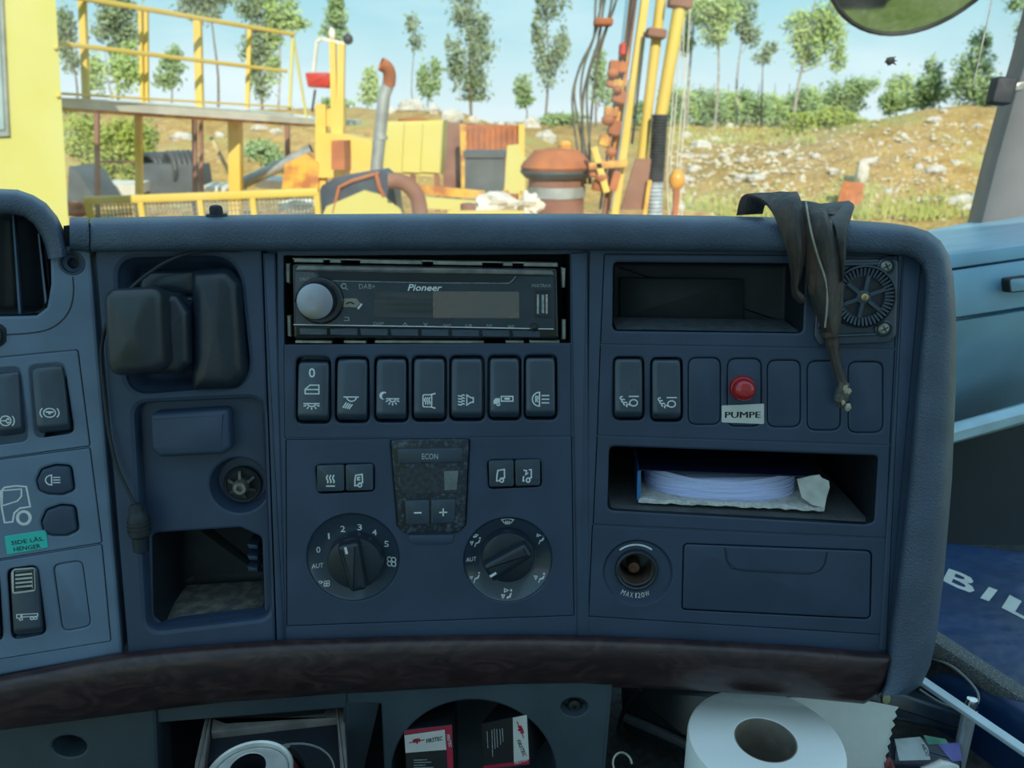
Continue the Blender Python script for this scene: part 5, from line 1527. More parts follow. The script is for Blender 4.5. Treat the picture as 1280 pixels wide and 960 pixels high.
m = MB()
ring = [rg + V((.007 * math.cos(a * .35), .007 * math.sin(a * .35), .004 * math.sin(a * .35))) for a in range(17)]
m.tube(ring + [ring[-1] + V((.012, -.014, -.004))], .0009, 6)
single('wire_loop', 'thin steel wire loop lying in front of the black case', 'wire', m, M['zinc'], o=rg)

# ------------------------------------------------------------------ right foot space
# pale metal straight bar
a = P(1148, 848, .66); b = P(1300, 952, .58)
t = thing('metal_bar', 'pale blue metal bar slanting across the tray', 'bar', o=b)
palem = mat('pale_painted_metal', (.52, .62, .68), .35, .3, var=.15, vscale=40)
part(t, 'strip', MB().bar(a, b, .0085, .004, bev=.0008), palem)
m = MB().bar(a + V((0, -.0024, .001)), b + V((0, -.0024, .001)), .0012, .001)
part(t, 'groove', m, mat('bar_groove', (.25, .32, .36), .4, var=.2, vscale=60))
# chrome post
pz = P(1213, 885, .66)
t = thing('chrome_post', 'upright chrome tube with rounded cap behind the metal bar', 'tube', o=(pz.x, pz.y, TZ))
part(t, 'tube', MB().lathe(pz.x, pz.y, [(.0056, TZ), (.0056, pz.z - .002)], 20), mat('satin_chrome', (.58, .62, .66), .25, .55, var=.1, vscale=40))
part(t, 'cap', MB().lathe(pz.x, pz.y, [(.0040, pz.z - .003), (.0052, pz.z), (.0052, pz.z + .004), (.0040, pz.z + .009), (.001, pz.z + .0105)], 20), M['chrome'])
# thin grey cable loop
m = MB().tube(smooth_path([P(*q) for q in ((1140, 818, .74), (1168, 824, .72), (1190, 833, .70), (1210, 850, .69), (1222, 866, .68), (1222, 878, .675), (1214, 884, .67), (1200, 886, .68), (1175, 878, .70), (1150, 862, .72))], 6), .0011, 8)
single('cable_loop', 'thin grey cable looping beside the chrome post', 'cable', m, mat('grey_cable', (.20, .21, .22), .5, var=.2, vscale=80), o=P(1200, 884, .68))
# dark equipment box behind, with yellow disc
kb = P(1150, 900, .70)
EP = Plane(P(1090, 880, .66), P(1230, 915, .70) - P(1090, 880, .66), V((0, .3, 1)))
t = thing('equipment_box', 'low black moulded box with small yellow disc under the console corner', 'box', o=(kb.x, kb.y, TZ))
part(t, 'shell', MB().prism(Q(EP, [(1075, 866), (1130, 868), (1210, 892), (1206, 918), (1150, 908), (1075, 890)], .004), -.05, 0, .004, 3).xf(EP.M), M['knob'])
cd_ = EP.uv(1108, 874, .001); ke = EP.mpp(1108, 874)
part(t, 'yellow_disc', MB().lathe(*cd_, [(5 * ke, 0), (5 * ke, .0012), (4 * ke, .0016)], 18).xf(EP.M), mat('yellow_disc', (.38, .36, .18), .5, var=.2, vscale=80))
# printed packet
NP = Plane(PZ(1160, 945, TZ + .03), PZ(1200, 950, TZ + .03) - PZ(1160, 945, TZ + .03), V((.1, 1, .45)))
t = thing('printed_packet', 'crumpled packet with white, green and violet print in the tray', 'packet', NP, (*NP.uv(1160, 955), -.012))
part(t, 'wrapper', MB().prism(Q(NP, [(1112, 921), (1160, 917), (1201, 927), (1205, 958), (1110, 956)], .004), -.015, 0, .005, 3), mat('dark_packet', (.03, .04, .07), .35, var=.4, vscale=80))
m = MB(); m.fillp([NP.uv(*q) for q in ((1118, 924), (1150, 921), (1160, 935), (1163, 950), (1124, 951))], .0, .0003); part(t, 'white_print', m, mat('packet_white', (.50, .55, .56), .5, var=.3, vscale=60), smooth=0)
m = MB(); m.fillp([NP.uv(*q) for q in ((1154, 919), (1182, 924), (1186, 930), (1160, 931))], .0, .0003); part(t, 'green_print', m, mat('packet_green', (.08, .30, .20), .5, var=.4, vscale=80), smooth=0)
m = MB(); m.fillp([NP.uv(*q) for q in ((1172, 931), (1199, 928), (1203, 951), (1190, 952))], .0, .0003); part(t, 'violet_print', m, mat('packet_violet', (.14, .13, .42), .5, var=.3, vscale=80), smooth=0)
m = MB(); text(m, NP, 'OCEN', 1157, 938, 15, 4.5, .0004, rot=math.radians(104), bold=.01); part(t, 'lettering', m, M['ink'], smooth=0)
sl = P(1185, 958, .66)
m = MB().tube([P(1150, 962, .66), P(1175, 957, .66), P(1196, 958, .66)], [.003, .007, .004], 10)
single('steel_tool', 'dull steel tool end lying below the packet', 'tool', m, M['steel'], o=sl)
m = MB().tube([P(1098, 958, .66), P(1108, 953, .665), P(1114, 966, .66)], [.004, .006, .005], 8)
single('red_object', 'dark red object half hidden behind the loose tissue', 'object', m, mat('dark_red_plastic', (.20, .03, .03), .5, var=.3, vscale=60), o=P(1106, 958, .66))

# blue bag with white letters
bo = P(1180, 726, .86)
BG = Plane(bo, P(1290, 770, .80) - bo, P(1205, 660, .98) - bo)
t = thing('blue_bag', 'shiny blue bag with white lettering on the passenger side', 'bag', BG, (*BG.uv(1230, 830), -.08))
bluef = mat('blue_vinyl', (.004, .030, .105), .35, var=.35, vscale=14, bump=.5, bscale=30, bdist=.006)
part(t, 'bag_body', MB().pillow(Q(BG, [(1110, 690), (1150, 668), (1330, 690), (1420, 800), (1380, 960), (1230, 858), (1110, 795)], .02, n=6), -.09, 0, .018, 0.0), bluef, smooth=60)
def btxt(m, ch, corners):
    vs_, fs_, _a = text_geo(ch, 0, .02, 1)
    tl2, tr2_, br2, bl2_ = [V(BG.uv(*q)) for q in corners]
    m.add([(*(bl2_.lerp(br2, x + .5).lerp(tl2.lerp(tr2_, x + .5), y + .5)), .0004) for x, y in vs_], fs_)
m = MB()
btxt(m, 'B', ((1186, 711), (1223, 724), (1216, 745), (1178, 726)))
btxt(m, 'I', ((1236, 734), (1247, 738), (1236, 752), (1225, 748)))
btxt(m, 'L', ((1262, 744), (1312, 770), (1302, 786), (1252, 760)))
part(t, 'lettering', m, mat('white_bag_print', (.50, .52, .50), .5, var=.15, vscale=60), smooth=0)
# ------------------------------------------------------------------ outdoor materials
M['yellow'] = mat('yellow_paint', (.70, .50, .11), .5, vscale=2.2, col2=(.66, .42, .07), detail=6, lo=.45, hi=.8)
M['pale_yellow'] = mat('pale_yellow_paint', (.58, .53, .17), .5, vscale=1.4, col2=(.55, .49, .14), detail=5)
M['rust'] = mat('rusty_orange_steel', (.50, .16, .05), .8, vscale=6, col2=(.32, .11, .05), detail=7)
M['rust_yellow'] = mat('rust_worn_yellow', (.70, .40, .06), .6, vscale=7, col2=(.42, .15, .05), detail=7, lo=.42, hi=.62)
M['brown'] = mat('brown_steel', (.22, .10, .07), .8, vscale=4, col2=(.30, .15, .10), detail=6)
M['dgrey'] = mat('dark_grey_plastic_sheet', (.085, .10, .11), .6, var=.3, vscale=5)
M['black_hose'] = mat('black_hose', (.05, .052, .055), .5, var=.4, vscale=12)
M['olive_hose'] = mat('dusty_hose', (.17, .16, .12), .6, var=.4, vscale=12)
M['galv'] = mat('galvanised_steel', (.42, .44, .43), .5, .4, var=.3, vscale=9)
M['off_white'] = mat('dirty_white', (.72, .68, .58), .7, var=.25, vscale=4)
M['bark'] = mat('bark', (.24, .18, .13), .9, var=.4, vscale=8)
M['birch'] = mat('pale_bark', (.46, .42, .36), .9, var=.5, vscale=6)
M['leaf_pine'] = mat('pine_needles', (.19, .25, .14), .8, vscale=1.2, col2=(.27, .34, .18))  # pine, birch and forest leaf colours lightened to stand in for haze
M['leaf_birch'] = mat('birch_leaves', (.32, .43, .14), .7, vscale=1.0, col2=(.42, .52, .20))
M['leaf_bush'] = mat('bush_leaves', (.26, .33, .045), .7, vscale=1.5, col2=(.36, .40, .07))
M['leaf_dark'] = mat('forest_leaves', (.21, .31, .12), .8, vscale=.9, col2=(.31, .41, .18))
M['stone'] = mat('pale_granite', (.60, .55, .47), .85, var=.25, vscale=5, bump=.6, bscale=12, bdist=.05)

# ------------------------------------------------------------------ terrain
def smst(a, b, x):
    t_ = min(max((x - a) / (b - a), 0), 1)
    return t_ * t_ * (3 - 2 * t_)
def gh(x, y):
    h = 2.15 * smst(19, 44, y)
    h += 2.3 * math.exp(-((y - 31) / 6.0) ** 2) * smst(2.5, -2.5, x) * (1 if x > -16 else math.exp(-((x + 16) / 6) ** 2)) * .8
    h += 2.15 * math.exp(-(((x - 14.2) / 4.9) ** 2) - ((y - 26.5) / 4.6) ** 2)
    h += .55 * math.exp(-(((x - 9.6) / 3.2) ** 2) - ((y - 27.5) / 4.6) ** 2)
    h += 1.2 * math.exp(-(((x - 21) / 5.0) ** 2) - ((y - 28) / 5) ** 2)
    a = smst(14, 22, y)
    h += a * (.22 * noise.noise(V((x * .5, y * .5, 0))) + .10 * noise.noise(V((x * 1.7, y * 1.7, 3))) + .04 * noise.noise(V((x * 4.1, y * 4.1, 7))))
    return h
gmat = bpy.data.materials.new('sandy_ground'); gmat.use_nodes = True
n = gmat.node_tree.nodes; l = gmat.node_tree.links; b_ = n['Principled BSDF']; b_.inputs['Roughness'].default_value = .95; b_.inputs['Specular IOR Level'].default_value = .1
tc = n.new('ShaderNodeTexCoord')
def nzn(s_, d_):
    q = n.new('ShaderNodeTexNoise'); q.inputs['Scale'].default_value = s_; q.inputs['Detail'].default_value = d_; l.new(tc.outputs['Object'], q.inputs['Vector']); return q
n1 = nzn(.35, 5); n2 = nzn(2.2, 6); n3 = nzn(7.5, 4)
def mixc(fac, a, b):
    q = n.new('ShaderNodeMixRGB'); l.new(fac, q.inputs[0])
    for i_, v in ((1, a), (2, b)):
        if isinstance(v, tuple): q.inputs[i_].default_value = (*v, 1)
        else: l.new(v, q.inputs[i_])
    return q.outputs[0]
def rng(s_, lo_, hi_):
    q = n.new('ShaderNodeMapRange'); q.inputs[1].default_value = lo_; q.inputs[2].default_value = hi_; l.new(s_, q.inputs[0]); return q.outputs[0]
sand = mixc(rng(n2.outputs[0], .35, .65), (.52, .34, .12), (.36, .22, .075))
sand = mixc(rng(n3.outputs[0], .58, .72), sand, (.60, .47, .27))
grs = mixc(rng(n3.outputs[0], .35, .65), (.46, .40, .15), (.36, .35, .11))
allc = mixc(rng(n1.outputs[0], .54, .68), sand, grs)
spx = n.new('ShaderNodeSeparateXYZ'); l.new(tc.outputs['Object'], spx.inputs[0])
allc = mixc(rng(spx.outputs[1], 18, 12), allc, mixc(rng(n3.outputs[0], .35, .65), (.13, .19, .05), (.21, .23, .08)))   # grassy parking area round the truck
l.new(allc, b_.inputs['Base Color'])
bp = n.new('ShaderNodeBump'); bp.inputs['Strength'].default_value = .8; bp.inputs['Distance'].default_value = .15; l.new(n3.outputs[0], bp.inputs['Height']); l.new(bp.outputs[0], b_.inputs['Normal'])
ys = [-60, -20, -5, 2, 8, 14] + [16 + .5 * i for i in range(60)] + [47, 50, 55, 62, 72, 85, 100, 130, 200]
xs_ = [-150, -90, -60, -45, -36] + [-30 + .6 * i for i in range(101)] + [36, 45, 60, 90, 150]
m = MB(); m.loft([[V((x, y, gh(x, y))) for x in xs_] for y in ys])
struct('ground', m, gmat, o=(0, 0, 0), smooth=180)
def on_ground(px, py, y0=16, y1=120):
    r = ray(px, py); q = None; y = y0
    while y < y1:
        p = CAM + r * (y / r.y)
        if p.z <= gh(p.x, p.y): return p
        y += .1
    p = CAM + r * (45 / r.y)
    return V((p.x, p.y, gh(p.x, p.y)))

# ------------------------------------------------------------------ boulders
random.seed(21)
BL = [('pale boulder on the stony slope below the forest', 'boulders on the stony slope',
       [(874, 182, 13, 5), (868, 212, 8, 5), (848, 238, 8, 6), (848, 262, 9, 6), (926, 222, 8, 4), (945, 222, 12, 4), (858, 170, 7, 4), (876, 155, 6, 4), (855, 225, 12, 5), (905, 195, 6, 3), (930, 200, 7, 4), (965, 193, 7, 3), (985, 190, 6, 3), (895, 175, 6, 3), (860, 195, 9, 4), (1000, 200, 5, 3), (1020, 195, 6, 3), (880, 196, 6, 3), (950, 245, 6, 3), (912, 158, 6, 3)]),
      ('pale stone on the sunlit dirt mound', 'stones on the dirt mound',
       [(1170, 212, 10, 5), (1148, 210, 6, 4), (1087, 202, 9, 4), (1042, 214, 6, 4), (1168, 150, 8, 4), (1222, 158, 6, 3), (1196, 205, 6, 4), (1130, 170, 4, 3), (1210, 180, 4, 3), (1140, 190, 5, 3), (1235, 200, 5, 4), (1180, 140, 5, 3), (1110, 240, 5, 3), (1225, 222, 5, 3), (1100, 180, 4, 3)]),
      ('white boulder at the foot of the dirt mound', 'boulders at the mound foot', [(1200, 252, 15, 8), (1220, 250, 12, 8), (1210, 262, 12, 5)]),
      ('pale boulder on the sand bank behind the machinery', 'boulders on the sand bank',
       [(513, 134, 14, 8), (541, 138, 9, 6), (566, 146, 14, 8), (598, 136, 14, 6), (592, 150, 7, 6), (610, 144, 8, 5), (664, 148, 11, 8), (640, 146, 8, 6), (626, 138, 6, 5), (683, 172, 12, 8), (530, 128, 6, 4), (575, 133, 5, 4), (652, 138, 6, 4), (490, 140, 6, 5), (325, 160, 9, 4), (345, 165, 7, 4), (228, 172, 14, 6), (88, 172, 10, 5), (275, 170, 6, 4)])]
bc = 0
ORD = ['first', 'second', 'third', 'fourth', 'fifth', 'sixth', 'seventh', 'eighth', 'ninth', 'tenth', 'eleventh', 'twelfth', 'thirteenth', 'fourteenth', 'fifteenth', 'sixteenth', 'seventeenth', 'eighteenth', 'nineteenth', 'twentieth']
BUSHL = ['low bush between drill mast tubes', 'low wide bush left of the hose bundle', 'low bush seen past the thick yellow mast tube', 'small low bush beside the sand bank boulder', 'low bush behind the control post', 'low bush beside the yellow cabin edge']
WEEDL = ['round green weed beside the propped grey pipe', 'low green weed behind the white debris sheet', 'small green weed in front of the hose coils']
for lab, grp, lst in BL:
    for q_i, (px, py, rx, ry) in enumerate(sorted(lst)):
        p = on_ground(px, py + ry * .5)
        d_ = p.y / math.cos(PITCH) / FPX * .97
        m = MB().ell(p + V((0, 0, ry * d_ * .35)), (rx * d_, rx * d_ * .8, ry * d_ * 1.15), 10, 7, .55, bc * 1.3 + 1)
        single('boulder', ORD[q_i] + ' ' + lab + ', from left', 'boulder', m, M['stone'], o=p, group=grp, smooth=25); bc += 1
# standing white stone and rusty sheet on the mound foot
p = on_ground(1075, 232)
m = MB().ell(p + V((0, 0, .33)), (.19, .15, .36), 10, 8, .4, 77)
single('boulder', 'upright white stone standing behind the rusty metal sheet', 'boulder', m, M['stone'], o=p)
p = on_ground(1064, 262)
m = MB(); q_ = [PY(1047, 252, p.y), PY(1055, 226, p.y + .1), PY(1080, 229, p.y + .1), PY(1078, 252, p.y), PY(1062, 262, p.y - .2)]
m.rings([q_, [a_ + V((0, .04, 0)) for a_ in q_]])
single('rusty_sheet', 'rusty orange metal sheet leaning at the mound foot', 'metal sheet', m, M['rust'], o=p)

# loose small stones and dry grass tufts, too many to count
rn = random.Random(31)
m = MB()
for _ in range(1700):
    px = rn.uniform(835, 1262); py = rn.uniform(150, 275)
    if px < 1000 and rn.random() < .3: py = rn.uniform(170, 235)
    p = on_ground(px, py, 18, 60)
    if p.y > 52: continue
    r_ = rn.choice((.04, .05, .06, .08, .11)) * (1.3 if px < 1010 else .9)
    k_ = [p + V((math.cos(a) * r_ * rn.uniform(.7, 1.3), math.sin(a) * r_, 0)) for a in (0, 1.26, 2.5, 3.8, 5.0)]
    tp = p + V((rn.uniform(-.3, .3) * r_, 0, r_ * rn.uniform(.5, 1.0)))
    m.add(k_ + [tp], [(0, 1, 5), (1, 2, 5), (2, 3, 5), (3, 4, 5), (4, 0, 5)])
single('gravel', 'loose pale stones strewn over slope and mound', 'gravel', m, mat('tan_gravel', (.48, .38, .22), .9, vscale=.8, col2=(.60, .52, .38)), o=on_ground(1000, 220), kind='stuff', smooth=0)
m = MB()
for _ in range(2600):
    px = rn.uniform(835, 1240); py = 277 - abs(rn.gauss(0, 16)) if rn.random() < .6 else rn.uniform(160, 182)
    if py < 200 and px > 1020: continue
    if False: pass
    p = on_ground(px, py, 18, 60)
    h_ = rn.uniform(.12, .30); d_ = V((rn.uniform(-.1, .1), rn.uniform(-.1, .1), h_))
    m.add([p - V((.025, 0, 0)), p + V((.025, 0, 0)), p + d_], [(0, 1, 2)])
    m.add([p - V((.025, .03, 0)), p + V((.025, .02, 0)), p + V((-d_.x, d_.y, h_ * .8))], [(0, 1, 2)])
single('grass', 'dry yellow green grass at the foot of the slope', 'grass', m, mat('dry_grass', (.50, .46, .16), .8, vscale=1.0, col2=(.36, .40, .11)), o=on_ground(1000, 270), kind='stuff', smooth=0)

# ------------------------------------------------------------------ trees
def leaves(m, c, r, nl, size, clumps=0, seed=0):
    rn = random.Random(seed)
    cs = []
    for _ in range(max(clumps, 1)):
        while True:
            d = V((rn.uniform(-1, 1), rn.uniform(-1, 1), rn.uniform(-1, 1)))
            if d.length < 1: break
        cs.append(d * .8)
    for i in range(nl):
        if clumps:
            q = rn.choice(cs) + V((rn.gauss(0, .24), rn.gauss(0, .24), rn.gauss(0, .20)))
        else:
            while True:
                q = V((rn.uniform(-1, 1), rn.uniform(-1, 1), rn.uniform(-1, 1)))
                if q.length < 1: break
        p = c + V((q.x * r[0], q.y * r[1], q.z * r[2]))
        a = V((rn.gauss(0, 1), rn.gauss(0, 1), rn.gauss(0, 1))).normalized(); b = a.orthogonal().normalized()
        s_ = size * rn.uniform(.6, 1.3)
        m.add([p - a * s_, p + b * s_ * .55, p + a * s_, p - b * s_ * .55], [(0, 1, 2, 3)])
tseed = [100]
def tree(label, Y, base, top, crowns, leafm, barkm, trunk=3.0, dens=1.0, lean=0, name='tree', cat='tree', group=None, clump=20):
    bx, by = base
    b0 = PY(bx, by, Y); b0.z = min(b0.z, gh(b0.x, Y)) - .1
    sc_ = Y / math.cos(PITCH) / FPX * .96
    t_ = thing(name, label, cat, o=tuple(b0), group=group)
    tp = PY(top[0], top[1], Y)
    pts = [b0, b0.lerp(tp, .35) + V((.004 * Y * math.sin(bx), 0, 0)), b0.lerp(tp, .7), tp]
    m = MB().tube(smooth_path(pts, 3), [trunk * sc_ * .5 * (1 - .085 * i) for i in range(10)], 7)
    rn = random.Random(int(bx * 7 + by))
    for cx, cy, rx, ry in crowns:
        c = PY(cx, cy, Y)
        s_ = min(max((c.z - b0.z) / max(tp.z - b0.z, .1) - .12, .05), .95)
        m.tube([b0.lerp(tp, s_), c], [trunk * sc_ * .18, trunk * sc_ * .08], 5)
    part(t_, 'trunk', m, barkm)
    m = MB()
    for cx, cy, rx, ry in crowns:
        tseed[0] += 1
        nl = int(min(1000, max(70, rx * ry * 2.2)) * dens)
        leaves(m, PY(cx, cy, Y), (rx * sc_ * 1.18, min(rx, ry) * sc_, ry * sc_ * 1.15), nl, 2.7 * sc_, clump, tseed[0])
    part(t_, 'crown', m, leafm, smooth=0)
    return t_
P_, B_, D_ = M['leaf_pine'], M['leaf_birch'], M['leaf_dark']
# left, behind the railings
tree('tall thin pine between yellow cabin and first railing post', 52, (96, 160), (84, 5), [(82, 35, 12, 22), (88, 75, 10, 12), (80, 55, 10, 14)], P_, M['bark'], 3, .9)
tree('broad pine behind the first railing gap', 50, (150, 160), (150, -20), [(148, 12, 22, 22), (138, 38, 18, 14), (158, 45, 14, 16), (150, 70, 12, 14)], P_, M['bark'], 4, 1)
tree('low birch clump behind the first railing gap', 46, (140, 165), (132, 65), [(120, 90, 12, 22), (150, 95, 16, 18), (165, 80, 10, 24)], B_, M['birch'], 3, .8)
tree('small dark spruce behind the middle railing gap', 44, (208, 165), (219, 58), [(219, 68, 7, 10), (216, 82, 12, 12), (208, 100, 14, 12)], D_, M['bark'], 2.5, 1.1)
tree('tall bare pine with high crown behind the railing', 54, (272, 160), (262, -30), [(250, 6, 24, 16), (268, -10, 20, 18), (240, -8, 16, 14)], P_, M['bark'], 3.5, .9)
tree('large pine rising above the railing end', 50, (330, 165), (318, -40), [(315, 8, 18, 20), (330, 35, 16, 16), (318, 58, 16, 20), (324, 95, 12, 22)], P_, M['bark'], 4, .9)
tree('slim birch beside the railing end', 50, (346, 165), (352, -40), [(350, 6, 16, 20), (365, 28, 16, 12), (342, 40, 12, 18), (340, 80, 9, 22)], B_, M['birch'], 3, .8)
tree('dark spruce top above the control post', 48, (420, 170), (420, -20), [(420, 5, 9, 16), (420, 26, 13, 14), (420, 42, 15, 8)], D_, M['bark'], 3, 1.2)
tree('small spruce beyond the tall exhaust pipe', 46, (463, 160), (462, 88), [(462, 98, 8, 12), (463, 116, 12, 14)], B_, M['bark'], 2, 1.1)
tree('pair of small pines right of the exhaust pipe', 46, (538, 160), (536, 76), [(532, 100, 8, 22), (545, 92, 6, 18), (538, 116, 8, 12)], D_, M['bark'], 2, .8)
tree('tall ragged pine in the middle of the sky', 50, (590, 165), (588, -60), [(578, 8, 18, 20), (594, 35, 16, 22), (600, 65, 14, 18), (582, 90, 20, 14), (590, 112, 18, 14), (568, 70, 10, 20)], P_, M['bark'], 4, .8)
tree('thin far pine left of the ragged pine', 62, (520, 160), (516, 18), [(514, 30, 8, 14), (520, 52, 8, 12)], P_, M['bark'], 1.5, .5)
tree('round small tree standing left of the hose bundle', 46, (655, 160), (654, 96), [(654, 108, 10, 14), (656, 124, 10, 10)], D_, M['bark'], 2, 1.2)
tree('high pine between ragged pine and hose bundle', 50, (680, 165), (684, -60), [(690, 8, 18, 18), (676, 42, 9, 26), (700, 60, 10, 26), (684, 85, 14, 22)], P_, M['bark'], 3, .7)
tree('thin pine directly behind the hose bundle', 52, (745, 165), (750, -30), [(750, 90, 9, 26), (752, 118, 12, 16)], D_, M['bark'], 3, .8)
# right of the mast
tree('pale birch trunk nearest the drill mast', 46, (858, 165), (872, -40), [(868, 10, 16, 26), (860, 50, 8, 18)], B_, M['birch'], 4, .9)
tree('bright birch right of the drill mast', 44, (893, 160), (900, -30), [(902, 10, 20, 22), (898, 38, 16, 18), (886, 14, 14, 20)], B_, M['birch'], 3.5, 1.1)
tree('slender pine between bright birch and big birch', 50, (922, 160), (932, -20), [(934, 16, 14, 22), (940, 45, 12, 12), (930, 30, 10, 14)], P_, M['birch'], 3, .8)
tree('crooked little pine before the big birch', 48, (952, 160), (954, 58), [(962, 60, 8, 10), (952, 74, 10, 8)], P_, M['bark'], 2.5, 1)
tree('big leaning birch with wide crown', 42, (992, 150), (1020, -5), [(1028, 18, 24, 20), (1000, 36, 16, 22), (1036, 44, 18, 18), (1012, 62, 18, 20), (1048, 70, 9, 18)], B_, M['birch'], 4.5, .9)
tree('round green tree left of the mound', 46, (1060, 165), (1058, 95), [(1078, 112, 16, 16), (1050, 118, 16, 16), (1062, 132, 20, 12)], D_, M['bark'], 3, 1.2)
tree('bushy pale tree above the mound ridge', 44, (1122, 165), (1122, 95), [(1124, 116, 18, 20), (1116, 130, 14, 12)], B_, M['bark'], 3, 1.2)
tree('dark feathery birch above the mound ridge', 40, (1150, 165), (1166, 70), [(1166, 84, 10, 14), (1158, 104, 16, 16), (1148, 122, 20, 16), (1168, 118, 14, 16)], D_, M['birch'], 2.5, 1.1)
tree('tall wind blown birch beside the windscreen pillar', 38, (1216, 165), (1222, 45), [(1222, 60, 10, 18), (1216, 86, 18, 20), (1208, 112, 22, 18), (1234, 105, 14, 22), (1236, 128, 16, 10)], D_, M['birch'], 3, 1.1)
tree('drooping twig crown at the upper picture corner', 36, (1300, 165), (1275, -40), [(1272, 2, 12, 12), (1285, 30, 12, 20)], D_, M['birch'], 3, .8)
for i, x in enumerate((838, 852, 872, 890, 908, 926, 946, 966, 984, 1004, 1022, 1040)):
    tree(ORD[i] + ' low forest tree from the drill mast, behind the stony slope', 58 + (i % 3) * 4, (x, 168), (x + 3, 104), [(x, 122 + (i * 37 % 9), 13, 13), (x + 5, 142, 14, 14)], B_ if i % 3 == 1 else D_, M['bark'], 2.2, 1.0, group='forest edge trees')
for i, (x, y, rx, ry) in enumerate(((780, 145, 14, 10), (715, 148, 18, 7), (800, 142, 12, 12), (690, 150, 14, 6), (420, 130, 16, 7), (95, 140, 16, 10))):
    tree(BUSHL[i], 42, (x, y + 14), (x, y), [(x, y, rx, ry)], D_, M['bark'], 1.2, 1.3, name='bush', cat='bush', group='crest bushes')
for i, (x, y, rx, ry) in enumerate(((1000, 158, 18, 14), (1030, 154, 22, 16), (1062, 158, 20, 14), (1012, 172, 16, 9))):
    tree(ORD[i] + ' from left of the yellow green bushes beside the mound', 36, (x, y + 18), (x, y), [(x, y, rx, ry)], M['leaf_bush'], M['bark'], 1.5, 1.3, name='bush', cat='bush', group='yellow green bushes', clump=20)
for i, (x, y, rx, ry) in enumerate(((105, 175, 22, 26), (120, 218, 26, 14), (140, 180, 26, 32), (165, 215, 14, 16), (176, 172, 16, 26))):
    tree(ORD[i] + ' from left of the yellow green shrubs under the raised walkway', 14, (x, 250), (x, y), [(x, y, rx, ry)], M['leaf_bush'], M['bark'], 1.5, 1.5, name='shrub', cat='shrub', group='shrubs under the walkway', clump=22)
for i, (x, y, rx, ry) in enumerate(((330, 190, 20, 14), (350, 205, 18, 10), (205, 225, 14, 10))):
    tree(WEEDL[i], 13, (x, 250), (x, y), [(x, y, rx, ry)], M['leaf_dark'], M['bark'], 1, 1.2, name='weed', cat='weed', group='weeds behind the walkway')

# ------------------------------------------------------------------ drilling rig deck and everything on it
def X_(o): return o
DZ = 1.70
t = thing('rig_deck', 'long yellow drilling rig deck seen over the console', 'machine', o=(-1.2, 6.6, 0))
part(t, 'deck_plate', MB().box((-1.3, 6.8, DZ - .06), (6.6, 3.3, .12)), M['rust_yellow'])
part(t, 'chassis', MB().box((-1.3, 6.7, .95), (6.0, 2.6, 1.3)), M['yellow'])
for sy in (5.6, 7.8):
    part(t, 'track', MB().box((-1.3, sy, .30), (6.4, .5, .6), .12), M['black_hose'])

# yellow machine cabin at the left edge
def quad_box(pts, back):
    m_ = MB(); q = [V(p) for p in pts]; return m_.rings([q, [p + V(back) for p in q]])
def to_z(px, py, dx, Y, z):            # continue an edge down to height z
    a_ = PY(px, py, Y); b_2 = PY(px + dx, py + 100, Y); s_ = (z - a_.z) / (b_2.z - a_.z); return a_.lerp(b_2, s_)
YC = 4.2
t = thing('machine_cabin', 'pale yellow steel machine cabin filling the left edge', 'machine', o=to_z(20, 200, 4, YC, 0))
pr = [PY(66, -60, YC), PY(84, 250, YC), to_z(84, 250, 6, YC, 0), to_z(-90, 250, 6, YC, 0), PY(-110, -60, YC)]
part(t, 'side_wall', quad_box(pr, (-.58, .85, 0)), M['pale_yellow'])
wq = [PY(-60, -60, YC - .02), PY(0, -60, YC - .02), PY(11, 170, YC - .02), PY(-60, 172, YC - .02)]
fr0 = part(t, 'window_frame', quad_box(wq, (0, .04, 0)), M['galv'])
wq = [PY(-60, -60, YC - .03), PY(-5, -60, YC - .03), PY(5, 162, YC - .03), PY(-60, 164, YC - .03)]
part(fr0, 'window_pane', quad_box(wq, (0, .01, 0)), mat('dusty_pane', (.35, .45, .45), .2, var=.2, vscale=5))
for y in (120, 60):
    part(t, 'rivet', MB().ell(PY(76 - (180 - y) * .05, y, YC - .005), .012, 8, 6), M['yellow'])

# raised walkway with railing
def YP(x): return 5.5 + (x - 77) / 333 * 2.6
def W_(x, y, d=0): return PY(x, y, YP(x) + d)
def pxm(x): return YP(x) / FPX * 1.0
t = thing('raised_walkway', 'raised yellow steel walkway with handrails left of the control post', 'walkway', o=(W_(240, 150).x, W_(240, 150).y, DZ))
def rail(nm, a, b, wpx, m_, hpx=None, d=0):
    A_ = W_(*a, d); B2_ = W_(*b, d); w = wpx * (pxm(a[0]) + pxm(b[0])) / 2
    return part(t, nm, MB().bar(A_, B2_, w, (hpx or wpx) * w / wpx, bev=0 if hpx else w * .25), m_)
rail('handrail', (70, -8), (367, 43), 5, M['yellow'])
rail('middle_rail', (74, 54), (358, 89), 4.5, M['yellow'])
rail('toe_board', (76, 117), (363, 134), 10, M['yellow'], 2, -.03)
for a, b, w, m_ in (((102, -20), (108, 124), 8, M['yellow']), ((175, 8), (178, 132), 4, M['yellow']), ((182, 12), (183, 136), 6, M['yellow']), ((247, 20), (250, 140), 9, M['yellow']), ((312, 33), (309, 136), 5, M['yellow']), ((366, 42), (362, 138), 3.5, M['pale_yellow'])):
    rail('post', a, b, w, m_)
rail('brace', (366, 43), (383, 146), 3, M['pale_yellow'])
m = MB(); 
dq = [W_(76, 122), W_(412, 150), W_(412, 157), W_(76, 134)]
m.rings([dq, [q + V((.15, .9, 0)) for q in dq]]); part(t, 'deck_edge', m, M['off_white'])
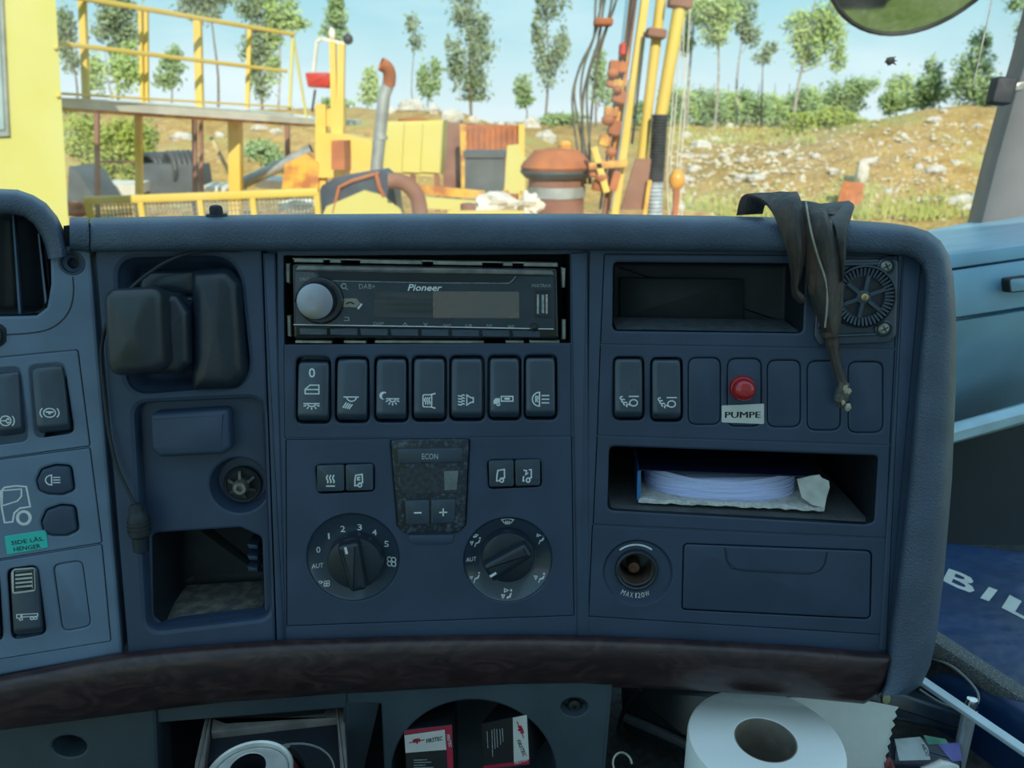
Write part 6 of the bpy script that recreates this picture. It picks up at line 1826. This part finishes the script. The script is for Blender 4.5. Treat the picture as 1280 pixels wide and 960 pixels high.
m = MB(); dq = [W_(76, 134, .1), W_(380, 154, .1), W_(380, 158, .1), W_(76, 139, .1)]
m.rings([dq, [q + V((.1, .7, 0)) for q in dq]]); part(t, 'beam', m, M['rust_yellow'])
for x, w, m_, d in ((121, 6, M['brown'], .8), (173, 8, M['yellow'], .1), (243, 6, M['brown'], .8), (251, 5, M['brown'], .7), (294, 15, M['yellow'], .1), (359, 6, M['brown'], .6)):
    A_ = W_(x, 138 + (x - 77) * .05, d); B2_ = W_(x + 1.5, 272, d)
    part(t, 'leg', MB().bar(A_, B2_, w * pxm(x), bev=w * pxm(x) * .15), m_)
part(t, 'cross_tie', MB().bar(W_(121, 202, .8), W_(173, 203, .8), .02), M['brown'])

# low mesh guard along the deck
t = thing('mesh_guard', 'low yellow guard rail with wire mesh behind the console rim', 'guard rail', o=(PY(240, 270, 5.2).x, 5.2, DZ))
part(t, 'top_rail', MB().bar(PY(106, 251, 5.2), PY(398, 240, 5.2), .05, .04, bev=.01), M['yellow'])
for x in (110, 176, 250, 316, 396):
    a_ = PY(x, 251 - (x - 106) * .038, 5.2); part(t, 'post', MB().bar(a_, V((a_.x, a_.y, DZ)), .035), M['yellow'])
m = MB()
for i in range(60):
    x = 108 + i * 4.85; a_ = PY(x, 252 - (x - 106) * .038, 5.21); m.bar(a_, V((a_.x, a_.y, DZ)), .006)
for j in range(5):
    m.bar(PY(108, 258 + j * 6, 5.21), PY(396, 247 + j * 6, 5.21), .006)
part(t, 'wire_mesh', m, M['galv'], kind='stuff')

# coils of hose, plates, pipe, plank under the walkway
def coil(px, py, rpx, Y, label, tilt, tube_r):
    c = PY(px, py, Y); s_ = Y / FPX; R_ = rpx * s_
    t_ = thing('hose_coil', label, 'hose', o=(c.x, c.y, c.z - R_), group='hose coils')
    for k_ in range(5):
        off = V((math.sin(tilt), math.cos(tilt), 0)) * (k_ - 2) * tube_r * 1.9
        xx = V((math.cos(tilt), -math.sin(tilt), 0))
        pts = [c + off + xx * (R_ * math.cos(a * math.pi / 12)) + V((0, 0, R_ * math.sin(a * math.pi / 12))) for a in range(25)]
        part(t_, 'hose_turn', MB().tube(pts, tube_r, 8, False), M['black_hose'])
coil(196, 212, 18, 9.0, 'upright coil of black hose nearest the yellow walkway leg', .5, .028)
coil(226, 212, 20, 8.8, 'upright coil of black hose next to the dark walkway legs', .9, .028)
m = MB(); q_ = [PY(176, 243, 8.6), PY(178, 205, 8.6), PY(245, 206, 8.6), PY(250, 243, 8.6)]
m.rings([q_, [a_ + V((0, .4, 0)) for a_ in q_]]); single('hose_crate', 'dark grey crate below the hose coils', 'crate', m, M['dgrey'], o=PY(212, 243, 8.6))
for lab, pts_, m_ in (('white sheet lying between shrub and walkway leg', [(111, 244), (118, 230), (172, 231), (172, 244)], M['off_white']), ('white plate lying right of the hose crate', [(248, 244), (252, 233), (296, 234), (298, 244)], M['off_white']), ('pale debris sheet under the diagonal grey pipe', [(316, 234), (326, 224), (376, 230), (378, 240)], M['off_white'])):
    m = MB(); q_ = [PY(x, y, 8.3) for x, y in pts_]; m.rings([q_, [a_ + V((0, .3, .02)) for a_ in q_]]); single('scrap_sheet', lab, 'sheet', m, m_, o=q_[0])
a_, b2_ = PY(302, 230, 8.0), PY(390, 188, 8.0)
t = thing('grey_pipe', 'grey plastic pipe propped up diagonally under the walkway', 'pipe', o=a_)
part(t, 'tube', MB().tube([a_, b2_], .055, 18, False), M['galv']); part(t, 'bore', MB().tube([a_ + (b2_ - a_) * .001, b2_], .046, 18, False), M['black_hose'])
part(t, 'collar', MB().tube([a_.lerp(b2_, .9), b2_], .062, 18, False), M['galv'])
m = MB().bar(PY(264, 172, 7.8), PY(298, 238, 7.6), .032, .02); single('wooden_batten', 'thin pale batten leaning under the walkway', 'batten', m, mat('raw_wood', (.60, .46, .25), .8, var=.3, vscale=12), o=PY(298, 238, 7.6))
# dark sheet pile left below
m = MB(); q_ = [PY(84, 252, 7.5), PY(86, 208, 7.5), PY(98, 216, 7.5), PY(112, 238, 7.5), PY(120, 252, 7.5)]
m.rings([q_, [a_ + V((0, .5, 0)) for a_ in q_]]); single('dark_tarpaulin', 'dark tarpaulin heap beside the yellow cabin', 'tarpaulin', m, M['dgrey'], o=PY(100, 250, 7.5))
m = MB().ell(PY(96, 262, 5.3), (.09, .1, .05), 10, 7, .5, 3); single('rusty_lump', 'rusty orange lump at the foot of the yellow cabin', 'scrap', m, M['rust'], o=PY(96, 268, 5.3))

# control post
Y = 7.6; s_ = Y / FPX
def bar_px(m_, pts, w, Y=Y, h=None):
    for a, b in zip(pts, pts[1:]): m_.bar(PY(*a, Y), PY(*b, Y), w * Y / FPX, h or w * Y / FPX)
    return m_
t = thing('control_post', 'yellow control post with red box at the walkway end', 'control post', o=(PY(420, 200, Y).x, Y, DZ))
for x0, y0, x1, y1, w in ((416, 52, 420, 240, 7), (427, 55, 424, 240, 8), (402, 130, 402, 240, 12)):
    part(t, 'upright', bar_px(MB(), [(x0, y0), (x1, y1)], w), M['yellow'])
part(t, 'loop_rail', bar_px(MB(), [(392, 90), (396, 52), (402, 48), (432, 55)], 3.5), M['off_white'])
part(t, 'side_plate', quad_box([PY(404, 138, Y), PY(430, 130, Y), PY(430, 158, Y), PY(400, 158, Y)], (0, .1, 0)), M['yellow'])
part(t, 'red_box', MB().prism(rnd([(-13 * s_, -8 * s_), (12 * s_, -9 * s_), (14 * s_, 8 * s_), (-15 * s_, 8 * s_)], .02), -.05, .05, .02).xf(Matrix.Translation(PY(399, 100, Y)) @ Matrix.Rotation(math.pi / 2, 4, 'X')), mat('red_paint', (.55, .035, .02), .4, var=.2, vscale=8))
part(t, 'lever', bar_px(MB(), [(394, 112), (390, 140)], 2.5), M['black_hose'])
part(t, 'knob', MB().ell(PY(435, 49, Y), 6 * s_, 14, 10), M['black_hose'])
part(t, 'lamp', MB().ell(PY(415, 43, Y), (4 * s_, 4 * s_, 7 * s_), 12, 9), M['off_white'])
# engine boxes under it
for lab, q, m_ in (('yellow engine cover below the control post', [(400, 166), (432, 168), (465, 176), (466, 222), (398, 222)], M['yellow']), ('rust red hydraulic block below the control post', [(414, 176), (430, 176), (431, 212), (414, 212)], M['rust']), ('orange valve block under the grey pipe end', [(356, 205), (382, 192), (398, 205), (398, 242), (352, 236)], M['rust_yellow'])):
    YY = 7.2 if 'rust' in lab else 7.5
    q_ = [PY(x, y, YY) for x, y in q]
    tt = single('engine_part', lab, 'machine part', quad_box(q_, (0, .35, 0)), m_, o=q_[-1])
# exhaust pipe
t = thing('exhaust_pipe', 'tall grey exhaust pipe with rusty bent tip', 'exhaust pipe', o=PY(469, 250, 6.6))
part(t, 'pipe', MB().tube([PY(469, 252, 6.6), PY(471, 205, 6.6), PY(480, 120, 6.6), PY(486, 104, 6.6)], [.05, .05, .048, .047], 16), M['galv'])
part(t, 'bent_tip', MB().tube(smooth_path([PY(486, 106, 6.6), PY(487, 94, 6.58), PY(484, 85, 6.56), PY(476, 80, 6.54)], 3), .05, 16, False), M['rust'])
for s2 in (.25, .6): part(t, 'clamp', MB().tube([PY(469, 252, 6.6).lerp(PY(480, 120, 6.6), s2), PY(469, 252, 6.6).lerp(PY(480, 120, 6.6), s2 + .04)], .056, 16), M['galv'])

# yellow cabinet
YY = 8.4
t = thing('yellow_cabinet', 'yellow steel cabinet with upright panels behind the exhaust pipe', 'cabinet', o=(PY(518, 230, YY).x, YY, DZ))
part(t, 'body', quad_box([PY(484, 152, YY), PY(554, 150, YY), PY(550, 220, YY), PY(478, 218, YY)], (0, .6, 0)), M['pale_yellow'])
for x0, x1 in ((485, 505), (507, 528), (530, 552)):
    part(t, 'panel', quad_box([PY(x0, 155, YY - .03), PY(x1, 154, YY - .03), PY(x1 - 3, 216, YY - .03), PY(x0 - 4, 215, YY - .03)], (0, .03, 0)), M['pale_yellow'])
part(t, 'roof_cap', MB().ell(PY(516, 150, YY + .2), (.16, .15, .03), 12, 6), M['rust'])
for x in (482, 516, 546):
    a_ = PY(x, 216, YY); part(t, 'leg', MB().bar(a_, V((a_.x, a_.y, DZ)), .05), M['brown'])
# brown container
YY = 11.0
t = thing('brown_container', 'rust brown steel container behind the rig', 'container', o=(PY(605, 250, YY).x, YY, 0))
part(t, 'side', quad_box([PY(583, 156, YY), PY(648, 157, YY), V((PY(648, 157, YY).x, YY, 0)), V((PY(583, 156, YY).x, YY, 0))], (.1, 1.5, 0)), M['rust'])
for i in range(9):
    x = 587 + i * 7; a_ = PY(x, 160, YY - .02); part(t, 'corrugation', MB().bar(a_, V((a_.x, a_.y, 1.2)), .035, .03), M['rust'])
part(t, 'end_wall', quad_box([PY(552, 153, YY + .5), PY(581, 155, YY + .5), V((PY(581, 155, YY + .5).x, YY + .5, 0)), V((PY(552, 153, YY + .5).x, YY + .5, 0))], (.1, 1.0, 0)), M['brown'])
for x in (579, 652):
    a_ = PY(x, 155, YY - .05); part(t, 'corner_post', MB().bar(a_, V((a_.x, a_.y, 0)), .08), M['yellow'] if x > 600 else M['rust_yellow'])
# dark crate
YY = 8.8
t = thing('dark_crate', 'dark grey lidded crate on the rig deck', 'crate', o=(PY(606, 238, YY).x, YY, DZ))
part(t, 'box', quad_box([PY(581, 196, YY), PY(631, 196, YY), V((PY(631, 196, YY).x, YY, DZ)), V((PY(580, 196, YY).x, YY, DZ))], (0, .4, 0)), M['dgrey'])
part(t, 'lid', quad_box([PY(579, 189, YY - .03), PY(633, 189, YY - .03), PY(633, 197, YY - .03), PY(579, 197, YY - .03)], (0, .46, 0)), M['dgrey'])
# yellow bracket
YY = 7.4
t = thing('yellow_bracket', 'stepped yellow bracket between dark crate and round drum', 'bracket', o=(PY(648, 240, YY).x, YY, DZ))
q_ = [PY(x, y, YY) for x, y in ((634, 182), (650, 180), (652, 196), (666, 198), (667, 206), (658, 212), (656, 242), (630, 242))]
part(t, 'plate', quad_box(q_, (0, .05, 0)), M['pale_yellow'])
for x in (632, 655):
    a_ = PY(x, 238, YY); part(t, 'leg', MB().bar(a_, V((a_.x, a_.y, DZ - .02)), .06), M['rust_yellow'])
# round drum
YY = 6.2
cx_ = PY(696, 205, YY); s_ = YY / FPX
t = thing('round_drum', 'rusty orange drum with wide domed lid beside the drill mast', 'drum', o=(cx_.x, YY, DZ))
zt_ = PY(696, 188, YY).z; zl = PY(696, 212, YY).z
part(t, 'lid', MB().lathe(cx_.x, YY, [(42 * s_, zl), (44 * s_, zl + .02), (40 * s_, zl + .06), (30 * s_, zt_ - .02), (28 * s_, zt_), (6 * s_, zt_ + .02)], 36), M['rust'])
part(t, 'lid_flange', MB().lathe(cx_.x, YY, [(38 * s_, zl - .06), (44 * s_, zl - .02), (44 * s_, zl)], 36), M['dgrey'])
part(t, 'body', MB().lathe(cx_.x, YY, [(34 * s_, DZ), (34 * s_, zl - .04)], 36), M['brown'])
part(t, 'band', MB().lathe(cx_.x, YY, [(35.5 * s_, zl - .20), (35.5 * s_, zl - .12)], 36, False, False), M['galv'])
part(t, 'knob', MB().lathe(cx_.x + .06, YY, [(.05, zt_), (.055, zt_ + .04), (.03, zt_ + .07)], 16), M['rust_yellow'])
# dark tarpaulin hood with orange frame
YY = 5.6
t = thing('engine_hood', 'blue black hood with orange edge frame on the rig deck', 'machine hood', o=(PY(440, 270, YY).x, YY, DZ))
hp = [(392, 262), (402, 232), (420, 222), (455, 216), (478, 213), (488, 222), (494, 244), (498, 275), (392, 275)]
part(t, 'cover', quad_box([PY(x, y, YY) for x, y in hp], (0, .3, 0)), mat('blue_black_tarp', (.06, .075, .11), .45, var=.3, vscale=8))
m = MB().tube([PY(x, y, YY - .02) for x, y in ((416, 266), (424, 234), (440, 226), (474, 216))], .012, 8); part(t, 'frame_tube', m, M['rust'])
m = MB().tube([PY(x, y, YY - .02) for x, y in ((470, 216), (474, 234), (480, 246))], .016, 8); part(t, 'frame_tube', m, M['rust'])
part(t, 'bodywork_panel', quad_box([PY(x, y, YY - .03) for x, y in ((408, 258), (455, 238), (478, 244), (500, 262), (505, 276), (400, 276))], (0, .05, 0)), M['pale_yellow'])  # pale yellow bodywork in front of the dark cover
m = MB().tube(smooth_path([PY(x, y, 5.4) for x, y in ((486, 226), (504, 228), (518, 240), (524, 256), (526, 280))], 4), .052, 14); single('brown_hose', 'thick brown hose bending down from the dark hood', 'hose', m, M['brown'], o=PY(526, 280, 5.4))
# beams and bright clutter by the rim
for lab, a, b, w, m_, YY in (('yellow deck beam before the dark crate', (520, 236), (606, 244), .07, M['rust_yellow'], 6.9), ('pale yellow lower beam along the rig deck', (520, 252), (600, 258), .08, M['pale_yellow'], 6.2), ('yellow beam below the white cloth', (560, 268), (655, 268), .05, M['yellow'], 5.6)):
    single('deck_beam', lab, 'beam', MB().bar(PY(*a, YY), PY(*b, YY), w), m_, o=PY(*b, YY))
m = MB().lathe(PY(585, 262, 5.8).x, 5.8, [(.055, DZ), (.055, PY(585, 255, 5.8).z), (.04, PY(585, 254, 5.8).z)], 18); single('steel_stub', 'short brown steel stub beside the white cloth', 'pipe', m, M['brown'], o=(PY(585, 262, 5.8).x, 5.8, DZ))
def crumple(lab, px, py, rx, ry, YY, seed):
    c = PY(px, py, YY); s2 = YY / FPX
    m_ = MB().ell(c, (rx * s2, rx * s2 * .6, ry * s2), 16, 12, .75, seed)
    single('white_cloth', lab, 'cloth', m_, M['off_white'], o=(c.x, c.y, c.z - ry * s2), smooth=25)
crumple('crumpled white cloth left of the drum foot', 622, 256, 26, 12, 5.9, 5)
crumple('small crumpled white cloth touching the drum foot', 662, 256, 14, 15, 5.8, 8)
crumple('white bag on the yellow deck beside the guard', 372, 258, 22, 9, 5.4, 12)

# ------------------------------------------------------------------ drill mast
YM = 6.0; s_ = YM / FPX
t = thing('drill_mast', 'leaning yellow and rust drill mast with feed tubes', 'drill mast', o=(PY(775, 260, YM).x, YM, DZ))
def mtube(nm, a, b, w, m_, Y=YM, n=14):
    return part(t, nm, MB().tube([PY(*a, Y), PY(*b, Y)], w * Y / FPX / 2, n), m_)
def mbar(nm, a, b, w, m_, Y=YM, d=.06):
    return part(t, nm, MB().bar(PY(*a, Y), PY(*b, Y), w * Y / FPX, d, bev=.006), m_)
mbar('feed_beam', (812, -40), (768, 268), 9, M['yellow'], YM)
mbar('feed_beam', (797, -40), (757, 268), 8, M['brown'], YM + .05)
mtube('piston_rod', (789, -40), (777, 70), 5, M['chrome'], YM - .05)
mbar('carriage_rail', (780, 60), (766, 260), 11, M['rust_yellow'], YM + .02)
for x, y, w, h, m_ in ((778, 62, 7, 14, 'red'), (772, 84, 20, 14, 0), (768, 104, 18, 12, 1), (774, 122, 16, 14, 0), (764, 140, 16, 12, 1), (768, 160, 14, 18, 0), (756, 176, 14, 14, 1), (758, 205, 22, 10, 1), (746, 214, 18, 14, 1), (748, 232, 14, 12, 0), (768, 226, 10, 24, 0)):
    mm = mat('red_fitting', (.55, .05, .03), .5, var=.2, vscale=10) if m_ == 'red' else (M['rust'], M['rust_yellow'])[m_]
    c = PY(x, y, YM - .04)
    part(t, 'clamp_block', MB().box(c, (w * s_, .10, h * s_), .012, Matrix.Rotation(.13 + .1 * math.sin(x), 4, 'Y')), mm)
for a, b, w, m_ in (((800, -40), (774, 120), 3, M['black_hose']), ((776, 70), (750, 262), 3.5, M['black_hose']), ((786, 100), (764, 262), 3, M['galv']), ((806, 40), (790, 180), 3, M['black_hose'])):
    mtube('hydraulic_line', a, b, w, m_, YM - .08, 8)
for x, y, r_ in ((766, 92, 7), (772, 112, 6), (760, 150, 8), (764, 190, 7), (752, 222, 8)):
    part(t, 'fitting', MB().ell(PY(x, y, YM - .10), (r_ * s_, .04, r_ * s_ * .8), 10, 7), M['rust'])
mbar('lower_arm', (736, 208), (784, 204), 8, M['rust_yellow'], YM - .1)
mbar('lower_arm', (742, 184), (758, 240), 8, M['yellow'], YM - .1)
mtube('feed_tube', (831, -40), (802, 200), 12, M['yellow'], YM + .1)
mtube('feed_tube', (858, -40), (826, 144), 15, M['yellow'], YM)
part(t, 'tube_clamp', MB().box(PY(820, 42, YM + .05), (22 * s_, .12, 10 * s_), .01, Matrix.Rotation(.13, 4, 'Y')), M['brown'])
part(t, 'tube_clamp', MB().box(PY(850, 2, YM), (26 * s_, .12, 14 * s_), .01, Matrix.Rotation(.13, 4, 'Y')), M['brown'])
# corrugated dust bellows
a_, b2_ = PY(825, 143, YM), PY(820, 228, YM)
pts = [a_.lerp(b2_, i / 44) for i in range(45)]
part(t, 'bellows', MB().tube(pts, [(10.5 if i % 2 else 8.6) * s_ for i in range(45)], 16), M['black_hose'])
a_, b2_ = PY(820, 226, YM), PY(818, 285, YM)
pts = [a_.lerp(b2_, i / 24) for i in range(25)]
part(t, 'dust_hose', MB().tube(pts, [(9.5 if i % 2 else 8.0) * s_ for i in range(25)], 16), mat('pale_ribbed_hose', (.45, .52, .58), .4, var=.3, vscale=20))
part(t, 'foot_plate', quad_box([PY(x, y, YM - .06) for x, y in ((795, 198), (814, 199), (806, 262), (776, 262))], (0, .03, 0)), M['brown'])
mbar('edge_strip', (812, 225), (805, 272), 5, M['rust_yellow'], YM - .1, .03)
t2 = thing('mast_lamp', 'round orange lamp housing right of the drill mast', 'lamp', o=PY(846, 240, YM))
part(t2, 'housing', MB().ell(PY(846, 225, YM), (10 * s_, 9 * s_, 13 * s_), 14, 10), mat('orange_paint', (.72, .32, .03), .4, var=.3, vscale=10))
part(t2, 'bracket', MB().bar(PY(846, 234, YM), V((PY(846, 234, YM).x, YM, DZ)), .04), M['rust'])
# hydraulic hose bundle
random.seed(4)
for i in range(7):
    dx = (i - 3) * 6.0
    cpx = [(766 + dx * .9, -40), (757 + dx * .75, 8), (748 + dx * .5, 48), (735 + dx * .6, 82), (728 + dx * .62, 115), (728 + dx * .45, 150), (730 + dx * .35, 185), (734 + dx * .3, 230)]
    m = MB().tube(smooth_path([PY(x + 3 * math.sin(i * 1.7 + y * .03), y, 6.3 + .03 * math.sin(i * 2.1)) for x, y in cpx], 4), .0085, 8)
    single('hydraulic_hose', ORD[i] + ' hose from the left in the hanging bundle beside the drill mast', 'hose', m, M['olive_hose'], o=PY(734 + dx * .3, 230, 6.3), group='hydraulic hose bundle')
part(t, 'hose_clamp', MB().box(PY(754, 28, 6.25), (22 * s_, .12, 8 * s_), .01), M['rust'])
for i, (x0, x1) in enumerate(((862, 850), (868, 846), (858, 838), (852, 834))):
    m = MB().tube(smooth_path([PY(x0 - 4, -30, 6.4), PY(x0 - 8, 60, 6.4), PY(x1 + 6, 140, 6.4), PY(x1, 215, 6.4), PY(x1 + 3, 275, 6.4)], 4), .005, 6)
    single('hanging_wire', ORD[i] + ' thin pale wire hanging right of the drill mast', 'wire', m, M['off_white'], o=PY(x1, 215, 6.4), group='wires by the mast')
for ob in bpy.data.objects:
    if '_o' in ob: del ob['_o']
